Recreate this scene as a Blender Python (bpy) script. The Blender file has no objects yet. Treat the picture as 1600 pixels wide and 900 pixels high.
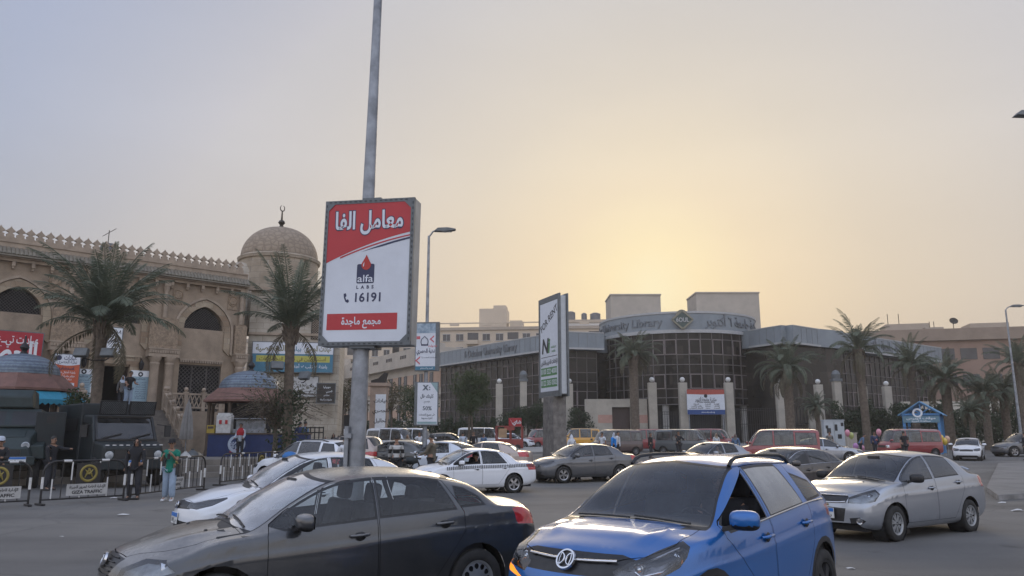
import bpy, bmesh, math, random
import numpy as np
from mathutils import Vector, Matrix, noise
C = bpy.context.scene
COL = C.collection
R = math.radians
PI = math.pi
rnd = random.Random(7)

# ---------------------------------------------------------------- camera, sky, sun, exposure
F, HOR, CAMZ = 1200.0, 681.0, 1.78
PITCH = math.atan((HOR - 450) / F)
cam_d = bpy.data.cameras.new('camera')
cam_d.sensor_width = 36
cam_d.lens = 36 * F / 1600
cam_d.clip_start = 0.1
cam_d.clip_end = 3000
cam = bpy.data.objects.new('camera', cam_d)
COL.objects.link(cam)
cam.location = (0, 0, CAMZ)
cam.rotation_euler = (PI / 2 + PITCH, 0, 0)
C.camera = cam

SUN_AZ, SUN_EL = R(10.6), R(10.0)          # azimuth measured from +Y towards +X
SUN_DIR = Vector((math.sin(SUN_AZ) * math.cos(SUN_EL), math.cos(SUN_AZ) * math.cos(SUN_EL), math.sin(SUN_EL)))
C.view_settings.view_transform = 'Standard'
C.view_settings.look = 'None'
C.view_settings.gamma = 1
C.view_settings.exposure = 0.66
C.view_settings.use_curve_mapping = False
HAZE = 0.0007                                # density of the dusty air built at the end
W = bpy.data.worlds.new('World')
C.world = W
W.use_nodes = True


def build_world():
	nt = W.node_tree
	N, L = nt.nodes, nt.links
	bg = N['Background']
	sky = N.new('ShaderNodeTexSky')
	sky.sky_type = 'NISHITA'
	sky.sun_disc = False
	sky.sun_elevation = SUN_EL
	sky.sun_rotation = SUN_AZ
	sky.air_density = 1.0
	sky.dust_density = 6.0
	sky.ozone_density = 1.5
	tc = N.new('ShaderNodeTexCoord')
	# dusty air: brighter and warmer with the angle to the sun, paler towards the horizon
	dot = N.new('ShaderNodeVectorMath'); dot.operation = 'DOT_PRODUCT'
	L.new(tc.outputs['Generated'], dot.inputs[0])
	gd = Vector((math.sin(SUN_AZ) * math.cos(R(10.2)), math.cos(SUN_AZ) * math.cos(R(10.2)), math.sin(R(10.2))))
	dot.inputs[1].default_value = gd
	ac = N.new('ShaderNodeMath'); ac.operation = 'ARCCOSINE'
	L.new(dot.outputs['Value'], ac.inputs[0])
	mr = N.new('ShaderNodeMapRange')
	mr.inputs['From Min'].default_value = 0
	mr.inputs['From Max'].default_value = R(90)
	L.new(ac.outputs[0], mr.inputs['Value'])
	r1 = N.new('ShaderNodeValToRGB')
	set_ramp(r1, SKY_GLOW)
	L.new(mr.outputs[0], r1.inputs[0])
	sep = N.new('ShaderNodeSeparateXYZ')
	L.new(tc.outputs['Generated'], sep.inputs[0])
	r2 = N.new('ShaderNodeValToRGB')
	set_ramp(r2, SKY_ELEV)
	L.new(sep.outputs['Z'], r2.inputs[0])
	mul = N.new('ShaderNodeMixRGB'); mul.blend_type = 'MULTIPLY'; mul.inputs[0].default_value = 1
	L.new(r1.outputs[0], mul.inputs[1]); L.new(r2.outputs[0], mul.inputs[2])
	# faint uneven dust veils
	nz = N.new('ShaderNodeTexNoise'); nz.inputs['Scale'].default_value = 1.6; nz.inputs['Detail'].default_value = 4
	mp = N.new('ShaderNodeMapping'); mp.inputs['Scale'].default_value = (1, 1, 3.2)
	L.new(tc.outputs['Generated'], mp.inputs[0]); L.new(mp.outputs[0], nz.inputs['Vector'])
	nr = N.new('ShaderNodeMapRange'); nr.inputs['From Min'].default_value = .3; nr.inputs['From Max'].default_value = .7
	nr.inputs['To Min'].default_value = .955; nr.inputs['To Max'].default_value = 1.045
	L.new(nz.outputs[0], nr.inputs['Value'])
	m2 = N.new('ShaderNodeMixRGB'); m2.blend_type = 'MULTIPLY'; m2.inputs[0].default_value = 1
	L.new(mul.outputs[0], m2.inputs[1]); L.new(nr.outputs[0], m2.inputs[2])
	sc = N.new('ShaderNodeMixRGB'); sc.blend_type = 'MULTIPLY'; sc.inputs[0].default_value = 1
	sc.inputs[2].default_value = (SKY_HAZE,) * 3 + (1,)
	L.new(m2.outputs[0], sc.inputs[1])
	# the open sky overhead and behind the viewer is brighter than the veiled part near the horizon ahead
	op = N.new('ShaderNodeMapRange'); op.interpolation_type = 'SMOOTHSTEP'
	op.inputs['From Min'].default_value = R(46); op.inputs['From Max'].default_value = R(105)
	op.inputs['To Min'].default_value = 1; op.inputs['To Max'].default_value = SKY_OPEN
	L.new(ac.outputs[0], op.inputs['Value'])
	s2 = N.new('ShaderNodeMixRGB'); s2.blend_type = 'MULTIPLY'; s2.inputs[0].default_value = 1
	L.new(sc.outputs[0], s2.inputs[1]); L.new(op.outputs[0], s2.inputs[2])
	sc = s2
	add = N.new('ShaderNodeMixRGB'); add.blend_type = 'ADD'; add.inputs[0].default_value = 1
	dim = N.new('ShaderNodeMixRGB'); dim.blend_type = 'MULTIPLY'; dim.inputs[0].default_value = 1; dim.inputs[2].default_value = (SKY_CLEAR,) * 3 + (1,)
	L.new(sky.outputs[0], dim.inputs[1])
	mn = N.new('ShaderNodeMixRGB'); mn.blend_type = 'DARKEN'; mn.inputs[0].default_value = 1; mn.inputs[2].default_value = (1.6, 1.5, 1.3, 1)
	L.new(dim.outputs[0], mn.inputs[1])
	L.new(mn.outputs[0], add.inputs[1]); L.new(sc.outputs[0], add.inputs[2])
	L.new(add.outputs[0], bg.inputs['Color'])
	bg.inputs['Strength'].default_value = SKY_STR


def s2l(c):
	c = c / 255.0
	return c / 12.92 if c <= 0.04045 else ((c + 0.055) / 1.055) ** 2.4


def rgb(r, g, b):
	return (s2l(r), s2l(g), s2l(b), 1)


def set_ramp(n, stops):
	e = n.color_ramp.elements
	while len(e) > 1:
		e.remove(e[-1])
	e[0].position = stops[0][0]; e[0].color = stops[0][1]
	for p, c in stops[1:]:
		k = e.new(p); k.color = c


SKY_STR = 0.06
SKY_OPEN = 3.5
SKY_CLEAR = 0.3                              # the clear sky seen through the dust
SKY_HAZE = 9.8
SKY_GLOW = [(0.0, rgb(255, 248, 212)), (.04, rgb(254, 238, 196)), (.09, rgb(238, 221, 192)), (.17, rgb(216, 205, 190)), (.30, rgb(194, 191, 193)),
			(.5, rgb(170, 178, 200)), (.7, rgb(160, 167, 186)), (1.0, rgb(158, 163, 176))]
SKY_ELEV = [(0.0, rgb(240, 220, 198)), (.16, rgb(249, 239, 224)), (.34, rgb(251, 250, 249)), (.6, rgb(240, 245, 255)), (1, rgb(232, 240, 255))]
build_world()

sun_d = bpy.data.lights.new('sun', 'SUN')
sun_d.energy = 0.9
sun_d.angle = R(32)
sun_d.color = (1.0, .80, .55)
sun = bpy.data.objects.new('sun', sun_d)
COL.objects.link(sun)
sun.rotation_euler = (-SUN_DIR).to_track_quat('-Z', 'Y').to_euler()

# ---------------------------------------------------------------- geometry of the view (used to measure places, in metres)
CP, SP = math.cos(PITCH), math.sin(PITCH)


def gz(Y):                                   # the square rises gently away from the camera
	return 0.013 * (min(max(Y, 30), 90) - 30)


def at(px, py, Y):                           # point at depth Y seen at pixel px, py of the 1600 x 900 photograph
	a, b = (px - 800) / F, -(py - 450) / F
	dy, dz = CP - b * SP, SP + b * CP
	t = Y / dy
	return Vector((a * t, Y, CAMZ + dz * t))


def gnd(px, py):                             # ground point at a pixel
	Y = 20.0
	for _ in range(60):
		p = at(px, py, 1.0)
		s = (CAMZ - p.z)
		Y = 0.5 * Y + 0.5 * (CAMZ - gz(Y)) / max(s, 1e-4)
		Y = min(Y, 400)
	p = at(px, py, Y)
	p.z = gz(Y)
	return p


def proj(p):
	v = Vector(p) - Vector((0, 0, CAMZ))
	d = v.y * CP + v.z * SP
	u = -v.y * SP + v.z * CP
	return 800 + F * v.x / d, 450 - F * u / d


# ---------------------------------------------------------------- object helpers
def link(o):
	COL.objects.link(o)
	return o


def tag(o, label=None, cat=None, group=None, kind=None):
	if label: o['label'] = label
	if cat: o['category'] = cat
	if group: o['group'] = group
	if kind: o['kind'] = kind
	return o


def thing(name, label, cat, loc=(0, 0, 0), rz=0.0, group=None):
	o = link(bpy.data.objects.new(name, None))
	o.empty_display_size = .2
	o.location = loc
	o.rotation_euler = (0, 0, rz)
	return tag(o, label, cat, group, 'thing')


def copy_tree(o, parent=None):
	c = link(o.copy())
	if parent: c.parent = parent
	for ch in list(o.children):
		copy_tree(ch, c)
	return c


def pchip(pts, x):
	xs = np.array([p[0] for p in pts], float); ys = np.array([p[1] for p in pts], float)
	h = np.diff(xs); d = np.diff(ys) / h
	m = np.zeros(len(xs))
	m[0], m[-1] = d[0], d[-1]
	for i in range(1, len(xs) - 1):
		if d[i - 1] * d[i] > 0:
			w1, w2 = 2 * h[i] + h[i - 1], h[i] + 2 * h[i - 1]
			m[i] = (w1 + w2) / (w1 / d[i - 1] + w2 / d[i])
	x = min(max(x, xs[0]), xs[-1])
	i = min(max(int(np.searchsorted(xs, x)) - 1, 0), len(h) - 1)
	t = (x - xs[i]) / h[i]
	return float((2 * t**3 - 3 * t**2 + 1) * ys[i] + (t**3 - 2 * t**2 + t) * h[i] * m[i] + (-2 * t**3 + 3 * t**2) * ys[i + 1] + (t**3 - t**2) * h[i] * m[i + 1])


def sstep(t):
	t = min(max(t, 0), 1)
	return t * t * (3 - 2 * t)


def inset_poly(p, d):
	"""move the edges of a convex 2-D polygon inwards by d"""
	n = len(p)
	cx = sum(q[0] for q in p) / n; cy = sum(q[1] for q in p) / n
	ls = []
	for i in range(n):
		a, b = p[i], p[(i + 1) % n]
		ex, ey = b[0] - a[0], b[1] - a[1]
		l = math.hypot(ex, ey) or 1e-9
		nx, ny = -ey / l, ex / l
		if nx * (cx - a[0]) + ny * (cy - a[1]) < 0: nx, ny = -nx, -ny
		ls.append((nx, ny, nx * a[0] + ny * a[1] + d))
	out = []
	for i in range(n):
		a, b = ls[i - 1], ls[i]
		det = a[0] * b[1] - a[1] * b[0]
		if abs(det) < 1e-4:
			out.append((p[i][0] + b[0] * d, p[i][1] + b[1] * d))
		else:
			out.append(((a[2] * b[1] - a[1] * b[2]) / det, (a[0] * b[2] - a[2] * b[0]) / det))
	return out


class MB:
	"""collects shapes and links them as ONE mesh object"""

	def __init__(s):
		s.bm = bmesh.new()
		s.mi = 0

	def _new(s, fs):
		for f in fs:
			f.material_index = s.mi
		return fs

	def poly(s, pts):
		return s._new([s.bm.faces.new([s.bm.verts.new(p) for p in pts])])[0]

	def box(s, c, d, rz=0, M=None):
		hx, hy, hz = d[0] / 2, d[1] / 2, d[2] / 2
		m = Matrix.Translation(c) @ Matrix.Rotation(rz, 4, 'Z')
		if M is not None: m = m @ M
		v = [s.bm.verts.new(m @ Vector((x * hx, y * hy, z * hz))) for x in (-1, 1) for y in (-1, 1) for z in (-1, 1)]
		for q in ((0, 1, 3, 2), (4, 6, 7, 5), (0, 4, 5, 1), (2, 3, 7, 6), (0, 2, 6, 4), (1, 5, 7, 3)):
			s._new([s.bm.faces.new([v[i] for i in q])])
		return s

	def bar(s, a, b, w, d=None):
		a, b = Vector(a), Vector(b)
		d = d or w
		q = (b - a).to_track_quat('Z', 'Y').to_matrix().to_4x4()
		s.box((a + b) / 2, (w, d, (b - a).length), 0, q)
		return s

	def tube(s, pts, r, n=10, cap=True):
		pts = [Vector(p) for p in pts]
		rs = r if isinstance(r, (list, tuple)) else [r] * len(pts)
		rings = []
		up = Vector((0, 0, 1))
		d0 = (pts[1] - pts[0]).normalized()
		x = d0.cross(up)
		if x.length < 1e-3: x = d0.cross(Vector((0, 1, 0)))
		x.normalize()
		for i, p in enumerate(pts):
			a = pts[max(i - 1, 0)]; b = pts[min(i + 1, len(pts) - 1)]
			d = (b - a).normalized()
			x = (x - d * x.dot(d))
			if x.length < 1e-6: x = d.orthogonal()
			x.normalize()
			y = d.cross(x)
			rings.append([s.bm.verts.new(p + (x * math.cos(2 * PI * k / n) + y * math.sin(2 * PI * k / n)) * rs[i]) for k in range(n)])
		for i in range(len(rings) - 1):
			for k in range(n):
				s._new([s.bm.faces.new((rings[i][k], rings[i][(k + 1) % n], rings[i + 1][(k + 1) % n], rings[i + 1][k]))])
		if cap:
			s._new([s.bm.faces.new(rings[0][::-1]), s.bm.faces.new(rings[-1])])
		return s

	def lathe(s, prof, n=24, M=None, a0=0.0, a1=2 * PI):
		"""prof: (r, z) pairs turned about Z"""
		M = M or Matrix()
		full = abs(a1 - a0 - 2 * PI) < 1e-6
		m = n if full else n + 1
		rings = []
		for r, z in prof:
			if r < 1e-6:
				rings.append([s.bm.verts.new(M @ Vector((0, 0, z)))])
			else:
				rings.append([s.bm.verts.new(M @ Vector((r * math.cos(a0 + (a1 - a0) * k / n), r * math.sin(a0 + (a1 - a0) * k / n), z))) for k in range(m)])
		for i in range(len(rings) - 1):
			A, B = rings[i], rings[i + 1]
			for k in range(n):
				k2 = (k + 1) % m
				if len(A) == 1 and len(B) == 1: continue
				if len(A) == 1: vs = (A[0], B[k2], B[k])
				elif len(B) == 1: vs = (A[k], A[k2], B[0])
				else: vs = (A[k], A[k2], B[k2], B[k])
				s._new([s.bm.faces.new(vs)])
		return s

	def prism(s, pts, depth, M=None):
		"""2-D outline pts (x, z) extruded along +Y by depth"""
		M = M or Matrix()
		a = [s.bm.verts.new(M @ Vector((x, 0, z))) for x, z in pts]
		b = [s.bm.verts.new(M @ Vector((x, depth, z))) for x, z in pts]
		n = len(pts)
		s._new([s.bm.faces.new(a), s.bm.faces.new(b[::-1])])
		for i in range(n):
			s._new([s.bm.faces.new((a[i], b[i], b[(i + 1) % n], a[(i + 1) % n]))])
		return s

	def grid(s, fn, nu, nv):
		vs = [[s.bm.verts.new(fn(i / nu, j / nv)) for j in range(nv + 1)] for i in range(nu + 1)]
		for i in range(nu):
			for j in range(nv):
				s._new([s.bm.faces.new((vs[i][j], vs[i + 1][j], vs[i + 1][j + 1], vs[i][j + 1]))])
		return s

	def text(s, body, size, M, bold=0.0, align='CENTER', ext=0.0, width=None, shear=0.0):
		cu = bpy.data.curves.new('t', 'FONT')
		cu.body = body; cu.size = size; cu.align_x = align; cu.align_y = 'CENTER'
		cu.offset = bold; cu.extrude = ext; cu.shear = shear; cu.resolution_u = 3
		o = bpy.data.objects.new('t', cu)
		COL.objects.link(o)
		dg = bpy.context.evaluated_depsgraph_get()
		me = bpy.data.meshes.new_from_object(o.evaluated_get(dg))
		bpy.data.objects.remove(o); bpy.data.curves.remove(cu)
		n0 = len(s.bm.verts); f0 = len(s.bm.faces)
		s.bm.from_mesh(me)
		bpy.data.meshes.remove(me)
		s.bm.verts.ensure_lookup_table(); s.bm.faces.ensure_lookup_table()
		vs = s.bm.verts[n0:]
		if width and vs:
			w = max(v.co.x for v in vs) - min(v.co.x for v in vs)
			k = width / max(w, 1e-6)
			for v in vs: v.co.x *= k
		for v in vs: v.co = M @ v.co
		for f in s.bm.faces[f0:]: f.material_index = s.mi
		return s

	def obj(s, name, mats, parent=None, smooth=None, bevel=0, recalc=True):
		bm = s.bm
		if recalc: bmesh.ops.recalc_face_normals(bm, faces=bm.faces)
		if bevel:
			es = [e for e in bm.edges if len(e.link_faces) == 2 and e.calc_face_angle(0) > R(40)]
			bmesh.ops.bevel(bm, geom=es, offset=bevel, segments=2, affect='EDGES', profile=.5, clamp_overlap=True)
		me = bpy.data.meshes.new(name)
		bm.to_mesh(me); bm.free()
		for m in (mats if isinstance(mats, (list, tuple)) else [mats]):
			me.materials.append(m)
		if smooth is not None:
			me.polygons.foreach_set('use_smooth', [True] * len(me.polygons))
			me.set_sharp_from_angle(angle=R(smooth))
		o = link(bpy.data.objects.new(name, me))
		if parent: o.parent = parent
		return o


_AR = 'ء1FE80 آ2FE81 أ2FE83 ؤ2FE85 إ2FE87 ئ4FE89 ا2FE8D ب4FE8F ة2FE93 ت4FE95 ث4FE99 ج4FE9D ح4FEA1 خ4FEA5 د2FEA9 ذ2FEAB ر2FEAD ز2FEAF س4FEB1 ش4FEB5 ص4FEB9 ض4FEBD ط4FEC1 ظ4FEC5 ع4FEC9 غ4FECD ف4FED1 ق4FED5 ك4FED9 ل4FEDD م4FEE1 ن4FEE5 ه4FEE9 و2FEED ى2FEEF ي4FEF1'
AR = {w[0]: (int(w[1]), int(w[2:], 16)) for w in _AR.split(' ')}


def ar(s):                                   # joined, right-to-left Arabic lettering
	out = []; prev = False; i = 0
	while i < len(s):
		c = s[i]
		if c not in AR:
			out.append(c); prev = False; i += 1; continue
		if c == 'ل' and i + 1 < len(s) and s[i + 1] == 'ا':
			out.append(chr(0xFEFB + (1 if prev else 0))); prev = False; i += 2; continue
		n, b = AR[c]
		nx = i + 1 < len(s) and s[i + 1] in AR and s[i + 1] != 'ء' and n == 4
		f = {(0, 0): 0, (1, 0): 1, (0, 1): 2, (1, 1): 3}[(int(prev), int(nx))] if n == 4 else (int(prev) if n == 2 else 0)
		out.append(chr(b + f)); prev = nx; i += 1
	return ''.join(reversed(out))


# ---------------------------------------------------------------- materials
MATS = {}


def mat(name, col, rough=.6, metal=0.0, coat=0.0, spec=.5, var=0.0, vscale=3.0, bump=0.0, bscale=40.0, col2=None, dirt=None, emit=None, trans=0.0):
	"""principled surface with procedural colour variation, dirt and bump"""
	if name in MATS: return MATS[name]
	m = bpy.data.materials.new(name)
	m.use_nodes = True
	nt = m.node_tree; N, L = nt.nodes, nt.links
	b = N['Principled BSDF']
	col = tuple(col[:3]) + (1,)
	b.inputs['Base Color'].default_value = col
	b.inputs['Roughness'].default_value = rough
	b.inputs['Metallic'].default_value = metal
	b.inputs['Specular IOR Level'].default_value = spec
	if coat:
		b.inputs['Coat Weight'].default_value = coat
		b.inputs['Coat Roughness'].default_value = .06
	tc = N.new('ShaderNodeTexCoord')
	if var or col2:
		nz = N.new('ShaderNodeTexNoise')
		nz.inputs['Scale'].default_value = vscale; nz.inputs['Detail'].default_value = 6; nz.inputs['Roughness'].default_value = .62
		L.new(tc.outputs['Object'], nz.inputs['Vector'])
		rp = N.new('ShaderNodeValToRGB')
		c2 = tuple(col2[:3]) + (1,) if col2 else tuple(min(1, c * (1 + var)) for c in col[:3]) + (1,)
		c1 = col if col2 else tuple(c * (1 - var) for c in col[:3]) + (1,)
		set_ramp(rp, [(.32, c1), (.68, c2)])
		L.new(nz.outputs[0], rp.inputs[0])
		L.new(rp.outputs[0], b.inputs['Base Color'])
	if bump:
		n2 = N.new('ShaderNodeTexNoise')
		n2.inputs['Scale'].default_value = bscale; n2.inputs['Detail'].default_value = 4
		L.new(tc.outputs['Object'], n2.inputs['Vector'])
		bp = N.new('ShaderNodeBump')
		bp.inputs['Strength'].default_value = bump; bp.inputs['Distance'].default_value = .02
		L.new(n2.outputs[0], bp.inputs['Height'])
		L.new(bp.outputs[0], b.inputs['Normal'])
	if emit:
		b.inputs['Emission Color'].default_value = emit[0]
		b.inputs['Emission Strength'].default_value = emit[1]
	MATS[name] = m
	return m


def paint(name, col, metal=.35, rough=.32, dust=.18, flat=2.0):
	"""car paint: clear coat over pigment, with road dust lying on it in uneven patches"""
	if name in MATS: return MATS[name]
	m = bpy.data.materials.new(name)
	m.use_nodes = True
	nt = m.node_tree; N, L = nt.nodes, nt.links
	b = N['Principled BSDF']
	tc = N.new('ShaderNodeTexCoord')
	nz = N.new('ShaderNodeTexNoise'); nz.inputs['Scale'].default_value = 2.4; nz.inputs['Detail'].default_value = 8; nz.inputs['Roughness'].default_value = .7
	L.new(tc.outputs['Object'], nz.inputs['Vector'])
	mr = N.new('ShaderNodeMapRange'); mr.inputs['From Min'].default_value = .3; mr.inputs['From Max'].default_value = .75
	mr.inputs['To Min'].default_value = dust * .35; mr.inputs['To Max'].default_value = dust * 1.3
	L.new(nz.outputs[0], mr.inputs['Value'])
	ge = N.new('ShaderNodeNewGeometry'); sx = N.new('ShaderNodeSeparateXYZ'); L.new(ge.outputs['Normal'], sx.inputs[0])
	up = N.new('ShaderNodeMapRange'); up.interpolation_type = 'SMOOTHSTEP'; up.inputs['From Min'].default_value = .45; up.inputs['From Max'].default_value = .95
	up.inputs['To Min'].default_value = .4; up.inputs['To Max'].default_value = flat; L.new(sx.outputs['Z'], up.inputs['Value'])  # upward faces get more dust, which also paints in reflected sky
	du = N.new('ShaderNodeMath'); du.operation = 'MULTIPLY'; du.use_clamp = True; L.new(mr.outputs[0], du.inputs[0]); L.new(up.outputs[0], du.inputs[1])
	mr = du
	mx = N.new('ShaderNodeMixRGB')
	mx.inputs[1].default_value = tuple(col[:3]) + (1,); mx.inputs[2].default_value = (.32, .295, .26, 1)
	L.new(mr.outputs[0], mx.inputs[0])
	L.new(mx.outputs[0], b.inputs['Base Color'])
	b.inputs['Metallic'].default_value = metal
	b.inputs['Roughness'].default_value = rough
	b.inputs['Coat Weight'].default_value = .9
	r2 = N.new('ShaderNodeMath'); r2.operation = 'MULTIPLY_ADD'; r2.inputs[1].default_value = .3; r2.inputs[2].default_value = .02
	L.new(mr.outputs[0], r2.inputs[0])
	L.new(r2.outputs[0], b.inputs['Coat Roughness'])
	MATS[name] = m
	return m


def glass(name, tint, rough=.02, ior=1.45, dust=.04, refl=1.7, dcol=(.42, .41, .40)):
	"""thin window glass: tinted see-through pane with a mirror-like reflection and a film of dust, on some panes painted sky sheen"""
	if name in MATS: return MATS[name]
	m = bpy.data.materials.new(name)
	m.use_nodes = True
	nt = m.node_tree; N, L = nt.nodes, nt.links
	N.remove(N['Principled BSDF'])
	out = N['Material Output']
	tr = N.new('ShaderNodeBsdfTransparent'); tr.inputs[0].default_value = tuple(tint) + (1,)
	gl = N.new('ShaderNodeBsdfGlossy'); gl.inputs['Roughness'].default_value = rough; gl.inputs['Color'].default_value = (1, 1, 1, 1)
	fr = N.new('ShaderNodeFresnel'); fr.inputs['IOR'].default_value = ior
	mx = N.new('ShaderNodeMixShader')
	k = N.new('ShaderNodeMath'); k.operation = 'MULTIPLY'; k.inputs[1].default_value = refl; k.use_clamp = True
	L.new(fr.outputs[0], k.inputs[0])
	L.new(k.outputs[0], mx.inputs[0]); L.new(tr.outputs[0], mx.inputs[1]); L.new(gl.outputs[0], mx.inputs[2])
	df = N.new('ShaderNodeBsdfDiffuse'); df.inputs[0].default_value = tuple(dcol) + (1,)
	m2 = N.new('ShaderNodeMixShader')
	tc = N.new('ShaderNodeTexCoord')
	nz = N.new('ShaderNodeTexNoise'); nz.inputs['Scale'].default_value = 3; nz.inputs['Detail'].default_value = 6
	L.new(tc.outputs['Object'], nz.inputs['Vector'])
	mr = N.new('ShaderNodeMapRange'); mr.inputs['From Min'].default_value = .35; mr.inputs['From Max'].default_value = .7
	mr.inputs['To Min'].default_value = dust * .3; mr.inputs['To Max'].default_value = dust * 1.6
	L.new(nz.outputs[0], mr.inputs['Value'])
	L.new(mr.outputs[0], m2.inputs[0]); L.new(mx.outputs[0], m2.inputs[1]); L.new(df.outputs[0], m2.inputs[2])
	L.new(m2.outputs[0], out.inputs['Surface'])
	MATS[name] = m
	return m


M_black = mat('black_trim', (.012, .012, .013), .45, var=.3)
M_rubber = mat('tyre_rubber', (.02, .019, .018), .85, var=.4, vscale=9)
M_dark = mat('dark_cabin', (.02, .02, .022), .8, var=.2)
M_seat = mat('seat_cloth', (.045, .045, .05), .9, var=.25, vscale=12)
M_chrome = mat('chrome', (.62, .62, .63), .18, 1.0, var=.08)
M_alloy = mat('alloy', (.38, .38, .39), .32, .9, var=.18, vscale=6)
M_cover = mat('wheel_cover_grey', (.30, .31, .32), .4, .6, var=.15, vscale=8)
M_glass = glass('clear_glass', (.74, .78, .78), dust=.018, refl=1.25)
M_tint = glass('tinted_glass', (.16, .17, .18), dust=.05)
M_screen = glass('windscreen_glass', (.62, .67, .70), dust=.035, refl=1.7, dcol=(.34, .38, .43))
M_sky_sheen = glass('sky_sheen_side_glass', (.3, .32, .33), rough=.06, dust=.42, refl=3.0, dcol=(.44, .43, .40))  # pale film painted in for bright sky reflected in the pane
M_dusty_sheen = glass('dusty_sky_sheen_windscreen', (.5, .53, .54), rough=.05, dust=.38, refl=3.2, dcol=(.50, .50, .51))  # dust film, whitened further to stand in for reflected sky
M_lens = glass('lamp_lens', (.86, .88, .9), dust=.05)
M_red = mat('red_lamp', (.42, .012, .015), .12, 0, coat=1, var=.3, vscale=14)
M_amber = mat('amber_lamp', (.8, .25, .02), .2, 0, coat=1, var=.2, vscale=14)
M_amber_lit = mat('amber_lamp_lit', (.7, .22, .02), .3, emit=((1, .30, .02, 1), .75))
M_reflector = mat('reflector', (.55, .56, .58), .16, 1.0, var=.2, vscale=10)
M_plate = mat('plate_white', (.62, .62, .60), .5, var=.06)
M_plate_blue = mat('plate_blue', (.02, .14, .45), .5, var=.06)
M_ink = mat('black_ink', (.015, .015, .018), .6, var=.2)
# ---------------------------------------------------------------- ground
def asphalt():
	m = bpy.data.materials.new('asphalt'); m.use_nodes = True
	nt = m.node_tree; N, L = nt.nodes, nt.links
	b = N['Principled BSDF']; tc = N.new('ShaderNodeTexCoord')
	def nz(s, d, r=.6):
		n = N.new('ShaderNodeTexNoise'); n.inputs['Scale'].default_value = s; n.inputs['Detail'].default_value = d; n.inputs['Roughness'].default_value = r
		L.new(tc.outputs['Object'], n.inputs['Vector']); return n
	a = nz(.16, 7, .65); r1 = N.new('ShaderNodeValToRGB'); set_ramp(r1, [(.3, (.105, .101, .094, 1)), (.5, (.135, .129, .120, 1)), (.72, (.180, .170, .155, 1))])
	L.new(a.outputs[0], r1.inputs[0])
	f = nz(55, 3, .8); r2 = N.new('ShaderNodeValToRGB'); set_ramp(r2, [(.3, (.62, .62, .62, 1)), (.7, (1.35, 1.35, 1.34, 1))])
	L.new(f.outputs[0], r2.inputs[0])
	mx = N.new('ShaderNodeMixRGB'); mx.blend_type = 'MULTIPLY'; mx.inputs[0].default_value = 1
	L.new(r1.outputs[0], mx.inputs[1]); L.new(r2.outputs[0], mx.inputs[2])
	# tyre-worn lanes and oil spots
	o = nz(.9, 5, .7); r3 = N.new('ShaderNodeValToRGB'); set_ramp(r3, [(.30, (.55, .54, .53, 1)), (.40, (1, 1, 1, 1))])
	L.new(o.outputs[0], r3.inputs[0])
	m2 = N.new('ShaderNodeMixRGB'); m2.blend_type = 'MULTIPLY'; m2.inputs[0].default_value = .75
	L.new(mx.outputs[0], m2.inputs[1]); L.new(r3.outputs[0], m2.inputs[2])
	st = N.new('ShaderNodeMapping'); st.inputs['Scale'].default_value = (.035, .42, 1); st.inputs['Rotation'].default_value = (0, 0, .35); L.new(tc.outputs['Object'], st.inputs[0])
	ln = N.new('ShaderNodeTexNoise'); ln.inputs['Scale'].default_value = 1; ln.inputs['Detail'].default_value = 5; L.new(st.outputs[0], ln.inputs['Vector'])
	r5 = N.new('ShaderNodeValToRGB'); set_ramp(r5, [(.36, (.74, .74, .75, 1)), (.52, (1, 1, 1, 1)), (.7, (1.12, 1.11, 1.08, 1))]); L.new(ln.outputs[0], r5.inputs[0])
	m4 = N.new('ShaderNodeMixRGB'); m4.blend_type = 'MULTIPLY'; m4.inputs[0].default_value = .9; L.new(m2.outputs[0], m4.inputs[1]); L.new(r5.outputs[0], m4.inputs[2])
	m2 = m4
	# cracks
	v = N.new('ShaderNodeTexVoronoi'); v.feature = 'DISTANCE_TO_EDGE'; v.inputs['Scale'].default_value = .22
	w = nz(1.2, 5); mm = N.new('ShaderNodeMixRGB'); mm.inputs[0].default_value = .3
	L.new(tc.outputs['Object'], mm.inputs[1]); L.new(w.outputs['Color'], mm.inputs[2]); L.new(mm.outputs[0], v.inputs['Vector'])
	r4 = N.new('ShaderNodeValToRGB'); set_ramp(r4, [(0, (.35, .35, .35, 1)), (.008, (1, 1, 1, 1))])
	L.new(v.outputs['Distance'], r4.inputs[0])
	m3 = N.new('ShaderNodeMixRGB'); m3.blend_type = 'MULTIPLY'; m3.inputs[0].default_value = .32
	L.new(m2.outputs[0], m3.inputs[1]); L.new(r4.outputs[0], m3.inputs[2])
	L.new(m3.outputs[0], b.inputs['Base Color'])
	b.inputs['Roughness'].default_value = .8; b.inputs['Specular IOR Level'].default_value = .3
	bp = N.new('ShaderNodeBump'); bp.inputs['Strength'].default_value = .35; bp.inputs['Distance'].default_value = .012
	L.new(f.outputs[0], bp.inputs['Height']); L.new(bp.outputs[0], b.inputs['Normal'])
	return m


M_asph = asphalt()
b = MB()
ys = [-60, 0, 10, 20, 30, 40, 50, 60, 70, 80, 90, 140, 300, 800, 2000]
for i in range(len(ys) - 1):
	for x0, x1 in ((-1500, -200), (-200, 200), (200, 1500)):
		b.poly([(x0, ys[i], gz(ys[i])), (x1, ys[i], gz(ys[i])), (x1, ys[i + 1], gz(ys[i + 1])), (x0, ys[i + 1], gz(ys[i + 1]))])
tag(b.obj('road', M_asph), 'worn grey asphalt of the wide traffic square', kind='structure')

M_conc = mat('concrete', (.30, .285, .26), .85, var=.22, vscale=1.2, bump=.2)
M_kerb = mat('kerb_stone', (.22, .21, .20), .85, var=.35, vscale=2.2, bump=.3)


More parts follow.
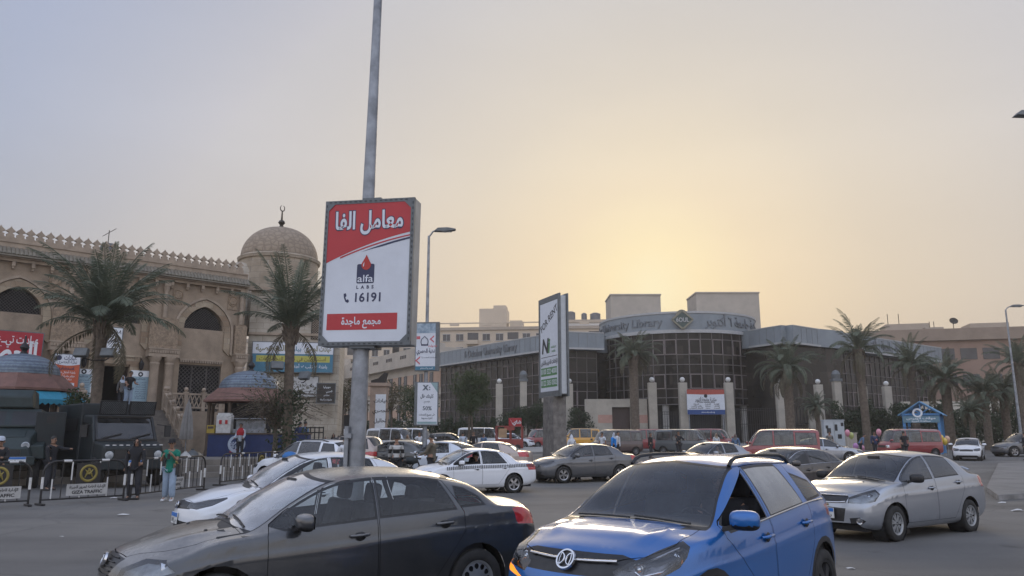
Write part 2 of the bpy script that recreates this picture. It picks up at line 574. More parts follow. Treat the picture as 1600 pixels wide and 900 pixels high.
def slab(name, pts, h, m, kind='structure', label=None, side=None, cat=None):
	"""raised slab: pts on the ground (x, y), top h above it"""
	b = MB()
	top = [b.bm.verts.new((x, y, gz(y) + h)) for x, y in pts]
	bot = [b.bm.verts.new((x, y, gz(y) - .05)) for x, y in pts]
	b.bm.faces.new(top)
	n = len(pts)
	for i in range(n):
		f = b.bm.faces.new((top[i], bot[i], bot[(i + 1) % n], top[(i + 1) % n]))
		f.material_index = 1
	o = b.obj(name, [m, side or M_kerb], smooth=None, bevel=.02)
	return tag(o, label, cat, kind=kind)


def gp(*pix):
	return [tuple(gnd(x, y)[:2]) for x, y in pix]


M_isl = mat('island_paving', (.155, .148, .138), .85, var=.25, vscale=.8, bump=.25)
slab('pavement', gp((1542, 768), (1560, 782), (1700, 772), (1760, 722), (1560, 728)), .15, M_isl, label='low kerbed traffic island beside the silver saloon')
slab('pavement', gp((600, 709), (930, 709), (930, 698.5), (600, 698.5)), .16, M_conc, label='pale concrete median behind the grey saloons')
slab('pavement', [(-8, 79.5), (75, 79.5), (75, 93), (-8, 99)], .15, M_conc, label='pavement along the library fence')

# ---------------------------------------------------------------- facades
M_stone = mat('mosque_stone', (.285, .220, .158), .85, var=.27, vscale=.9, bump=.3, bscale=9)
M_stone2 = mat('mosque_trim_stone', (.32, .252, .188), .85, var=.2, vscale=2.0, bump=.25, bscale=14)
M_stone_d = mat('mosque_carved_stone', (.26, .195, .135), .9, var=.3, vscale=7, bump=.9, bscale=16)
M_tile = mat('glazed_roof_tile', (.165, .142, .105), .5, var=.25, vscale=5)
M_grillework = mat('bronze_lattice', (.085, .075, .07), .6, .2, var=.25)
M_iron = mat('dark_iron', (.022, .02, .02), .55, .3, var=.3)
M_void = mat('dark_interior', (.012, .012, .014), .9, var=.3)  # near-black colour painted for the shade inside openings
M_wood = mat('dark_wood', (.05, .03, .022), .6, var=.4, vscale=6)


def blocks(name, cols, scale=1.0, bw=.9, bh=.42, mortar=.012, mcol=(.23, .195, .155)):
	m = bpy.data.materials.new(name); m.use_nodes = True
	nt = m.node_tree; N, L = nt.nodes, nt.links
	b = N['Principled BSDF']; tc = N.new('ShaderNodeTexCoord')
	sp = N.new('ShaderNodeSeparateXYZ'); cb = N.new('ShaderNodeCombineXYZ')
	L.new(tc.outputs['Object'], sp.inputs[0]); L.new(sp.outputs['X'], cb.inputs['X']); L.new(sp.outputs['Z'], cb.inputs['Y'])
	br = N.new('ShaderNodeTexBrick')
	br.inputs['Color1'].default_value = cols[0] + (1,); br.inputs['Color2'].default_value = cols[1] + (1,); br.inputs['Mortar'].default_value = mcol + (1,)
	br.inputs['Scale'].default_value = scale; br.inputs['Brick Width'].default_value = bw; br.inputs['Row Height'].default_value = bh; br.inputs['Mortar Size'].default_value = mortar
	L.new(cb.outputs[0], br.inputs['Vector'])
	nz = N.new('ShaderNodeTexNoise'); nz.inputs['Scale'].default_value = 1.4; nz.inputs['Detail'].default_value = 7
	L.new(tc.outputs['Object'], nz.inputs['Vector'])
	rp = N.new('ShaderNodeValToRGB'); set_ramp(rp, [(.3, (.78, .76, .72, 1)), (.7, (1.12, 1.12, 1.12, 1))]); L.new(nz.outputs[0], rp.inputs[0])
	mx = N.new('ShaderNodeMixRGB'); mx.blend_type = 'MULTIPLY'; mx.inputs[0].default_value = 1
	L.new(br.outputs[0], mx.inputs[1]); L.new(rp.outputs[0], mx.inputs[2]); L.new(mx.outputs[0], b.inputs['Base Color'])
	b.inputs['Roughness'].default_value = .85
	bp = N.new('ShaderNodeBump'); bp.inputs['Strength'].default_value = .3; bp.inputs['Distance'].default_value = .02; bp.invert = True
	L.new(br.outputs['Fac'], bp.inputs['Height']); L.new(bp.outputs[0], b.inputs['Normal'])
	return m


M_block = blocks('pale_stone_blocks', ((.42, .375, .31), (.36, .315, .255)))
M_block2 = blocks('two_tone_blocks', ((.37, .305, .22), (.255, .18, .12)), bw=1.1, bh=.36)


def holed(b, outer, holes, y=0.0, depth=.35):
	"""flat wall face (x, z outline at given y) with openings whose reveals run depth into the wall (+Y)"""
	es = []
	bm = b.bm
	for k, loop in enumerate([outer] + holes):
		vs = [bm.verts.new((x, y, z)) for x, z in loop]
		for i in range(len(vs)):
			es.append(bm.edges.new((vs[i], vs[(i + 1) % len(vs)])))
		if k:
			bk = [bm.verts.new((x, y + depth, z)) for x, z in loop]
			for i in range(len(vs)):
				bm.faces.new((vs[i], bk[i], bk[(i + 1) % len(vs)], vs[(i + 1) % len(vs)]))
	bmesh.ops.triangle_fill(bm, use_beauty=True, use_dissolve=False, edges=es)


def parch(cx, zs, hw, rise, n=9):
	"""pointed keel arch from springing right to springing left"""
	r = hw * 1.3
	tm = math.acos((r - hw) / r)
	zt = r * math.sin(tm)
	pts = [(cx - (r - hw) + r * math.cos(tm * t), zs + rise * r * math.sin(tm * t) / zt) for t in np.linspace(0, 1, n)]
	return pts + [(2 * cx - x, z) for x, z in pts[-2::-1]]


def lattice(b, x0, x1, z0, z1, y, step, w, shape=None):
	"""diagonal iron lattice clipped to a box or to an outline function shape(x) -> zmax"""
	W_, H_ = x1 - x0, z1 - z0
	for sgn in (1, -1):
		c = -H_
		while c < W_:
			seg = []
			for k in range(0, 41):
				z = z0 + H_ * k / 40
				x = (x0 + c + (z - z0)) if sgn > 0 else (x1 - c - (z - z0))
				if x0 <= x <= x1 and (shape is None or z <= shape(x)): seg.append((x, z))
			if len(seg) > 1:
				b.bar((seg[0][0], y, seg[0][1]), (seg[-1][0], y, seg[-1][1]), w, w * .6)
			c += step


# ================================================================ the mosque
MA = Vector((-27.3, 41, 0)); MU = Vector((.7433, .669, 0)); MN = Vector((.669, -.7433, 0))
MRZ = math.atan2(MU.y, MU.x)
mosque = thing('mosque', 'sandstone mosque with pointed arches, battlements and a carved dome', 'mosque', MA, MRZ)
S0, S1, ZB = -9.6, 13.15, .3
CX = [-4.7, .4, 5.56, 10.55]
b = MB()
holes = []
for cx in CX:
	holes.append([(cx + 1.2, 8.36)] + parch(cx, 8.45, 1.2, 1.35) + [(cx - 1.2, 8.36)])
for cx in (CX[0], CX[3]):
	holes.append([(cx - 1.3, 3.2), (cx + 1.3, 3.2), (cx + 1.3, 6.12), (cx - 1.3, 6.12)])
holes.append([(4.72, 3.2), (6.4, 3.2), (6.4, 5.78), (4.72, 5.78)])
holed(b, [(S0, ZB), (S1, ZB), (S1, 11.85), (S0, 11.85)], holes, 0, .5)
b.box(((S0 + S1) / 2, 7.0, 11.7), (S1 - S0, 13.2, .3))                # flat roof
b.box((S1 - .15, 5.0, 6.0), (.3, 9.8, 11.4)); b.box((S0 + .15, 5.0, 6.0), (.3, 9.8, 11.4))
b.obj('wall', M_stone, mosque)
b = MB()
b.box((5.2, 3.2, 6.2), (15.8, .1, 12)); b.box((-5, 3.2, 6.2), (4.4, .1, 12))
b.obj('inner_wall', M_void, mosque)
# recessed stone panels inside each big arch, arch mouldings with voussoirs
for cx in CX:
	b = MB(); v = MB()
	for k, (hw, ri, wd, y) in enumerate(((1.86, 2.22, .14, -.17), (1.70, 2.02, .40, -.10), (1.29, 1.48, .08, -.05))):
		arc = [(cx + hw, 6.75 if k < 2 else 8.3)] + parch(cx, 8.2 if k < 2 else 8.45, hw, ri, 12) + [(cx - hw, 6.75 if k < 2 else 8.3)]
		inn = inset_poly(arc, wd)
		n = len(arc)
		tgt = v if k == 1 else b
		for i in range(n - 1):
			if k == 1 and i % 2 == 0: yy = y - .015
			else: yy = y
			A = [arc[i], arc[i + 1], inn[i + 1], inn[i]]
			f0 = [tgt.bm.verts.new((p[0], yy, p[1])) for p in A]; f1 = [tgt.bm.verts.new((p[0], .02, p[1])) for p in A]
			tgt.bm.faces.new(f0)
			for j in range(4): tgt.bm.faces.new((f0[j], f1[j], f1[(j + 1) % 4], f0[(j + 1) % 4]))
	b.obj('arch_moulding', M_stone2, mosque); v.obj('voussoirs', M_block2, mosque)
for cx in CX:
	g = MB()
	shp = lambda x, cx=cx: 8.45 + 1.35 * math.sqrt(max(0, 1 - (abs(x - cx) / 1.2))) * .98
	lattice(g, cx - 1.2, cx + 1.2, 8.36, 9.8, .12, .17, .035, shp)
	g.obj('window_grille', M_grillework, mosque)
for cx in (CX[0], CX[3]):
	g = MB()
	lattice(g, cx - 1.3, cx + 1.3, 3.2, 6.12, .2, .24, .05)
	for x in (-1.28, -.45, .45, 1.28): g.box((cx + x, .2, 4.66), (.07, .07, 2.9))
	g.box((cx, .2, 6.08), (2.6, .08, .08))
	g.obj('lattice_door', M_grillework, mosque)
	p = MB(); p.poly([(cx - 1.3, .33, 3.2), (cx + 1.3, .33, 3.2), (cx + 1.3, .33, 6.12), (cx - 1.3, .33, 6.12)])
	p.obj('door_shade_sheet', M_void, mosque)  # flat dark sheet standing in for shade behind the lattice
# entrance
b = MB()
b.box((4.9, .42, 4.45), (.36, .1, 2.5), 0); b.box((6.38, .5, 4.45), (.1, .6, 2.5))
b.obj('door_leaf', M_wood, mosque)
b = MB()
for cx, w0 in ((5.56, 2.7),):
	pts = []
	b.box((cx - 1.1, -.06, 4.55), (.5, .14, 2.7)); b.box((cx + 1.1, -.06, 4.55), (.5, .14, 2.7))
	b.box((cx, -.06, 6.1), (2.7, .14, .42)); b.box((cx, -.10, 6.38), (2.9, .22, .1))
b.obj('door_surround', M_block2, mosque)
# columns, capitals, pilasters
for cx in (-7.4, -2.2, 2.95, 8.1, 12.85):
	c = MB()
	for dx in ((-.42, .42) if cx < 12 else (0,)):
		M = Matrix.Translation((cx + dx, -.42, 0))
		c.lathe([(.34, .4), (.34, .7), (.27, .8), (.255, 5.9), (.30, 6.0), (.26, 6.1), (.38, 6.35), (.38, 6.42)], 16, M)
	c.obj('column', M_stone2, mosque, smooth=40)
	c = MB()
	w_ = 1.75 if cx < 12 else .8
	c.box((cx, -.36, 6.52), (w_, .72, .2))
	for k in range(int(w_ / .14)): c.box((cx - w_ / 2 + .07 + k * .14, -.74, 6.72), (.09, .06, .16))
	c.box((cx, -.36, 6.74), (w_, .70, .22)); c.box((cx, -.34, 6.9), (w_ + .1, .80, .09))
	c.obj('capital', M_stone2, mosque)
	c = MB()
	c.box((cx, -.17, 7.85), (w_ * .95, .34, 1.8))
	for dx in ((-.42, .42) if cx < 12 else (0,)):
		for q, (ww, hh) in enumerate(((.5, 1.25), (.34, 1.05))): c.box((cx + dx, -.345 - .012 * q, 7.8), (ww, .03, hh))
	c.box((cx, -.1, 8.8), (w_ * .95, .2, .1))
	c.obj('pedestal', M_stone_d, mosque)
	c = MB()
	c.lathe([(.14, 8.85), (.14, 10.3), (.11, 10.4), (.2, 10.7), (.2, 10.8)], 10, Matrix.Translation((cx, -.12, 0)))
	c.box((cx, -.16, 10.95), (.36, .34, .34))
	c.obj('pilaster', M_stone2, mosque, smooth=40)
# carved spandrels
for cx in CX:
	for sx in (-1, 1):
		c = MB()
		c.box((cx + sx * 1.72, -.02, 10.25), (.62, .05, .9))
		c.lathe([(0, .05), (.2, .07), (.26, .02), (.3, .06), (.33, 0)], 16, Matrix.Translation((cx + sx * 1.72, -.04, 10.35)) @ Matrix.Rotation(PI / 2, 4, 'X'))
		c.obj('carved_panel', M_stone_d, mosque)
# string course with dentils over the doors
for cx in CX:
	c = MB()
	c.box((cx, -.07, 6.42), (2.7, .14, .1))
	for k in range(18): c.box((cx - 1.28 + k * .15, -.1, 6.3), (.09, .14, .13))
	c.obj('dentil_band', M_stone2, mosque)
# cornice, brackets, tiled eave, parapet
c = MB()
c.box(((S0 + S1) / 2, -.12, 11.2), (S1 - S0, .3, .16)); c.box(((S0 + S1) / 2, -.2, 11.36), (S1 - S0, .46, .16))
x = S0 + .3
while x < S1:
	c.box((x, -.16, 10.98), (.16, .34, .24)); c.box((x, -.12, 10.8), (.12, .24, .14)); x += .93
c.obj('cornice', M_stone2, mosque)
c = MB()
x = S0
while x < S1:
	for j in range(6):
		a0 = PI * j / 6; a1 = PI * (j + 1) / 6
		q = []
		for a, (y, z) in ((a0, (-.62, 11.42)), (a1, (-.62, 11.42)), (a1, (-.14, 11.86)), (a0, (-.14, 11.86))):
			q.append((x + .10 - .10 * math.cos(a), y, z + .07 * math.sin(a)))
		c.poly(q)
	x += .2
c.poly([(S0, -.60, 11.42), (S1, -.60, 11.42), (S1, -.12, 11.86), (S0, -.12, 11.86)])
c.box(((S0 + S1) / 2, -.58, 11.38), (S1 - S0, .08, .07))
c.obj('tiled_eave', M_tile, mosque)
c = MB()
c.box(((S0 + S1) / 2, .06, 12.0), (S1 - S0, .34, .5)); c.box(((S0 + S1) / 2, .04, 12.22), (S1 - S0, .42, .1))
c.obj('parapet', M_stone2, mosque)
c = MB()
x = S0 + .24
half = [(0, 0), (.238, 0), (.238, .20), (.17, .27), (.20, .36), (.09, .42), (.09, .48), (.232, .55), (.13, .66), (.07, .70), (0, .82)]
pr = half + [(-a, z) for a, z in half[-2:0:-1]]
while x < S1 - .1:
	c.prism([(x + a, 12.27 + z) for a, z in pr], .2, Matrix.Translation((0, -.04, 0)))
	x += .478
c.obj('battlements', M_stone2, mosque)
# side wing of pale blocks
wing = MB()
A2 = Vector((-17.6, 51, 0)); U2 = Vector((5.7, 1.0, 0)).normalized()
IM = (Matrix.Translation(MA) @ Matrix.Rotation(MRZ, 4, 'Z')).inverted()
M2 = IM @ Matrix.Translation(A2) @ Matrix.Rotation(math.atan2(U2.y, U2.x), 4, 'Z')
wing.box((3.0, 4.0, 5.9), (6.0, 8, 11.2))
for v_ in wing.bm.verts: v_.co = v_.co
o = wing.obj('side_wing', M_block, mosque); o.matrix_local = M2
c = MB()
c.box((3.0, -.08, 11.55), (6.3, .4, .25)); c.box((3.0, -.05, 8.5), (6.02, .14, .16))
o = c.obj('wing_cornice', M_stone2, mosque); o.matrix_local = M2
c = MB()
for zz in (9.6, 9.1, 8.95): pass
c.box((4.4, -.02, 9.0), (.7, .08, 1.6)); o = c.obj('wing_window', M_void, mosque); o.matrix_local = M2
c = MB(); lattice(c, 4.08, 4.72, 8.22, 9.78, -.08, .16, .04); o = c.obj('window_grille', M_stone2, mosque); o.matrix_local = M2
# drum and dome
dc = IM @ at(433, 470, 55.0); dc.z = 0
c = MB()
c.lathe([(2.78, 9.0), (2.78, 14.1), (2.9, 14.15), (2.95, 14.35), (2.8, 14.46)], 40, Matrix.Translation(dc))
o = c.obj('dome_drum', blocks('drum_blocks', ((.36, .30, .23), (.32, .265, .20)), bw=.8), mosque, smooth=30)
c = MB()
c.lathe([(1.9, 9), (1.9, 13.2), (1.6, 13.7), (.9, 14.0), (0, 14.1)], 24, Matrix.Translation(dc + Vector((-1.9, .8, 0))))
c.box(dc + Vector((-1.65, -2.0, 13.6)), (.45, .3, .45))
c.obj('turret', M_block, mosque, smooth=40)


def dome_mat():
	m = bpy.data.materials.new('carved_dome'); m.use_nodes = True
	nt = m.node_tree; N, L = nt.nodes, nt.links
	b = N['Principled BSDF']; tc = N.new('ShaderNodeTexCoord')
	v = N.new('ShaderNodeTexVoronoi'); v.feature = 'DISTANCE_TO_EDGE'; v.inputs['Scale'].default_value = 2.6; v.inputs['Randomness'].default_value = .55
	L.new(tc.outputs['Object'], v.inputs['Vector'])
	rp = N.new('ShaderNodeValToRGB'); set_ramp(rp, [(.0, (.22, .17, .125, 1)), (.07, (.23, .18, .13, 1)), (.13, (.285, .225, .165, 1)), (.4, (.30, .24, .175, 1))])
	L.new(v.outputs['Distance'], rp.inputs[0]); L.new(rp.outputs[0], b.inputs['Base Color'])
	bp = N.new('ShaderNodeBump'); bp.inputs['Strength'].default_value = .9; bp.inputs['Distance'].default_value = .06
	L.new(v.outputs['Distance'], bp.inputs['Height']); L.new(bp.outputs[0], b.inputs['Normal'])
	b.inputs['Roughness'].default_value = .85
	return m


c = MB()
c.lathe([(2.74 * math.cos(a) ** .92, 14.45 + 2.42 * math.sin(a)) for a in np.linspace(0, PI / 2 - .0001, 18)], 44, Matrix.Translation(dc))
dome = c.obj('dome', dome_mat(), mosque, smooth=60)
c = MB()
c.lathe([(.34, 16.85), (.16, 17.0), (.12, 17.1), (.26, 17.28), (.2, 17.42), (.08, 17.5), (.06, 17.9), (.05, 18.2), (.0, 18.25)], 14, Matrix.Translation(dc))
M = Matrix.Translation(dc + Vector((0, 0, 18.4)))
c.tube([M @ Vector((.17 * math.sin(a), 0, .22 * math.cos(a))) for a in np.linspace(.35, 2 * PI - .35, 14)], [.02 + .02 * math.sin(PI * k / 13) for k in range(14)], 6)
c.obj('finial', mat('bronze', (.06, .05, .04), .4, .7, var=.2), dome, smooth=50)

# landing, stair and balustrade
M_step = mat('stair_stone', (.17, .15, .13), .85, var=.3, vscale=3, bump=.2)
b = MB()
ns = 16
for k in range(ns):
	z = .75 + (3.2 - .75) * (k + 1) / ns
	y = -7.2 + 4.6 * k / ns
	b.box((5.56, (y - .02) / 2, z - .12 - 0), (4.1, -y, .24 if k < ns - 1 else .24))
st = b.obj('stair', M_step, mosque)
b = MB(); b.box((2.0, -1.3, 1.95), (22.5, 2.6, 2.48)); b.obj('landing', M_stone, mosque)


def balustrade(a, c_, n, label):
	a, c_ = Vector(a), Vector(c_)
	rail = MB()
	d = c_ - a
	for k in range(n + 1):
		b = MB()
		p = a + d * k / n
		b.box(p + Vector((0, 0, .52)), (.2, .2, 1.04)); b.box(p + Vector((0, 0, 1.06)), (.27, .27, .08))
		b.lathe([(.05, 1.1), (.12, 1.18), (.13, 1.26), (.09, 1.34), (0, 1.38)], 10, Matrix.Translation(p))
		b.obj('baluster_post', M_stone2, mosque, smooth=40)
	for k in range(n):
		p, q = a + d * k / n, a + d * (k + 1) / n
		rail.bar(p + Vector((0, 0, .98)), q + Vector((0, 0, .98)), .13, .1)
		rail.bar(p + Vector((0, 0, .2)), q + Vector((0, 0, .2)), .13, .1)
		m = 4
		for j in range(m):
			p0 = p + (q - p) * j / m; p1 = p + (q - p) * (j + 1) / m
			rail.bar(p0 + Vector((0, 0, .22)), p1 + Vector((0, 0, .95)), .05, .05)
			rail.bar(p0 + Vector((0, 0, .95)), p1 + Vector((0, 0, .22)), .05, .05)
	rail.obj('balustrade_panel', M_stone2, mosque)


balustrade((7.7, -7.2, .8), (7.7, -2.7, 3.2), 6, '')
balustrade((3.4, -7.2, .8), (3.4, -2.7, 3.2), 6, '')
balustrade((7.9, -2.5, 3.2), (13.0, -2.5, 3.2), 5, '')

# raised plaza in front of the mosque, two broad steps down to the road
M_plaza = mat('plaza_paving', (.20, .18, .155), .85, var=.25, vscale=1.1, bump=.2)


def ml(s, d):                                  # mosque-local (along wall, out from wall) to world
	return tuple((MA + MU * s + MN * d)[:2])


b = MB()
for z0, z1, d in ((-.1, .75, 14.0), (-.1, .5, 14.7), (-.1, .25, 15.4)):
	q = [ml(-14, d), ml(22, d), ml(22, -1 if z1 > .6 else 12), ml(-14, -1 if z1 > .6 else 12)]
	top = [b.bm.verts.new((x, y, z1)) for x, y in q]; bot = [b.bm.verts.new((x, y, z0)) for x, y in q]
	b.bm.faces.new(top)
	for i in range(4):
		b.bm.faces.new((top[i], bot[i], bot[(i + 1) % 4], top[(i + 1) % 4]))
tag(b.obj('pavement', M_plaza), 'stone plaza with two broad steps in front of the mosque', kind='structure')

# ================================================================ the library
M_cw = None


def curtain_mat():
	m = bpy.data.materials.new('brown_curtain_glass'); m.use_nodes = True
	nt = m.node_tree; N, L = nt.nodes, nt.links
	b = N['Principled BSDF']; tc = N.new('ShaderNodeTexCoord')
	nz = N.new('ShaderNodeTexNoise'); nz.inputs['Scale'].default_value = .55; nz.inputs['Detail'].default_value = 3
	L.new(tc.outputs['Object'], nz.inputs['Vector'])
	rp = N.new('ShaderNodeValToRGB'); set_ramp(rp, [(.3, (.007, .0065, .0065, 1)), (.6, (.013, .0118, .0115, 1)), (.8, (.022, .020, .0195, 1))])
	L.new(nz.outputs[0], rp.inputs[0])
	sc_ = N.new('ShaderNodeMapping'); sc_.inputs['Scale'].default_value = (.704, .704, .62); L.new(tc.outputs['Object'], sc_.inputs[0])
	fl = N.new('ShaderNodeVectorMath'); fl.operation = 'FLOOR'; L.new(sc_.outputs[0], fl.inputs[0])
	wn = N.new('ShaderNodeTexWhiteNoise'); L.new(fl.outputs[0], wn.inputs[0])            # pane to pane: blinds, films, dirt
	rv = N.new('ShaderNodeValToRGB'); set_ramp(rv, [(0, (.6, .6, .6, 1)), (.6, (1.1, 1.05, 1, 1)), (.86, (1.9, 1.75, 1.6, 1)), (1, (3.4, 3.1, 2.8, 1))]); L.new(wn.outputs[0], rv.inputs[0])
	mv = N.new('ShaderNodeMixRGB'); mv.blend_type = 'MULTIPLY'; mv.inputs[0].default_value = 1; L.new(rp.outputs[0], mv.inputs[1]); L.new(rv.outputs[0], mv.inputs[2])
	L.new(mv.outputs[0], b.inputs['Base Color'])
	b.inputs['Roughness'].default_value = .2; b.inputs['Specular IOR Level'].default_value = .22
	n2 = N.new('ShaderNodeTexNoise'); n2.inputs['Scale'].default_value = 1.1
	L.new(tc.outputs['Object'], n2.inputs['Vector'])
	bp = N.new('ShaderNodeBump'); bp.inputs['Strength'].default_value = .12; bp.inputs['Distance'].default_value = .05
	L.new(n2.outputs[0], bp.inputs['Height']); L.new(bp.outputs[0], b.inputs['Normal'])
	return m


M_cw = curtain_mat()
M_mull = mat('mullion', (.12, .108, .105), .5, .3, var=.15)
M_fascia = mat('fascia_cladding', (.195, .222, .245), .5, .2, var=.12, vscale=.6)
M_fascia2 = mat('fascia_trim', (.36, .36, .36), .5, .2, var=.1)
M_wframe = mat('window_frame_pinkish', (.20, .165, .16), .5, .2, var=.12)
M_beige = mat('beige_render', (.40, .35, .29), .85, var=.12, vscale=.5, bump=.1)
M_letter = mat('letter_metal', (.13, .145, .165), .4, .3, var=.15)
ROWS = [14.6, 13.7, 11.8, 10.55, 9.35, 7.55, 6.45, 5.6, 3.9, 2.2]
library = thing('library', 'glass curtain-walled library with round entrance drum and two wings', 'library', (21.8, 106, .8))
LI = Matrix.Translation((-21.8, -106, -.8))


def wing_part(A, B, name, colw, zt=15.05, zf=12.75, opens=(), back=14, side0=None):
	"""one glazed wing; A is the end nearest the drum, B the far end; local x runs A to B"""
	A, B = Vector(A), Vector(B)
	d = B - A
	Ln = d.length
	M = LI @ Matrix.Translation((A.x, A.y, 0)) @ Matrix.Rotation(math.atan2(d.y, d.x), 4, 'Z')
	sg = 1 if (M.to_3x3() @ Vector((0, 1, 0))).y > 0 else -1          # +1: local -y faces the viewer
	o_ = lambda y: y * sg
	w = MB(); w.box((Ln / 2, o_(back / 2), 7.2), (Ln, back, 13.8)); p = w.obj('glass_wall', M_cw, library); p.matrix_local = M
	m = MB()
	rows = [z - 1.9 for z in ROWS if z - 1.9 < zf] + [.9]
	for z in rows: m.box((Ln / 2, o_(-.04), z), (Ln, .08, .075))
	n = int(Ln / colw)
	for k in range(n + 1): m.box((k * Ln / n, o_(-.05), (zf + .8) / 2), (.07, .10, zf - .8))
	q = m.obj('mullions', M_mull, p)
	for k in range(n):
		for (za, zb) in ((rows[1], rows[2]) if False else (11.8 - 1.9, 13.7 - 1.9 - .2), (7.55 - 1.9, 9.35 - 1.9)):
			if (k * 7 + int(za)) % 5 in (0, 2):
				f = MB(); x0, x1 = k * Ln / n + .06, (k + 1) * Ln / n - .06
				for a, c in (((x0, za), (x1, za)), ((x1, za), (x1, zb)), ((x1, zb), (x0, zb)), ((x0, zb), (x0, za))):
					f.bar((a[0], o_(-.08), a[1]), (c[0], o_(-.08), c[1]), .075, .07)
				f.obj('window_frame', M_wframe, p)
	f = MB()
	f.box((Ln / 2, o_(back / 2 - .7), (zt + zf) / 2), (Ln + 1.2, back + 1.4, zt - zf))
	fa = f.obj('fascia', M_fascia, library); fa.matrix_local = M
	f = MB(); f.box((Ln / 2, o_(-1.42), zf + .12), (Ln + 1.2, .08, .24)); f.box((Ln / 2, o_(-1.42), zt - .06), (Ln + 1.2, .08, .12))
	f.obj('fascia_trim', M_fascia2, fa)
	k = 0
	f = MB(); x = 1.2
	while x < Ln: f.box((x, o_(-1.405), (zt + zf) / 2), (.025, .03, zt - zf - .4)); x += 1.2
	f.obj('panel_joints', M_mull, fa)
	return fa, M, Ln, sg


faL, ML_, LL, sgl = wing_part((7.1, 100), (-11.5, 126), 'left', 1.42)
t_ = MB()
Tm = Matrix.Translation((15.9, -1.46 * sgl, 14.0)) @ Matrix.Rotation(PI / 2 if sgl > 0 else -PI / 2, 4, 'X')
if sgl < 0: Tm = Matrix.Translation((15.9, 1.47, 13.95)) @ Matrix.Rotation(PI, 4, 'Z') @ Matrix.Rotation(PI / 2, 4, 'X')
t_.text('6 October University Library', 1.55, Tm, bold=.012, ext=.04, width=13.6)
t_.obj('lettering', M_letter, faL)
faR, MR_, LR, sgr = wing_part((33.7, 94), (64.4, 118), 'right', 1.3)
t_ = MB()
t_.text(ar('مكتبة جامعة   أكتوبر'), 1.7, Matrix.Translation((22.2, -1.47, 13.95)) @ Matrix.Rotation(PI / 2, 4, 'X'), bold=.015, ext=.04, width=11.5)
t_.obj('lettering', M_letter, faR)
# short returns of the wings towards the drum
for (a, c_) in (((7.1, 100), (11.1, 101.0)), ((33.7, 94), (31.7, 97.6))):
	wing_part(a, c_, 'return', 1.3, back=10) if a[0] < 10 else wing_part(c_, a, 'return', 1.3, back=10)
# the drum
DC = Vector((22.9, 106.4, 0)); DR = 10.45
MD = LI @ Matrix.Translation(DC)
w = MB(); w.lathe([(DR, 5.6), (DR, 14.7)], 72); drum = w.obj('glass_drum', M_cw, library); drum.matrix_local = MD
m = MB()
for z in ROWS[:8]: m.lathe([(DR + .01, z - .05), (DR + .09, z - .05), (DR + .09, z + .05), (DR + .01, z + .05)], 72)
NC = 44
for k in range(NC):
	a = 2 * PI * (k + .5) / NC
	m.box((DR * math.cos(a) + .03 * math.cos(a), DR * math.sin(a) + .03 * math.sin(a), 10.1), (.14, .09, 9), a)
m.obj('mullions', M_mull, drum)
for k in (29, 32, 34, 36, 30):
	a0, a1 = 2 * PI * (k + .56) / NC, 2 * PI * (k + 1.44) / NC
	for za, zb in ((11.85, 13.65), (7.6, 9.3)):
		if (k in (30,) and za < 9): continue
		f = MB(); rr = DR + .14
		P4 = [(rr * math.cos(a), rr * math.sin(a), z) for a, z in ((a0, za), (a1, za), (a1, zb), (a0, zb))]
		for i in range(4): f.bar(P4[i], P4[(i + 1) % 4], .09)
		f.obj('window_frame', M_wframe, drum)
f = MB()
f.lathe([(DR + .05, 14.6), (DR + .14, 14.65), (DR + .14, 17.15), (DR + .05, 17.2), (0, 17.2)], 72)
fas = f.obj('drum_fascia', M_fascia, library, smooth=30); fas.matrix_local = MD
f = MB(); f.lathe([(DR + .15, 14.5), (DR + .34, 14.5), (DR + .34, 14.9), (DR + .15, 14.95)], 72); f.lathe([(DR + .15, 17.0), (DR + .24, 17.0), (DR + .24, 17.25), (DR - .1, 17.25)], 72)
f.obj('fascia_trim', M_fascia2, fas, smooth=30)


def curved_text(body, size, ang, z, width, m, parent, rad, bold=.01):
	b = MB()
	b.text(body, size, Matrix(), bold=bold, ext=.05, width=width)
	for v in b.bm.verts:
		x, y, h = v.co
		a = -PI / 2 + ang + x / rad
		r_ = rad + h
		v.co = (r_ * math.cos(a), r_ * math.sin(a), z + y)
	return b.obj('lettering', m, parent, recalc=False)


curved_text('6 October University Library', 1.5, -1.2, 15.95, 17.6, M_letter, fas, DR + .20)
curved_text(ar('مكتبة جامعة ٦ أكتوبر'), 1.7, .66, 15.95, 11.0, M_letter, fas, DR + .20)
e = MB()
P = Matrix.Translation((-1.5, -DR - .52, 16.1)) @ Matrix.Diagonal((.68, 1, .72, 1))
e.prism([(0, -1.45), (1.75, 0), (0, 1.45), (-1.75, 0)], .3, P); em = e.obj('emblem', mat('emblem_green', (.05, .075, .07), .4, .2, var=.2), fas)
e = MB()
for s_ in ((0, -1.62, 1.95, .0), (1.95, 0, 0, 1.62), (0, 1.62, -1.95, 0), (-1.95, 0, 0, -1.62)):
	e.bar(P @ Vector((s_[0], 0, s_[1])), P @ Vector((s_[2], 0, s_[3])), .16, .2)
e.lathe([(0, 0), (1.1, 0), (1.1, .3), (0, .3)], 24, P @ Matrix.Translation((0, .5, .75)) @ Matrix.Rotation(PI / 2, 4, 'X'))
e.obj('emblem_frame', mat('emblem_gold', (.20, .19, .15), .4, .5, var=.1), em)
e = MB(); e.text('6OUL', 1.05, P @ Matrix.Translation((0, -.03, -.05)) @ Matrix.Rotation(PI / 2, 4, 'X'), bold=.03, ext=.02, width=2.4); e.obj('lettering', M_fascia2, em)
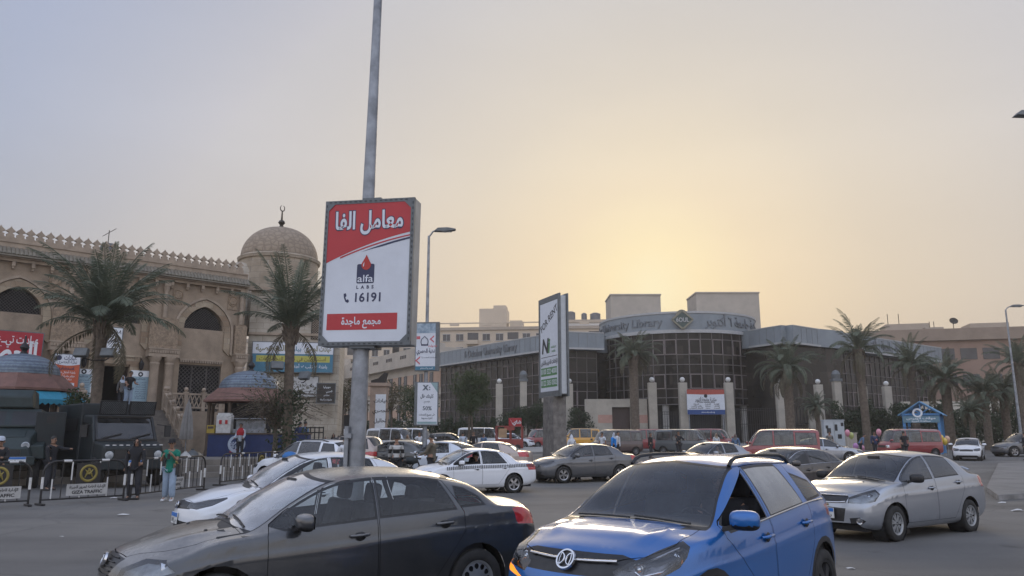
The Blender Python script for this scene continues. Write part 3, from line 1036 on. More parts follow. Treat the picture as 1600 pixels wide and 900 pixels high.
# entrance below the drum: stubby columns, dark recess, roof plant rooms
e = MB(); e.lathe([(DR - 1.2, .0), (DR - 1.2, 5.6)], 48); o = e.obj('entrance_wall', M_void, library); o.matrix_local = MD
for k, a in enumerate((-2.3, -1.95, -1.2, -.85, -1.57)):
	if k == 4: continue
	e = MB(); e.lathe([(.42, 0), (.42, 5.6)], 14, Matrix.Translation(((DR - .5) * math.cos(a), (DR - .5) * math.sin(a), 0)))
	o = e.obj('column', M_conc, library, smooth=40); o.matrix_local = MD
for (x0, x1, z1, y0) in ((14.6, 22.0, 22.3, 112.0), (27.3, 36.6, 22.6, 112.0)):
	e = MB(); e.box(((x0 + x1) / 2, y0 + 3, 18.4), (x1 - x0, 6, (z1 - 18.4) * 2)); e.box(((x0 + x1) / 2, y0 + 3, z1 + .03), (x1 - x0 + .2, 6.2, .22))
	o = e.obj('plant_room', M_beige, library); o.matrix_local = LI

# ================================================================ background blocks
M_apt = mat('apartment_render', (.50, .415, .32), .85, var=.12, vscale=.12)
M_apt2 = mat('apartment_band', (.36, .30, .24), .85, var=.12, vscale=.3)
M_win = mat('shaded_window', (.045, .045, .05), .25, var=.4, vscale=.6)
M_orange = mat('salmon_render', (.42, .28, .20), .85, var=.1, vscale=.4)
M_tank = mat('water_tank', (.12, .12, .125), .6, var=.2)


def block(name, label, cat, c, d, rz, m, rows, cols, wz, wx, rowh=3.1, group=None, balc=None):
	"""a block of flats: local -y faces the square"""
	t = thing(name, label, cat, (c[0], c[1], gz(c[1])), rz, group)
	w, dp, h = d
	b = MB(); b.box((0, dp / 2, h / 2), (w, dp, h)); b.obj('wall', m, t)
	b = MB(); b.box((0, -.08, h + .1), (w + .3, .5, .7)); b.box((0, -.06, h * .5), (w + .1, .12, .3)); b.obj('cornice', M_apt2, t)
	n = 0
	for r in range(rows):
		for k in range(cols):
			x = -w / 2 + (k + .5) * w / cols
			z = h - (r + .62) * rowh
			if balc and (k % balc == 1):
				q = MB(); q.box((x, -.55, z - wz * .75), (w / cols * .82, 1.1, wz * .55)); q.box((x, -.5, z - wz * 1.05), (w / cols * .86, 1.2, .18)); q.obj('balcony', M_apt2 if r % 2 else m, t)
				q = MB(); q.box((x, -.01, z + .1), (wx * 1.5, .06, wz * 1.3)); q.obj('balcony_door', M_win, t)
				continue
			q = MB(); q.box((x, .0, z), (wx, .08, wz)); wn = q.obj('window', M_win, t)
			q = MB()
			q.box((x, -.07, z - wz / 2 - .06), (wx + .3, .2, .12)); q.box((x, -.05, z), (.07, .06, wz)); q.box((x, -.06, z + wz / 2 + .05), (wx + .2, .12, .1))
			q.obj('window_frame', M_fascia2, wn)
	return t


a1 = block('apartment_block', 'cream flats with balconies and a roof tower rising behind the library wing', 'flats', (-6, 178, 0), (72, 16, 25.5), R(-6), M_apt, 4, 23, 1.5, 1.7, balc=3)
b = MB(); b.box((1, 7, 28.0), (6.6, 6, 6)); b.box((2.5, 7, 31.2), (3.0, 4, 1.4)); b.box((6.5, 7, 26.5), (3, 5, 3.2)); b.obj('roof_tower', M_apt, a1)
b = MB()
for k in range(-4, 5): b.box((k * 7.6, .3, 26.6), (2.2, .3, .5)); 
b.box((0, .4, 27.0), (72, .3, .25)); b.obj('roof_railing', M_apt, a1)
a2 = block('apartment_block', 'taller cream flats with dark windows behind the big red and white billboard', 'flats', (-44, 172, 0), (34, 14, 21.5), R(14), M_apt, 6, 13, 1.5, 1.3, balc=4)
a3 = block('apartment_block', 'white flats with water tanks on the roof right of the tall rent sign', 'flats', (22, 186, 0), (24, 14, 28.5), R(-4), mat('white_render', (.55, .53, .5), .85, var=.1, vscale=.2), 4, 9, 1.4, 1.4)
for x, r_, h_ in ((-7.5, 1.1, 2.6), (-4.2, .7, 2.2), (-1.4, 1.3, 2.2), (4, .8, 2.0)):
	b = MB(); b.lathe([(r_, 28.9), (r_, 28.9 + h_), (r_ * .5, 29.2 + h_), (0, 29.2 + h_)], 16, Matrix.Translation((x, 5, 0)))
	b.obj('water_tank', M_tank, a3, smooth=40)

# low beige building with an orange band, left of the library
lb = thing('college_building', 'low beige building with a salmon band and narrow windows left of the library', 'building', (-12.5, 128, .8), math.atan2(.86, -.50))
HB = 15.4
b = MB(); b.box((24, -7, HB / 2), (52, 14, HB)); b.obj('wall', M_beige, lb)
b = MB(); b.box((24, .12, 10.2), (52.1, .3, 2.6)); b.box((24, .12, 4.8), (52.1, .3, 1.6)); b.obj('salmon_band', M_orange, lb)
b = MB(); b.box((24, .5, HB - .9), (53, 1.6, 3.0)); b.box((24, .3, 7.4), (52.4, .7, .5)); b.obj('parapet', M_beige, lb)
for k in range(14):
	for z in (10.0, 5.0):
		x = 1.5 + k * 3.5 + (.8 if k % 2 else 0)
		b = MB(); b.box((x, .22, z), (1.5, .2, 3.0)); w_ = b.obj('window', M_win, lb)
		b = MB(); b.box((x, .36, z - 1.5), (1.5, .3, .14)); b.box((x, .34, z), (.08, .06, 2.8)); b.obj('sill', M_fascia2, w_)
for k in range(7):
	b = MB()
	for j in range(4): b.box((3.5 + k * 7 + j * .75, 1.32, HB - .6), (.45, .1, .6))
	b.obj('vent_slots', M_win, lb)
b = MB(); b.box((50, 3.4, 12.2), (11, 12, 6.6)); b.box((50, 3.4, 16.2), (7, 8, 2.6)); b.obj('projecting_room', M_beige, lb)

# tan and salmon building at the right edge
tb = thing('office_building', 'salmon and tan office building with rooftop clutter beyond the palms and cream wall', 'building', (75, 130, .8), R(-14))
b = MB(); b.box((4, 8, 9.4), (40, 16, 18.8)); b.obj('wall', mat('salmon_wall', (.27, .178, .135), .85, var=.12, vscale=.4), tb)
b = MB(); b.box((4, -.25, 17.9), (40.5, .9, 2.0)); b.box((-14, -1.2, 9), (9, 3, 13)); b.obj('parapet', mat('tan_parapet', (.25, .19, .145), .85, var=.15, vscale=.5), tb)
for k in range(9):
	for z in (14.6, 10.2, 5.6):
		b = MB(); b.box((-8 + k * 3.4, -.02, z), (2.5, .16, 1.9)); b.obj('window', M_win, tb)
for c_, d_ in (((-6, 6, 19.6), (7, 5, 1.8)), ((7, 6, 19.5), (6, 5, 1.4)), ((-2, 4, 19.2), (3, 3, .8))):
	b = MB(); b.box(c_, d_); b.obj('roof_hut', M_apt2, tb)
for x in (-9, -7.2, -2.3, -1.6, 1.5):
	b = MB(); b.tube([(x, 4, 18.8), (x, 4, 22.4 if x < -5 else 20.8)], .06, 6); b.obj('aerial', M_iron, tb)
b = MB(); b.lathe([(0, 0), (.55, .12), (.7, .3)], 14, Matrix.Translation((1.5, 3.8, 20.6)) @ Matrix.Rotation(R(60), 4, 'X')); b.obj('satellite_dish', M_iron, tb)
wl = MB(); wl.box((0, .3, 2.9), (60, .5, 5.8)); 
wall_ = thing('boundary_wall', 'pale cream boundary wall behind the palms at right', 'wall', (78, 108, .8), R(-8))
wl.obj('wall', mat('cream_wall', (.50, .46, .38), .85, var=.12, vscale=.5), wall_)
# ---------------------------------------------------------------- palms, trees, hedges
def leaf_mat(name, c1, c2, c3, scale=1.6, rough=.6):
	m = bpy.data.materials.new(name); m.use_nodes = True
	nt = m.node_tree; N, L = nt.nodes, nt.links
	b = N['Principled BSDF']; tc = N.new('ShaderNodeTexCoord')
	nz = N.new('ShaderNodeTexNoise'); nz.inputs['Scale'].default_value = scale; nz.inputs['Detail'].default_value = 5
	L.new(tc.outputs['Object'], nz.inputs['Vector'])
	rp = N.new('ShaderNodeValToRGB'); set_ramp(rp, [(.3, c1 + (1,)), (.52, c2 + (1,)), (.75, c3 + (1,))])
	L.new(nz.outputs[0], rp.inputs[0]); L.new(rp.outputs[0], b.inputs['Base Color'])
	b.inputs['Roughness'].default_value = rough; b.inputs['Specular IOR Level'].default_value = .3
	tl = N.new('ShaderNodeBsdfTranslucent'); L.new(rp.outputs[0], tl.inputs[0])
	mx = N.new('ShaderNodeMixShader'); mx.inputs[0].default_value = .28
	L.new(b.outputs[0], mx.inputs[1]); L.new(tl.outputs[0], mx.inputs[2]); L.new(mx.outputs[0], N['Material Output'].inputs['Surface'])
	return m


M_frond = leaf_mat('palm_frond', (.085, .105, .075), (.125, .145, .10), (.19, .20, .145))
M_dry = leaf_mat('dry_frond', (.085, .075, .05), (.12, .105, .07), (.16, .14, .095))
M_trunk = mat('palm_trunk', (.115, .09, .068), .95, var=.4, vscale=5, bump=.8, bscale=14)
M_bark = mat('tree_bark', (.10, .08, .06), .95, var=.35, vscale=6, bump=.6, bscale=18)
M_leaf = leaf_mat('tree_leaf', (.030, .048, .020), (.048, .072, .030), (.075, .10, .045), .8)
M_hedge = leaf_mat('hedge_leaf', (.022, .036, .018), (.036, .054, .026), (.058, .078, .04), .5)
M_twig = leaf_mat('dry_twig_leaf', (.07, .065, .04), (.11, .10, .06), (.16, .14, .09), 1.2)


def palm_meshes(seed, H=6.3, rt=.30, LF=3.6, nf=46, nl=30, up=.9, droop=1.0, skirt=6, lw=.05, span=1.42):
	rg = random.Random(seed)
	# trunk with spiral leaf scars
	b = MB()
	nr, ns = int(H / .11), 22
	lean = (rg.uniform(-.02, .02), rg.uniform(-.02, .02))
	rings = []
	for i in range(nr + 1):
		z = H * i / nr
		r0 = rt * (1.2 - .25 * min(1, z / (H * .15))) * (1 if z < H * .84 else 1 + .35 * ((z - H * .84) / (H * .16)) ** 1.2)
		ring = []
		for k in range(ns):
			a = 2 * PI * k / ns
			ph = (i % 2) * .5
			bump = .5 + .5 * math.cos((k / 2 + ph) * 2 * PI)
			tooth = (z / .22) % 1.0
			r = r0 * (1 + .10 * bump * (1 - tooth) + rg.uniform(-.03, .03))
			ring.append(b.bm.verts.new((r * math.cos(a) + lean[0] * z, r * math.sin(a) + lean[1] * z, z)))
		rings.append(ring)
	for i in range(nr):
		for k in range(ns): b.bm.faces.new((rings[i][k], rings[i][(k + 1) % ns], rings[i + 1][(k + 1) % ns], rings[i + 1][k]))
	b.bm.faces.new(rings[-1])
	# old leaf bases under the crown
	for q in range(34):
		a = rg.uniform(0, 2 * PI); z = H - rg.uniform(0, .9)
		d = Vector((math.cos(a), math.sin(a), 0))
		p = Vector((lean[0] * z, lean[1] * z, z)) + d * rt * 1.15
		b.tube([p, p + d * .09 + Vector((0, 0, .22)), p + d * .16 + Vector((0, 0, rg.uniform(.3, .5)))], [.05, .04, .015], 4)
	trunk = b
	top = Vector((lean[0] * H, lean[1] * H, H))
	c = MB(); dr = MB()

	def frond(tgt, az, el, L_, sag, wdt):
		d = Vector((math.cos(az), math.sin(az), 0))
		p = top + d * .12 + Vector((0, 0, rg.uniform(-.25, .25)))
		th = el
		n = 14
		pts = [p.copy()]; tan = []
		for i in range(n):
			t = i / n
			th -= sag / n * (.5 + 1.6 * t)
			v = d * math.cos(th) + Vector((0, 0, math.sin(th)))
			tan.append(v); p = p + v * (L_ / n); pts.append(p.copy())
		tan.append(tan[-1])
		tgt.tube(pts, [.035 * (1 - .8 * i / n) + .006 for i in range(n + 1)], 4, False)
		side = Vector((-d.y, d.x, 0))
		roll = rg.uniform(-.5, .5)
		for i in range(nl):
			t = .12 + .88 * i / (nl - 1)
			f = t * n; k = min(int(f), n - 1)
			q = pts[k].lerp(pts[k + 1], f - k)
			tv = tan[k]
			nrm = side.cross(tv).normalized()
			if nrm.z < 0 and th > -1: pass
			ll = wdt * (math.sin(PI * min(1, (t * .80 + .16))) ** .7) * rg.uniform(.8, 1.1)
			for sg in (1, -1):
				dirv = (side * sg * (math.cos(roll)) + nrm * (.42 + sg * math.sin(roll) * .6) + tv * (.55 + .5 * t)).normalized()
				dirv = (dirv + Vector((rg.uniform(-.12, .12), rg.uniform(-.12, .12), rg.uniform(-.14, .10)))).normalized()
				wv = dirv.cross(nrm).normalized() * lw * .5
				e = q + dirv * ll + Vector((0, 0, -ll * .12))
				m = q + dirv * ll * .5
				vs = [tgt.bm.verts.new(x) for x in (q - wv * .5, m - wv, e, m + wv)]
				tgt.bm.faces.new(vs)

	for i in range(nf):
		u = (i + .5) / nf
		az = i * 2.399963 + rg.uniform(-.5, .5)
		el = (1.52 - span * u ** 1.25) * up + rg.uniform(-.12, .12)
		frond(c, az, el, LF * rg.uniform(.66, 1.1) * (.82 + .18 * math.sin(PI * u)), (.5 + .95 * u) * droop, LF * .155)
	for i in range(skirt):
		frond(dr, rg.uniform(0, 2 * PI), rg.uniform(-.5, -.1), LF * .8, 1.3, LF * .12)
	return trunk, c, dr


def palm(loc, label, group, rz=0.0, **k):
	t = thing('palm_tree', label, 'palm tree', loc, rz, group)
	a, c, d = palm_meshes(**k)
	a.obj('trunk', M_trunk, t, smooth=50)
	c.obj('crown', M_frond, t, recalc=False)
	if k.get('skirt', 6): d.obj('dry_fronds', M_dry, t, recalc=False)
	else: d.bm.free()
	return t


GP = 'date palms around the square'


def pl(px, Y, z=None):
	p = at(px, HOR - 40, Y)
	return (p.x, Y, gz(Y) if z is None else z)


palm(pl(150, 32), 'tall bushy date palm with drooping grey-green fronds behind the dark armoured truck', GP, .4, seed=3, H=6.4, rt=.20, LF=3.9, nf=54, nl=46, up=1.0, droop=.72, skirt=5, lw=.046, span=1.10)
palm(pl(452, 35, .3), 'date palm with upright fronds in front of the blue clinic signboard', GP, 1.2, seed=8, H=6.4, rt=.21, LF=3.8, nf=38, nl=44, up=1.04, droop=.48, skirt=2, lw=.046, span=1.1)
p1 = palm(pl(992, 84), 'faint date palm standing before the left half of the round library drum', GP, .2, seed=11, H=9.8, rt=.48, LF=3.9, nf=36, nl=26, droop=1.2, skirt=8, lw=.09)
p2 = palm(pl(1234, 72), 'date palm with hanging lower fronds before the library corner right of the drum', GP, .9, seed=12, H=7.4, rt=.42, LF=4.0, nf=34, nl=28, up=1.0, droop=1.3, skirt=10, lw=.09)
p3 = palm(pl(1352, 70), 'tallest date palm with a sparse windswept crown before the right library wing', GP, .1, seed=14, H=9.0, rt=.36, LF=4.0, nf=24, nl=28, up=1.05, droop=1.0, skirt=4, lw=.09)
p4 = palm(pl(1430, 76), 'slim date palm at the far end of the right library wing, behind the blue shelter', GP, 2.2, seed=15, H=8.1, rt=.34, LF=3.4, nf=30, nl=26, up=1.1, skirt=5, lw=.09)
p5 = palm(pl(1481, 72), 'stout date palm with a broad crown just right of the blue shelter', GP, 1.7, seed=16, H=6.4, rt=.42, LF=3.7, nf=38, nl=26, droop=1.15, skirt=10, lw=.09)
for px, Y, rz, src, sc, lab in ((1540, 70, 2.0, p5, .78, 'shorter date palm in the row before the cream wall, with brown hanging fronds'), (1570, 72, .6, p5, .84, 'date palm right behind the grey sport utility car'),
								(1597, 66, 3.0, p3, .82, 'date palm just beyond the street lamp'), (1516, 66, 4.0, p5, .52, 'small low date palm beside the right post of the blue shelter'),
								(1277, 80, 1.0, p2, .55, 'small date palm beside the grey electrical cabinet'), (1640, 70, 2.5, p4, .9, 'outermost date palm past the street lamp')):
	c = copy_tree(src); c.location = pl(px, Y); c.rotation_euler.z = rz; c.scale = (sc, sc, sc)
	c['label'] = lab


def leaves(b, n, fn, size, rg, flat=.0):
	"""n small leaf faces at points given by fn()"""
	for _ in range(n):
		p = fn()
		s = size * rg.uniform(.6, 1.35)
		d = Vector((rg.gauss(0, 1), rg.gauss(0, 1), rg.gauss(0, .7))).normalized()
		e = d.orthogonal().normalized()
		e = (Matrix.Rotation(rg.uniform(0, 6.28), 3, d) @ e)
		f = d.cross(e)
		vs = [b.bm.verts.new(p + e * s * x + f * s * y * .5) for x, y in ((-.5, 0), (0, .5), (.6, 0), (0, -.5))]
		b.bm.faces.new(vs)


def tree(name, label, loc, H, rc, n, size, m, seed, cat='tree', group=None, trunks=1, flat=.8):
	rg = random.Random(seed)
	t = thing(name, label, cat, loc, 0, group)
	lobes = []
	for i in range(16):
		a = rg.uniform(0, 2 * PI); r = rc * rg.uniform(.15, .72); z = rg.uniform(-.62, .62) * rc * flat
		lobes.append((Vector((r * math.cos(a), r * math.sin(a), H + z)), rc * rg.uniform(.28, .48)))
	b = MB()
	for k in range(trunks):
		x0 = (k - (trunks - 1) / 2) * .35
		b.tube([(x0, 0, 0), (x0 * .8 + .03, .02, H * .3), (x0 * .5, 0, H - rc * .55), (x0 * .3, .05, H)], [.15, .11, .09, .05], 9)
	for c, r in lobes[:11]:
		b.tube([(0, 0, H - rc * .7 * flat), Vector((0, 0, H - rc * .45 * flat)).lerp(c, .5), c], [.07, .045, .015], 5)
	b.obj('trunk', M_bark, t, smooth=50)

	def pt():
		c, r = rg.choice(lobes)
		d = Vector((rg.gauss(0, 1), rg.gauss(0, 1), rg.gauss(0, 1))).normalized()
		return c + d * r * (rg.random() ** .4)
	b = MB(); leaves(b, n, pt, size, rg)
	b.obj('crown', m, t, recalc=False)
	return t


tree('street_tree', 'round dark green tree on thin trunks in front of the left library wing', pl(735, 71), 5.2, 2.35, 7000, .20, M_leaf, 5, trunks=2, flat=.85)
tree('tree', 'dark green tree behind the gate left of the two-sign lamp post', pl(650, 82), 4.4, 2.6, 3600, .24, M_leaf, 6)
tree('tree', 'pale thin tree behind the gate pillar beside the mosque', pl(612, 74), 4.8, 2.2, 1500, .20, M_twig, 7)
tree('tree', 'half-bare tree between the mosque corner and the billboard post', pl(536, 70), 5.0, 2.4, 1400, .22, M_twig, 9)
tree('bush', 'dark bush against the library fence left of the rent tower', pl(808, 86), 2.6, 2.3, 2600, .24, M_hedge, 10, cat='bush')
tree('bush', 'dark bush against the library fence close to the rent tower base', pl(838, 86), 3.2, 2.0, 2400, .24, M_hedge, 13, cat='bush')
tree('bush', 'low dark bush right of the rent tower base', pl(912, 88), 2.8, 1.9, 2200, .24, M_hedge, 17, cat='bush')
tree('shrub', 'green pot shrub beside the mosque entrance', tuple(at(123, 632, 33.5)[:2]) + (2.2,), 1.0, .75, 1100, .12, M_leaf, 19, cat='shrub')
tb_ = tree('dry_shrub', 'tangled dry shrub spreading around the palm in front of the kiosk', pl(432, 36, .7), 2.7, 2.5, 900, .12, M_twig, 21, cat='shrub', flat=.42)
rg = random.Random(4)
b = MB()
for _ in range(110):
	a = rg.uniform(0, 2 * PI); r = rg.uniform(1.2, 2.9); z = rg.uniform(1.9, 3.4)
	p0 = Vector((rg.uniform(-.3, .3), rg.uniform(-.3, .3), rg.uniform(1.4, 2.3)))
	p1 = Vector((r * math.cos(a), r * math.sin(a), z))
	b.tube([p0, p0.lerp(p1, .5) + Vector((0, 0, .35)), p1 + Vector((0, 0, -.25))], [.02, .014, .006], 4, False)
b.obj('branches', M_bark, tb_)
b = MB(); rgl = random.Random(31)
leaves(b, 800, lambda: Vector((rgl.gauss(0, .33), rgl.gauss(0, .33), rgl.uniform(.2, 3.4))), .16, rgl)
tag(b.obj('ivy', M_hedge), 'dark ivy climbing the trunk of the palm near the kiosk', 'ivy').location = pl(452, 34.9, .4)


def hedge(label, a, c_, h, w, n, seed, m=None):
	rg = random.Random(seed)
	a = Vector(a + (0,)); c_ = Vector(c_ + (0,))
	d = c_ - a; s = Vector((-d.y, d.x, 0)).normalized()
	t = thing('hedge', label, 'hedge', (a.x, a.y, gz(a.y)))

	def pt():
		u = rg.random()
		hh = h * (.86 + .14 * math.sin(u * 37 + seed) + .10 * math.sin(u * 91))
		return d * u + s * rg.uniform(-w, w) + Vector((0, 0, rg.random() ** .8 * hh))
	b = MB(); leaves(b, n, pt, .34, rg); b.obj('foliage', m or M_hedge, t, recalc=False)
	b = MB()
	for i in range(14):
		p = d * ((i + .5) / 14); b.tube([p, p + Vector((0, 0, h * .8))], [.06, .03], 5)
	b.obj('stems', M_bark, t)


def px2(px, Y): return tuple(at(px, HOR, Y)[:2])


hedge('tall dark clipped hedge behind the blue bus shelter', px2(1305, 84), px2(1640, 84), 4.6, 1.2, 17000, 2)
hedge('dark hedge along the fence between the round tree and the rent tower', px2(690, 92), px2(790, 92), 3.2, 1.0, 4500, 3)
hedge('dark hedge beneath the gate left of the round tree', px2(505, 84), px2(690, 90), 3.0, 1.0, 5000, 5)
# ---------------------------------------------------------------- vehicles
class Shell:
	"""half of a car's skin as a smooth surface, cut into panels along outlines given in side, front or plan view"""

	def __init__(s, S, step):
		s.S = S
		s.xr, s.xf = S['ends']
		bm = s.bm = bmesh.new()
		s.P = bm.faces.layers.int.new('part')
		xs = [s.xr]
		Rn = .07
		e = [0, .006, .02, .04, .07]
		xs = [s.xr + q for q in e] + list(np.arange(s.xr + .07 + step, s.xf - .07 - step * .5, step)) + [s.xf - q for q in e[::-1]]
		rows = []
		for k, x in enumerate(xs):
			d = min(x - s.xr, s.xf - x)
			ins = Rn - math.sqrt(max(Rn**2 - (Rn - d)**2, 0)) if d < Rn else 0
			sec = s.section(x)
			zs = [p[1] for p in sec]
			zm, hh = (max(zs) + min(zs)) / 2, (max(zs) - min(zs)) / 2
			rows.append([(x, max(y - ins * min(1, y / .2), 0), zm + (z - zm) * (1 - ins / hh)) for y, z in sec])
		for end in (0, -1):
			base = rows[end]
			caps = []
			for q in (.86, .7, .5, .3, .12, 0):
				caps.append([(x, y * q, z) for x, y, z in base])
			rows = (caps[::-1] + rows) if end == 0 else (rows + caps)
		V = [[bm.verts.new(s.warp(*p)) for p in r] for r in rows]
		for i in range(len(V) - 1):
			for j in range(len(V[0]) - 1):
				q = []
				for v in (V[i][j], V[i][j + 1], V[i + 1][j + 1], V[i + 1][j]):
					if all((v.co - w.co).length > 1e-6 for w in q): q.append(v)
				if len(q) >= 3: bm.faces.new(q)
		bmesh.ops.remove_doubles(bm, verts=bm.verts, dist=1e-5)
		bmesh.ops.recalc_face_normals(bm, faces=bm.faces)
		# make sure they point outwards
		t = sum((f.normal.y if f.calc_center_median().y > .6 else 0) for f in bm.faces)
		if t < 0: bmesh.ops.reverse_faces(bm, faces=bm.faces)

	def half(s, x): return pchip(s.S['half'], x)
	def low(s, x): return pchip(s.S['low'], x)
	def belt(s, x): return pchip(s.S['belt'], x)
	def top(s, x): return pchip(s.S['top'], x)

	def corner(s, x):
		yb, zb, zt = s.half(x), s.belt(x), s.top(x)
		cr = pchip(s.S['crown'], x)
		ze = max(zb + .006, zt - cr)
		ld = s.S.get('ledge', .065)
		if not isinstance(ld, float): ld = pchip(ld, x)
		yk = yb - ld - s.S['tumble'] * (ze - zb)
		return max(yk, .05), ze

	def section(s, x):
		yb, zl, zb, zt = s.half(x), s.low(x), s.belt(x), s.top(x)
		prof = s.S.get('side', [(0, -.10), (.05, -.05), (.14, -.018), (.26, -.006), (.42, 0), (.58, -.001), (.70, -.006), (.765, -.004), (.79, -.012), (.84, -.020), (.92, -.027), (1, -.045)])
		pts = [(yb + o, zl + (zb - zl) * t) for t, o in prof]
		yk, ze = s.corner(x)
		ya = yb + prof[-1][1]
		n2 = 7
		for k in range(1, n2 + 1):
			t = k / n2
			pts.append((ya + (yk - ya) * t + .014 * math.sin(PI * t) * min(1, (ze - zb) / .3), zb + (ze - zb) * t))
		for k in range(1, 13):
			y = yk * (1 - k / 12)
			e = s.S.get('crown_pow', 2.2)
			pts.append((y, zt - (zt - ze) * (y / yk) ** e if zt > ze else ze))
		for _ in range(s.S.get('soft', 2)):
			q = list(pts)
			for i in range(len(prof) - 1, len(pts) - 1):
				pts[i] = (.5 * q[i][0] + .25 * (q[i - 1][0] + q[i + 1][0]), .5 * q[i][1] + .25 * (q[i - 1][1] + q[i + 1][1]))
		pts[-1] = (0, pts[-1][1])
		return pts

	def warp(s, x, y, z):
		S = s.S
		bf, br = S.get('bow', (.3, .16))
		wf = sstep((x - (s.xf - 1.15)) / 1.15) ** 1.3
		wr = sstep(((s.xr + .9) - x) / .9) ** 1.3
		k = (abs(y) / .85)
		dx = -bf * wf * k ** 2.2 + br * wr * k ** 2.4
		if 'ridge' in S and x > S['cowl'] + .05 and z > .75:
			xa, ya, yb, hh = S['ridge']
			u = (x - S['cowl']) / (s.xf - S['cowl'])
			z += hh * sstep((x - S['cowl'] - .05) / .15) * sstep((s.xf - .12 - x) / .2) * math.exp(-((abs(y) - (ya + (yb - ya) * u)) / .05) ** 2)
		if 'nose' in S: dx -= pchip(S['nose'], z) * wf ** 2
		if 'tail' in S: dx += pchip(S['tail'], z) * wr ** 2
		return Vector((x + dx, y, z))

	def cut(s, pts, d, pred, src=0):
		bm, P = s.bm, s.P
		d = Vector(d)
		pts = [Vector(p) for p in pts]
		c = sum(pts, Vector()) / len(pts)
		cur = [f for f in bm.faces if f[P] == src and pred(f.calc_center_median(), f.normal)]
		n = len(pts)
		for i in range(n):
			a, b = pts[i], pts[(i + 1) % n]
			nn = (b - a).cross(d)
			if nn.length < 1e-9: continue
			nn.normalize()
			if nn.dot(c - a) > 0: nn = -nn
			es = set(); vs = set()
			for f in cur:
				es.update(f.edges); vs.update(f.verts)
			if not cur: return []
			r = bmesh.ops.bisect_plane(bm, geom=list(vs) + list(es) + cur, dist=2e-5, plane_co=a, plane_no=nn)
			cur = [f for f in r['geom'] if isinstance(f, bmesh.types.BMFace) and nn.dot(f.calc_center_median() - a) < 0]
		return cur

	def cut2(s, view, poly, pred, src=0, ang=0):
		if view == 'side': return s.cut([(x, 0, z) for x, z in poly], (0, 1, 0), pred, src)
		if view == 'front': return s.cut([(0, y, z) for y, z in poly], (1, 0, 0), pred, src)
		if view == 'plan': return s.cut([(x, y, 0) for x, y in poly], (0, 0, 1), pred, src)
		ca, sa = math.cos(ang), math.sin(ang)        # 'turn': seen from a direction ang off the nose, t measured from the end of the car
		x0 = s.xf if ca > 0 else s.xr
		k = 1 if ca > 0 else -1
		return s.cut([(x0 - k * sa * t, abs(ca) * t, z) for t, z in poly], (ca, sa, 0), pred, src)

	def settag(s, faces, k, mi=None):
		for f in faces:
			f[s.P] = k
			if mi is not None: f.material_index = mi

	def emit(s, k, name, mats, parent, mode='centre', smooth=38, shift=0.0):
		"""mode centre: both halves in one mesh; left/right: one half"""
		fs = [f for f in s.bm.faces if f[s.P] == k]
		if not fs: return None
		nb = bmesh.new()
		for side in ((1, -1) if mode == 'centre' else ((1,) if mode == 'left' else (-1,))):
			vm = {}
			for f in fs:
				q = []
				for v in f.verts:
					if v not in vm:
						co = v.co - v.normal * shift if shift else v.co
						vm[v] = nb.verts.new((co.x, co.y * side, co.z))
					q.append(vm[v])
				try:
					nf = nb.faces.new(q if side == 1 else q[::-1])
					nf.material_index = f.material_index
				except ValueError:
					pass
		if mode == 'centre':
			bmesh.ops.remove_doubles(nb, verts=[v for v in nb.verts if abs(v.co.y) < 2e-4], dist=3e-4)
		me = bpy.data.meshes.new(name)
		nb.to_mesh(me); nb.free()
		for m in (mats if isinstance(mats, (list, tuple)) else [mats]): me.materials.append(m)
		me.polygons.foreach_set('use_smooth', [True] * len(me.polygons))
		me.set_sharp_from_angle(angle=R(smooth))
		o = link(bpy.data.objects.new(name, me))
		o.parent = parent
		return o


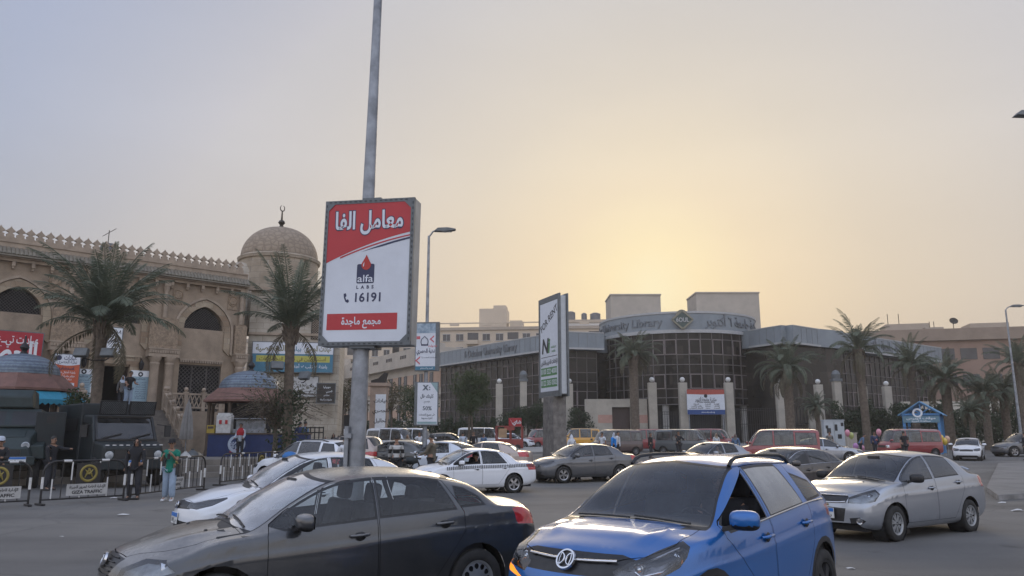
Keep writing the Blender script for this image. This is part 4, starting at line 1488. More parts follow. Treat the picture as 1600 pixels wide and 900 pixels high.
def wheel(parent, pos, r, w, side, style, spin=0.0, steer=0.0, lod=0):
	M = Matrix.Translation(pos) @ Matrix.Rotation(steer, 4, 'Z') @ Matrix.Rotation(-PI / 2 * side, 4, 'X')   # local +Z points outwards
	n = (40, 28, 18)[lod]
	b = MB()
	rr = r * style.get('rim', .64)
	b.lathe([(rr, -w / 2), (r - .035, -w / 2), (r - .008, -w / 2 + .02), (r, -w / 2 + .045), (r, w / 2 - .045), (r - .008, w / 2 - .018), (r - .03, w / 2 - .003),
			 (rr + .02, w / 2 + .002), (rr + .004, w / 2 - .008), (rr, w / 2 - .02), (rr - .012, -w / 2)], n, M)
	wh = b.obj('wheel', M_rubber, parent, smooth=45)
	b = MB()
	hw = w / 2
	b.mi = 1
	b.lathe([(0, hw - .09), (rr - .02, hw - .09), (rr - .005, hw - .02)], n, M)              # dark inside
	b.mi = 0
	b.lathe([(rr - .028, hw - .03), (rr - .02, hw - .012), (rr + .003, hw - .004), (rr + .006, hw - .012)], n, M)
	k = style['n']
	kind = style['kind']
	if kind == 'cover':                                        # plastic cover with a ring of round holes
		b.lathe([(0, hw - .004), (rr * .30, hw - .006), (rr * .56, hw - .012)], n, M)
		b.lathe([(rr * .86, hw - .018), (rr - .02, hw - .022)], n, M)
		for i in range(k):
			a0 = 2 * PI * (i + .5) / k + spin
			q = []
			for t in np.linspace(-.5, .5, 7):
				a = a0 + t * 2 * PI / k
				q.append(a)
			pa, pb = [], []
			for j, t in enumerate(np.linspace(0, 1, 7)):
				rad = rr * (.54 + .34 * t)
				half = (PI / k) * (1 - .74 * math.sin(PI * t) ** .7)
				pa.append(M @ Vector((rad * math.cos(a0 - half), rad * math.sin(a0 - half), hw - .013 - .006 * t)))
				pb.append(M @ Vector((rad * math.cos(a0 + half), rad * math.sin(a0 + half), hw - .013 - .006 * t)))
			for j in range(6): b.poly([pa[j], pb[j], pb[j + 1], pa[j + 1]])
	else:
		b.lathe([(0, hw - .012), (rr * .2, hw - .014), (rr * .24, hw - .03)], 16, M)
		for i in range(k):
			for tw in ((-.11, .11) if kind == 'twin' else (0,)):
				a0 = 2 * PI * i / k + spin
				wd = style.get('w', .05)
				w0, w1 = rr * wd * 2.0, rr * wd * 2.6
				pts = []
				d0 = Vector((math.cos(a0 + tw * .9), math.sin(a0 + tw * .9), 0)); d1 = Vector((math.cos(a0 + tw * 1.5), math.sin(a0 + tw * 1.5), 0))
				t0 = Vector((-d0.y, d0.x, 0)); t1 = Vector((-d1.y, d1.x, 0))
				A = [d0 * rr * .16 + t0 * w0, d0 * rr * .16 - t0 * w0, d1 * (rr - .018) - t1 * w1, d1 * (rr - .018) + t1 * w1]
				z0, z1 = hw - .016, hw - .022
				up = [b.bm.verts.new(M @ Vector((p.x, p.y, z0 if j < 2 else z1))) for j, p in enumerate(A)]
				dn = [b.bm.verts.new(M @ Vector((p.x * 1.0, p.y * 1.0, (z0 if j < 2 else z1) - .04))) for j, p in enumerate(A)]
				b.bm.faces.new(up)
				for j in range(4): b.bm.faces.new((up[j], dn[j], dn[(j + 1) % 4], up[(j + 1) % 4]))
		b.mi = 1
		for i in range(5):
			a = 2 * PI * i / 5 + spin
			b.lathe([(0, hw - .009), (.011, hw - .009), (.011, hw - .02)], 6, M @ Matrix.Translation((rr * .14 * math.cos(a), rr * .14 * math.sin(a), 0)))
	b.obj('rim', [style['mat'], M_dark], wh, smooth=35)
	return wh


def seats(parent, S, right=True):
	"""front seats with head restraints, rear bench, dashboard and steering wheel"""
	x0 = S['seat_x']; zs = S.get('seat_z', .0)
	for sy in (1, -1):
		b = MB()
		b.box((x0 + .12, .36 * sy, .48 + zs), (.5, .48, .16))
		b.box((x0 - .20, .36 * sy, .80 + zs), (.14, .47, .62), 0, Matrix.Rotation(R(-14), 4, 'Y'))
		o = b.obj('seat', M_seat, parent, smooth=60, bevel=.045)
		b = MB()
		b.box((x0 - .31, .36 * sy, 1.20 + zs), (.10, .26, .20), 0, Matrix.Rotation(R(-10), 4, 'Y'))
		b.obj('headrest', M_seat, o, smooth=60, bevel=.04)
	xb = x0 - S.get('seat_gap', .82)
	b = MB()
	b.box((xb + .12, 0, .48 + zs), (.5, 1.25, .16))
	b.box((xb - .22, 0, .78 + zs), (.14, 1.25, .58), 0, Matrix.Rotation(R(-18), 4, 'Y'))
	o = b.obj('rear_seat', M_seat, parent, smooth=60, bevel=.045)
	for sy in (1, -1):
		b = MB()
		b.box((xb - .33, .36 * sy, 1.13 + zs), (.09, .25, .17), 0, Matrix.Rotation(R(-10), 4, 'Y'))
		b.obj('headrest', M_seat, o, smooth=60, bevel=.035)
	b = MB()
	xd = S['dash_x']; zd = S['dash_z']
	b.prism([(xd + .55, zd - .03), (xd + .05, zd + .02), (xd - .08, zd - .06), (xd - .06, zd - .35), (xd + .55, zd - .35)], 1.36, Matrix.Translation((0, -.68, 0)))
	b.box((xd - .06, .36, zd + .05), (.20, .34, .09))
	b.obj('dashboard', M_dark, parent, smooth=40, bevel=.02)
	b = MB()
	Mw = Matrix.Translation((xd - .26, .36, zd - .02)) @ Matrix.Rotation(R(-65), 4, 'Y')
	pts = [Mw @ Vector((.18 * math.cos(a), .18 * math.sin(a), 0)) for a in np.linspace(0, 2 * PI, 25)]
	b.tube(pts, .015, 8, False)
	b.bar(pts[0], pts[12], .03); b.bar(pts[6], Mw @ Vector((0, 0, 0)), .03)
	b.obj('steering_wheel', M_black, parent, smooth=60)
	b = MB()                                                    # inner mirror
	b.box((S['cowl'] - .62, 0, S['roof_z'] - .13), (.03, .24, .07))
	b.obj('inside_mirror', M_black, parent, bevel=.012)


def plate(parent, M, blue=True, txt='١٢٥', w=.36, h=.17, digits=True):
	b = MB()
	b.mi = 0; b.box((0, 0, 0), (w, .012, h), 0); fs = b.bm.faces
	b.mi = 1; b.box((0, -.009, h * .30), (w * .97, .008, h * .34))
	b.mi = 2
	b.text(txt[0], h * .52, Matrix.Translation((-w * .24, -.0092, -h * .2)) @ Matrix.Rotation(PI / 2, 4, 'X'), bold=.002, width=w * .34)
	b.text(txt[1], h * .5, Matrix.Translation((w * .24, -.0092, -h * .2)) @ Matrix.Rotation(PI / 2, 4, 'X'), bold=.002, width=w * .30)
	b.box((0, -.0075, -h * .2), (.004, .004, h * .5))
	for v in b.bm.verts: v.co = M @ v.co
	return b.obj('number_plate', [M_plate, M_plate_blue, M_ink], parent)


def car(name, label, cat, S, body, loc, rz, lod=0, group=None, glass_side=None, glass_front=None, plates=True):
	t = thing(name, label, cat, loc, rz, group)
	sh = Shell(S, S.get('step', (.045, .07, .12)[lod]))
	side = lambda c, n: n.y > .2
	wb, r = S['wb'], S['r']
	mats = [body, M_black]
	gs = glass_side or M_tint
	gf = glass_front or M_screen
	ids = iter(range(2, 200))
	# wheel openings
	ra = S.get('arch', r + .055)
	axles = S.get('axles', (wb / 2, -wb / 2))
	na = (22, 16, 12)[lod]
	for ax in axles:
		arch = [(ax + ra * math.cos(a), r + .01 + ra * math.sin(a)) for a in np.linspace(0, 2 * PI, na, endpoint=False)]
		if S.get('clad'):
			rc = ra + S['clad']
			big = [(ax + rc * math.cos(a), r + .01 + rc * math.sin(a)) for a in np.linspace(0, 2 * PI, na, endpoint=False)]
			f = sh.cut2('side', big, lambda c, n: n.y > -.2 and c.z < .95)
			for q in f: q.material_index = 1
		f = sh.cut2('side', arch, lambda c, n: n.y > -.2 and c.z < .95)
		sh.settag(f, 1)
	bmesh.ops.delete(sh.bm, geom=[f for f in sh.bm.faces if f[sh.P] == 1], context='FACES')
	if S.get('clad'):
		f = sh.cut2('side', [(sh.xr + .2, -.2), (sh.xf - .2, -.2), (sh.xf - .2, S['clad_z']), (sh.xr + .2, S['clad_z'])], lambda c, n: n.y > .1)
		for q in f: q.material_index = 1
	# doors and their windows
	doors = []
	for di, D in enumerate(S['doors']):
		a, b = D['x']                                            # front and rear edge, a > b
		zb_ = lambda x: sh.belt(x)
		zt_ = lambda x, m: sh.corner(x)[1] - m
		m_out = .012
		z0 = D.get('z0', sh.low((a + b) / 2) + .10)
		ft, rt = D.get('xt', (a, b))                             # edges at window top
		top = []
		for x in np.linspace(ft, rt, 9):
			if zt_(x, m_out) > zb_(x) + .01: top.append((x, zt_(x, m_out)))
		pts = [(a - D.get('cutf', 0), z0), (a, z0 + D.get('cutfz', .05)), (a, zb_(a) - .02)] + top + [(b, zb_(b) - .02), (b, z0 + D.get('cutz', .05)), (b + D.get('cut', 0), z0)]
		pid = next(ids)
		outer = sh.cut2('side', pts, side)
		sh.settag(outer, 1)
		inner = sh.cut2('side', inset_poly(pts, .006 if lod < 2 else .01), lambda c, n: True, 1)
		if lod < 2:
			sh.settag(inner, pid)
			bmesh.ops.delete(sh.bm, geom=[f for f in sh.bm.faces if f[sh.P] == 1], context='FACES')
		else:
			sh.settag(outer, pid)
			for f in [f for f in sh.bm.faces if f[sh.P] == 1]: f[sh.P] = pid
		gid = None
		if D.get('win'):
			wa, wbk = D['win']                                   # front and rear end of the glass at the belt
			wat, wbt = D.get('wint', D['win'])                   # same at the top
			def wpoly(mt, mb, ex):
				up = [(x, zt_(x, mt)) for x in np.linspace(wat + ex, wbt - ex, 9) if zt_(x, mt) > zb_(x) + mb + .012]
				lo = [(wbk - ex, zb_(wbk) + mb), (wa + ex, zb_(wa) + mb)]
				return up + lo
			ring = sh.cut2('side', wpoly(.020, .006, .022), lambda c, n: True, pid)
			for f in ring: f.material_index = 1
			gid = next(ids)
			g = sh.cut2('side', wpoly(.042, .030, 0), lambda c, n: True, pid)
			sh.settag(g, gid, 0)
		doors.append((D, pid, gid))
	quarters = []
	for Q in S.get('quarters', ()):
		f = sh.cut2('side', inset_poly(Q, -.024), side)
		for q in f: q.material_index = 1
		f = sh.cut2('side', Q, side)
		k = next(ids); sh.settag(f, k, 0); quarters.append(k)
	# windscreen and rear window
	def screen(x0, x1, sgn, m=.034):
		pts = []
		for x in np.linspace(x0, x1, 8):
			yk, ze = sh.corner(x)
			y = yk - m
			zt = sh.top(x)
			pts.append((y, zt - (zt - ze) * (y / yk) ** 2.2))
		pts = [(-.05, sh.top(x0))] + pts + [(-.05, sh.top(x1))]
		return pts
	g_f = g_r = None
	if S.get('screen'):
		x0, x1 = S['screen']
		pr = lambda c, n: n.x > .12 and c.x > x1 - .12 and c.x < x0 + .25
		f = sh.cut2('front', inset_poly(screen(x0, x1, 1), -.018), pr)
		for q in f: q.material_index = 1
		f = sh.cut2('front', screen(x0, x1, 1), pr)
		g_f = next(ids); sh.settag(f, g_f, 0)
	if S.get('rear_screen'):
		x0, x1 = S['rear_screen']
		pr2 = lambda c, n: n.x < -.12 and c.x < x1 + .12 and c.x > x0 - .2
		f = sh.cut2('front', inset_poly(screen(x0, x1, -1), -.015), pr2)
		for q in f: q.material_index = 1
		f = sh.cut2('front', screen(x0, x1, -1), pr2)
		g_r = next(ids); sh.settag(f, g_r, 0)
	# lids
	lids = []
	if lod < 2:
		for nm in ('hood', 'trunk_lid'):
			if nm not in S: continue
			pr = lambda c, n: n.z > .25
			o = sh.cut2('plan', S[nm], pr); sh.settag(o, 1)
			i = sh.cut2('plan', inset_poly(S[nm], .006), lambda c, n: True, 1)
			k = next(ids); sh.settag(i, k)
			bmesh.ops.delete(sh.bm, geom=[f for f in sh.bm.faces if f[sh.P] == 1], context='FACES')
			lids.append((nm, k))
	# lamps, grille, any other coloured patch of the skin
	patches = []
	for nm, view, poly, m, opt in S.get('patches', ()):
		sgn = opt.get('sgn', 1)
		pr = (lambda c, n: n.x * sgn > opt.get('lim', .1) and abs(c.x) > opt.get('xmin', 1.0)) if view != 'side' else (lambda c, n: n.y > .15)
		fs = []
		for src in [0] + [k for q, k in lids]:
			fs += sh.cut2(view, poly, pr, src, R(opt.get('ang', 0)))
		k = next(ids)
		sh.settag(fs, k, 0)
		patches.append((nm, k, m, opt))
	# ---- link the parts
	sh.emit(0, 'body', mats, t)
	for D, pid, gid in doors:
		for mode in ('left', 'right'):
			if D.get('only') and D['only'] != mode: continue
			d = sh.emit(pid, 'door', mats, t, mode)
			if d is None: continue
			sg = 1 if mode == 'left' else -1
			if gid and not (D.get('open') == mode): sh.emit(gid, 'window', D.get('glass', gs), d, mode)
			if D.get('handle') and lod < 2:
				hx, hz = D['handle']
				hy = sh.half(hx) * sg
				q = MB()
				q.mi = 0
				q.tube([(hx + .10, hy - .012 * sg, hz), (hx + .075, hy + .022 * sg, hz + .004), (hx - .06, hy + .024 * sg, hz + .008), (hx - .09, hy - .01 * sg, hz + .008)], [.012, .014, .015, .012], 8)
				q.mi = 1
				q.lathe([(0, .012), (.03, .010), (.042, .002)], 14, Matrix.Translation((hx, hy - .004 * sg, hz - .004)) @ Matrix.Rotation(-PI / 2 * sg, 4, 'X') @ Matrix.Scale(1.25, 4, (1, 0, 0)))
				q.obj('handle', [S.get('handle_mat', body), M_black], d, smooth=50)
			if D.get('mirror') and D.get('mirror_only', mode) == mode:
				mx, mz = D['mirror']
				hy = (sh.half(mx) - .05) * sg
				q = MB()
				q.mi = 1
				q.bar((mx + .02, hy - .02 * sg, mz - .03), (mx, hy + .10 * sg, mz), .07, .035)
				q.mi = 0
				Mm = Matrix.Translation((mx - .02, hy + .145 * sg, mz + .045)) @ Matrix.Rotation(R(8) * sg, 4, 'Z') @ Matrix.Diagonal((.088, .122, .08, 1))
				n = 16
				def mf(u, v):
					th, ph = u * PI, v * 2 * PI
					x, y, z = math.cos(th), math.sin(th) * math.cos(ph), math.sin(th) * math.sin(ph)
					sx = 1.0 if x > 0 else .42
					pw = .62
					f_ = lambda a: math.copysign(abs(a) ** pw, a)
					return Mm @ Vector((x * sx, f_(y), f_(z)))
				q.grid(mf, 10, 20)
				q.mi = 2
				q.poly([Mm @ Vector((-.44, y, z)) for y, z in ((-.72, -.72), (.72, -.72), (.78, .66), (-.72, .74))])
				bmesh.ops.remove_doubles(q.bm, verts=q.bm.verts, dist=1e-5)
				for f in q.bm.faces:
					if f.material_index == 0 and f.calc_center_median().z < mz + .045 - .034: f.material_index = 1
				q.obj('side_mirror', [S.get('mirror_mat', body), M_black, M_chrome], d, smooth=50)
	for k in quarters:
		for mode in ('left', 'right'): sh.emit(k, 'quarter_window', gs, t, mode)
	if g_f: sh.emit(g_f, 'windscreen', gf, t)
	if g_r: sh.emit(g_r, 'rear_window', gs if not S.get('rear_clear') else gf, t)
	for nm, k in lids: sh.emit(k, nm, mats, t)
	for nm, k, m, opt in patches:
		for mode in (('centre',) if opt.get('centre') else ('left', 'right')):
			o = sh.emit(k, nm, m, t, mode)
			if o and opt.get('bucket') and lod < 2:
				sh.emit(k, 'reflector', opt['bucket'], o, mode, shift=.05)
				for (lx, ly, lz, lr) in opt.get('bulbs', ()):
					sg = -1 if mode == 'right' else 1
					q = MB()
					lx = min([f.calc_center_median().x for f in sh.bm.faces if f[sh.P] == k and (Vector((0, ly, lz)) - Vector((0, f.calc_center_median().y, f.calc_center_median().z))).length < lr * 1.3] or [lx]) - .05
					MM = Matrix.Translation((lx, ly * sg, lz)) @ Matrix.Rotation(PI / 2, 4, 'Y')
					q.lathe([(0, .045), (lr * .45, .04), (lr * .8, .02), (lr * .92, .0)], 20, MM)
					q.mi = 1
					q.lathe([(lr * .92, .0), (lr, .03), (lr * 1.12, .028), (lr * 1.15, -.03)], 20, MM)
					q.obj('lamp_bulb', [M_lens if False else M_reflector, M_chrome], o, smooth=50)
	# wheels
	tr = S.get('track', sh.half(0) - S['tw'] / 2 - .015)
	for ax in axles:
		for sg in (1, -1):
			wheel(t, (ax, tr * sg, r), r, S['tw'], sg, S['wheel'], spin=.3 + ax, steer=S.get('steer', 0) if ax > 0 else 0, lod=lod)
	# underside, wheel housings and cabin floor
	b = MB()
	zl = sh.low(0)
	b.box(((sh.xr + sh.xf) / 2, 0, zl + .05), (sh.xf - sh.xr - .5, (tr - S['tw'] / 2 - .03) * 2, .12))
	for ax in axles:
		for sg in (1, -1):
			b.lathe([(ra + .015, -.02), (ra + .015, -.28)], 20, Matrix.Translation((ax, (sh.half(ax) - .03) * sg, r + .01)) @ Matrix.Rotation(-PI / 2 * sg, 4, 'X'), 0, 2 * PI)
	if lod < 2 and not S.get('no_cabin'):
		zc = sh.belt(0) - .06
		for x in (S['dash_x'] + .35, S['rear_wall']):
			w2 = sh.half(x) - .07
			b.poly([(x, -w2, zl + .12), (x, w2, zl + .12), (x, w2, zc), (x, -w2, zc)])
		for sg in (1, -1):
			ys = [(x, (sh.half(x) - .075) * sg) for x in np.linspace(S['rear_wall'], S['dash_x'] + .35, 8)]
			for i in range(7):
				b.poly([(ys[i][0], ys[i][1], zl + .12), (ys[i + 1][0], ys[i + 1][1], zl + .12), (ys[i + 1][0], ys[i + 1][1], zc), (ys[i][0], ys[i][1], zc)])
		xs_ = [S['screen'][0] + .02, sh.xf - .12]
		b.poly([(xs_[0], -.55, sh.top(xs_[0]) - .16), (xs_[0], .55, sh.top(xs_[0]) - .16), (xs_[1] - .2, .5, .62), (xs_[1] - .2, -.5, .62)])
	if S.get('parcel'):
		x0, x1, z = S['parcel']
		b.poly([(x0, -.6, z), (x0, .6, z), (x1, .6, z), (x1, -.6, z)])
	b.obj('underbody', M_dark, t)
	if lod == 2:                                                 # dark cabin seen through tinted panes
		pass
	elif not S.get('no_cabin'):
		seats(t, S)
	if lod < 2 and S.get('wipers'):
		for y0, y1 in S['wipers']:
			x = S['screen'][0]
			b = MB()
			z0 = sh.top(x + .05)
			pts = []
			for k in range(6):
				y = y0 + (y1 - y0) * k / 5
				xx = x + .035 - .05 * k / 5
				yk, ze = sh.corner(xx); zt = sh.top(xx)
				pts.append(sh.warp(xx, y, zt - (zt - ze) * (abs(y) / yk) ** 2.2 + .016))
			b.tube(pts, .009, 6)
			b.obj('wiper', M_black, t)
	S['_shell'] = sh
	t['rz'] = rz
	del t['rz']
	return t, sh


ALLOY5 = dict(kind='spoke', n=5, w=.075, mat=M_alloy, rim=.66)
ALLOY8 = dict(kind='twin', n=5, w=.035, mat=M_alloy, rim=.66)
TWIN7 = dict(kind='twin', n=7, w=.036, mat=M_cover, rim=.63)
HOLES = dict(kind='cover', n=12, mat=M_cover, rim=.62)
STEEL = dict(kind='cover', n=9, mat=mat('steel_wheel', (.16, .16, .165), .5, .5, var=.2), rim=.6)

M_headlamp = M_lens
M_house = mat('lamp_housing', (.10, .10, .11), .25, .7, var=.5, vscale=9)
M_house_l = mat('lamp_housing_pale', (.36, .38, .40), .3, .25, var=.35, vscale=8)
M_grille = mat('grille_black', (.014, .014, .015), .4, var=.4, vscale=20)


def sedan(L=4.5, wb=2.6, f_over=.9, H=1.46, W=.86, r=.31, cowl=1.0, roof_f=.15, roof_r=-1.0, deck=-1.72, hood0=.74, hood1=.98, tail=1.03, belt_f=.90, belt_r=.98, **kw):
	xf = wb / 2 + f_over; xr = xf - L
	S = dict(ends=(xr, xf), wb=wb, r=r, tw=.2, tumble=.42, roof_z=H,
			 half=[(xr, W - .13), (xr + .25, W - .06), (xr + .8, W - .012), (0, W), (xf - .9, W - .01), (xf - .4, W - .05), (xf, W - .12)],
			 low=[(xr, .32), (xr + .35, .24), (-wb / 2 + .5, .19), (wb / 2 - .5, .19), (xf - .3, .2), (xf, .25)],
			 belt=[(xr, tail - .12), (xr + .2, tail - .075), (deck, belt_r + .005), (-.9, belt_r), (.2, belt_f + .02), (cowl, belt_f - .01), (cowl + .5, hood0 + .10), (xf - .2, hood0 - .02), (xf, hood0 - .10)],
			 top=[(xr, tail - .035), (xr + .12, tail), (deck - .12, tail + .015), (deck, tail + .04), ((deck + roof_r) / 2, (tail + H) / 2 + .055), (roof_r, H - .055), (roof_r + .35, H - .01), (-.28, H), (roof_f - .12, H - .022), (roof_f, H - .045),
				  ((roof_f + cowl) / 2, (H - .04 + hood1) / 2 + .032), (cowl, hood1), (cowl + .12, hood1 - .02), (cowl + .6, hood1 - .10), (xf - .25, hood0 + .06), (xf - .08, hood0 + .015), (xf, hood0 - .02)],
			 crown=[(xr, .05), (deck, .05), (roof_r, .075), (0, .07), (roof_f, .075), (cowl, .075), (cowl + .3, .075), (xf, .06)],
			 bow=(.32, .16), nose=[(.15, .10), (.3, .02), (.45, 0), (.6, .015), (.8, .09)], tail=[(.2, .06), (.45, 0), (.7, .01), (1.0, .06)],
			 screen=(cowl - .04, roof_f + .05), rear_screen=(deck + .06, roof_r - .03), cowl=cowl,
			 seat_x=cowl - 1.05, dash_x=cowl - .28, dash_z=hood1 - .06, rear_wall=deck + .25, parcel=(deck + .02, deck + .42, tail - .03),
			 doors=[dict(x=(cowl - .12, -.10), xt=(cowl - .02, -.10), win=(cowl - .14, -.045), wint=(cowl - .06, -.05), handle=(.06, belt_f - .115), mirror=(cowl - .34, belt_f + .03), cutf=.06, cutfz=.2),
					dict(x=(-.115, -1.10), xt=(-.115, roof_r + .08), win=(-.155, -.98), wint=(-.155, roof_r + .16), handle=(-.90, belt_r - .115), cut=.42, cutz=.52)],
			 ledge=[(xr, .13), (deck, .12), (roof_r, .07), (roof_f, .065), (cowl - .15, .125), (cowl + .1, .14), (xf, .10)],
			 wheel=ALLOY5, wipers=((.55, 0), (-.02, -.58)))
	yk = W - .12
	S['hood'] = [(cowl + .05, -.05), (cowl + .05, yk - .07), (cowl + .5, yk - .09), (xf - .42, yk - .22), (xf - .17, .38), (xf - .12, -.05)]
	S['trunk_lid'] = [(deck - .03, -.05), (deck - .03, yk - .14), (xr + .25, yk - .17), (xr + .1, yk - .26), (xr + .06, -.05)]
	S.update(kw)
	return S
# ---------------------------------------------------------------- billboards, signs and lamps
M_steel = mat('galvanised_steel', (.25, .26, .275), .5, .5, var=.32, vscale=4.5, bump=.15, bscale=20)
M_frame = mat('sign_frame_grey', (.13, .14, .145), .55, .3, var=.2)
M_white = mat('sign_white', (.60, .62, .66), .5, var=.05)
M_sred = mat('sign_red', (.42, .03, .035), .5, var=.06)
M_navy = mat('sign_navy', (.025, .03, .075), .5, var=.1)
M_teal = mat('sign_teal', (.05, .17, .25), .5, var=.1)
M_sign_grey = mat('sign_side_grey', (.26, .27, .275), .6, .2, var=.15)


def plane_xz(b, x0, z0, x1, z1, y):
	b.poly([(x0, y, z0), (x1, y, z0), (x1, y, z1), (x0, y, z1)])


TX = lambda x, y, z: Matrix.Translation((x, y, z)) @ Matrix.Rotation(PI / 2, 4, 'X')

# ---- the big lamp post with the red and white billboard
PB = gnd(552, 741); PB = at(555.5, 700, 10.0); PB.z = 0
bp_ = thing('lamp_post', 'tall grey steel lamp post carrying the red and white billboard', 'lamp post', PB)
b = MB()
zs = [0, .03, .9, 2.5, 4.85, 7.2, 9.6]
b.tube([(.010 * z, 0, z) for z in zs], [.125, .118, .114, .108, .084, .062, .05], 20)
b.obj('pole', M_steel, bp_, smooth=50)
b = MB(); b.box((0, 0, .015), (.42, .42, .03)); b.obj('base_plate', M_steel, bp_)
b = MB(); b.box((-.10, -.09, 1.35), (.05, .05, 1.1)); b.box((-.08, -.105, 1.78), (.09, .05, .06)); b.obj('conduit', M_steel, bp_)
BW, BH, BD = 1.25, 1.95, .27
bc = at(574, 424, 9.84)
bb = thing('billboard', 'red and white laboratory billboard fixed round the big lamp post', 'billboard', bc, R(-11))
bb.rotation_euler = (0, R(.6), R(-11))
b = MB(); b.box((0, BD / 2, 0), (BW, BD - .03, BH)); b.obj('case', M_sign_grey, bb, bevel=.015)
b = MB()
fw = .05
for s_ in (1, -1):
	b.box((s_ * (BW / 2 - fw / 2), -.005, 0), (fw, .04, BH)); b.box((0, -.005, s_ * (BH / 2 - fw / 2)), (BW, .038, fw))
b.mi = 1
for k in range(25): 
	for s_ in (1, -1): b.box((s_ * (BW / 2 - .022), -.0265, -BH / 2 + .08 + k * .075), (.014, .004, .034))
for k in range(16):
	for s_ in (1, -1): b.box((-BW / 2 + .07 + k * .071, -.0265, s_ * (BH / 2 - .022)), (.034, .004, .014))
for sx in (1, -1):
	for sz in (1, -1):
		b.mi = 0
		b.poly([(sx * (BW / 2 - fw), -.0285, sz * (BH / 2 - fw)), (sx * (BW / 2 - fw - .09), -.0285, sz * (BH / 2 - fw)), (sx * (BW / 2 - fw), -.0285, sz * (BH / 2 - fw - .09))])
b.obj('frame', [M_frame, mat('frame_slot', (.045, .045, .047), .6, var=.2)], bb, recalc=True)
w_, h_ = BW - .09, BH - .09
U = lambda u: (u - .5) * w_
V = lambda v: (.5 - v) * h_
b = MB(); plane_xz(b, U(0), V(1), U(1), V(0), -.016); b.obj('poster', mat('poster_vinyl', (.57, .59, .63), .42, var=.07, vscale=1.6, bump=.35, bscale=3.5), bb)


def ribbon(b, f0, f1, u0, u1, y, n=20):
	for i in range(n):
		ua, ub = u0 + (u1 - u0) * i / n, u0 + (u1 - u0) * (i + 1) / n
		b.poly([(U(ua), y, V(f0(ua))), (U(ub), y, V(f0(ub))), (U(ub), y, V(f1(ub))), (U(ua), y, V(f1(ua)))])


cv = lambda u: .435 - .30 * u + .09 * u * u
b = MB()
ribbon(b, lambda u: 0.0, cv, 0, 1, -.0185)
b.obj('red_field', M_sred, bb)
b = MB(); ribbon(b, lambda u: cv(u) + .018 - .014 * (1 - u), lambda u: cv(u) + .028 - .012 * (1 - u), .17, 1, -.0185); b.obj('red_stripe', M_sred, bb)
b = MB(); plane_xz(b, U(.05), V(.915), U(.88), V(.80), -.0185)
b.obj('red_bar', M_sred, bb)
b = MB(); ribbon(b, lambda u: cv(u) + .036, lambda u: cv(u) + .036 + .014 * min(1, (u - .42) * 4), .42, 1, -.0185); b.obj('navy_stripe', M_navy, bb)
b = MB()
q = []
for cx, cz, a0 in ((.57, .46, 0), (.40, .46, 90), (.40, .575, 180), (.57, .575, 270)):
	for a in range(0, 91, 15): q.append((U(cx) + .022 * math.cos(R(a0 + a)), -.0185, V(cz) + .022 * math.sin(R(a0 + a))))
b.poly(q); b.obj('logo_square', M_navy, bb, recalc=False)
b = MB()
b.text('L  A  B  S', .062, TX(U(.485), -.0185, V(.615)), bold=.002)
b.text('16191', .165, TX(U(.525), -.0185, V(.69)), bold=.0035, width=.35)
ph = [(.235, .658), (.262, .655), (.272, .675), (.257, .684), (.272, .704), (.290, .697), (.305, .712), (.290, .724), (.262, .716), (.242, .69)]
b.poly([(U(x), -.0185, V(z)) for x, z in ph])
b.obj('navy_lettering', M_navy, bb, recalc=False)
b = MB(); b.text(ar('معامل الفا'), .33, TX(U(.5), -.0205, V(.135)), bold=.022, width=.97); b.obj('headline_outline', M_navy, bb, recalc=False)
b = MB()
b.text(ar('معامل الفا'), .33, TX(U(.5), -.0225, V(.135)), bold=.009, width=.945); b.obj('headline', M_white, bb, recalc=False)
b = MB()
b.text(ar('مجمع ماجدة'), .135, TX(U(.46), -.0205, V(.855)), bold=.003, width=.54); b.obj('bar_lettering', M_white, bb, recalc=False)
b = MB()
b.text('alfa', .135, TX(U(.485), -.0205, V(.555)), bold=.001, width=.215)
b.obj('logo_lettering', M_white, bb, recalc=False)
b = MB()
drop = [(0, .135)] + [(.066 * math.sin(a), -.02 - .066 * math.cos(a) + .02) for a in np.linspace(2.35, -2.35, 18)]
b.poly([(U(.49) + x, -.0215, V(.455) + z) for x, z in drop])
b.obj('blood_drop', mat('drop_red', (.40, .02, .012), .4, var=.1), bb, recalc=False)
b = MB()
b.poly([(U(.49) - .045, -.0235, V(.455) - .0), (U(.49) - .025, -.0235, V(.455) + .04), (U(.49) - .03, -.0235, V(.455) - .01), (U(.49) - .04, -.0235, V(.455) - .03)])
b.obj('drop_glint', M_white, bb, recalc=False)
b = MB(); b.box((.02, BD / 2, BH / 2 + .0), (.26, BD + .02, .05)); b.box((-.03, BD / 2, -BH / 2 - .01), (.34, BD, .05)); b.obj('bracket', M_frame, bb)


def street_lamp(label, loc, H, arm, rz, group=None, r0=.10, name='street_lamp'):
	t = thing(name, label, 'street lamp', loc, rz, group)
	b = MB(); b.tube([(0, 0, 0), (0, 0, H * .5), (0, 0, H)], [r0, r0 * .72, r0 * .5], 14); b.box((0, 0, .02), (.4, .4, .04)); b.obj('pole', M_steel, t, smooth=50)
	b = MB(); b.tube([(0, 0, H - .05), (.12, 0, H + .10), (arm * .5, 0, H + .20), (arm, 0, H + .28)], .04, 8); b.obj('arm', M_steel, t, smooth=50)
	b = MB()
	b.prism([(arm - .1, H + .22), (arm + .08, H + .38), (arm + .55, H + .40), (arm + .95, H + .33), (arm + .9, H + .27), (arm + .45, H + .20)], .30, Matrix.Translation((0, -.15, 0)))
	b.mi = 1; b.box((arm + .5, 0, H + .215), (.5, .22, .03))
	b.obj('lamp_head', [M_frame, M_lens], t, bevel=.02)
	return t


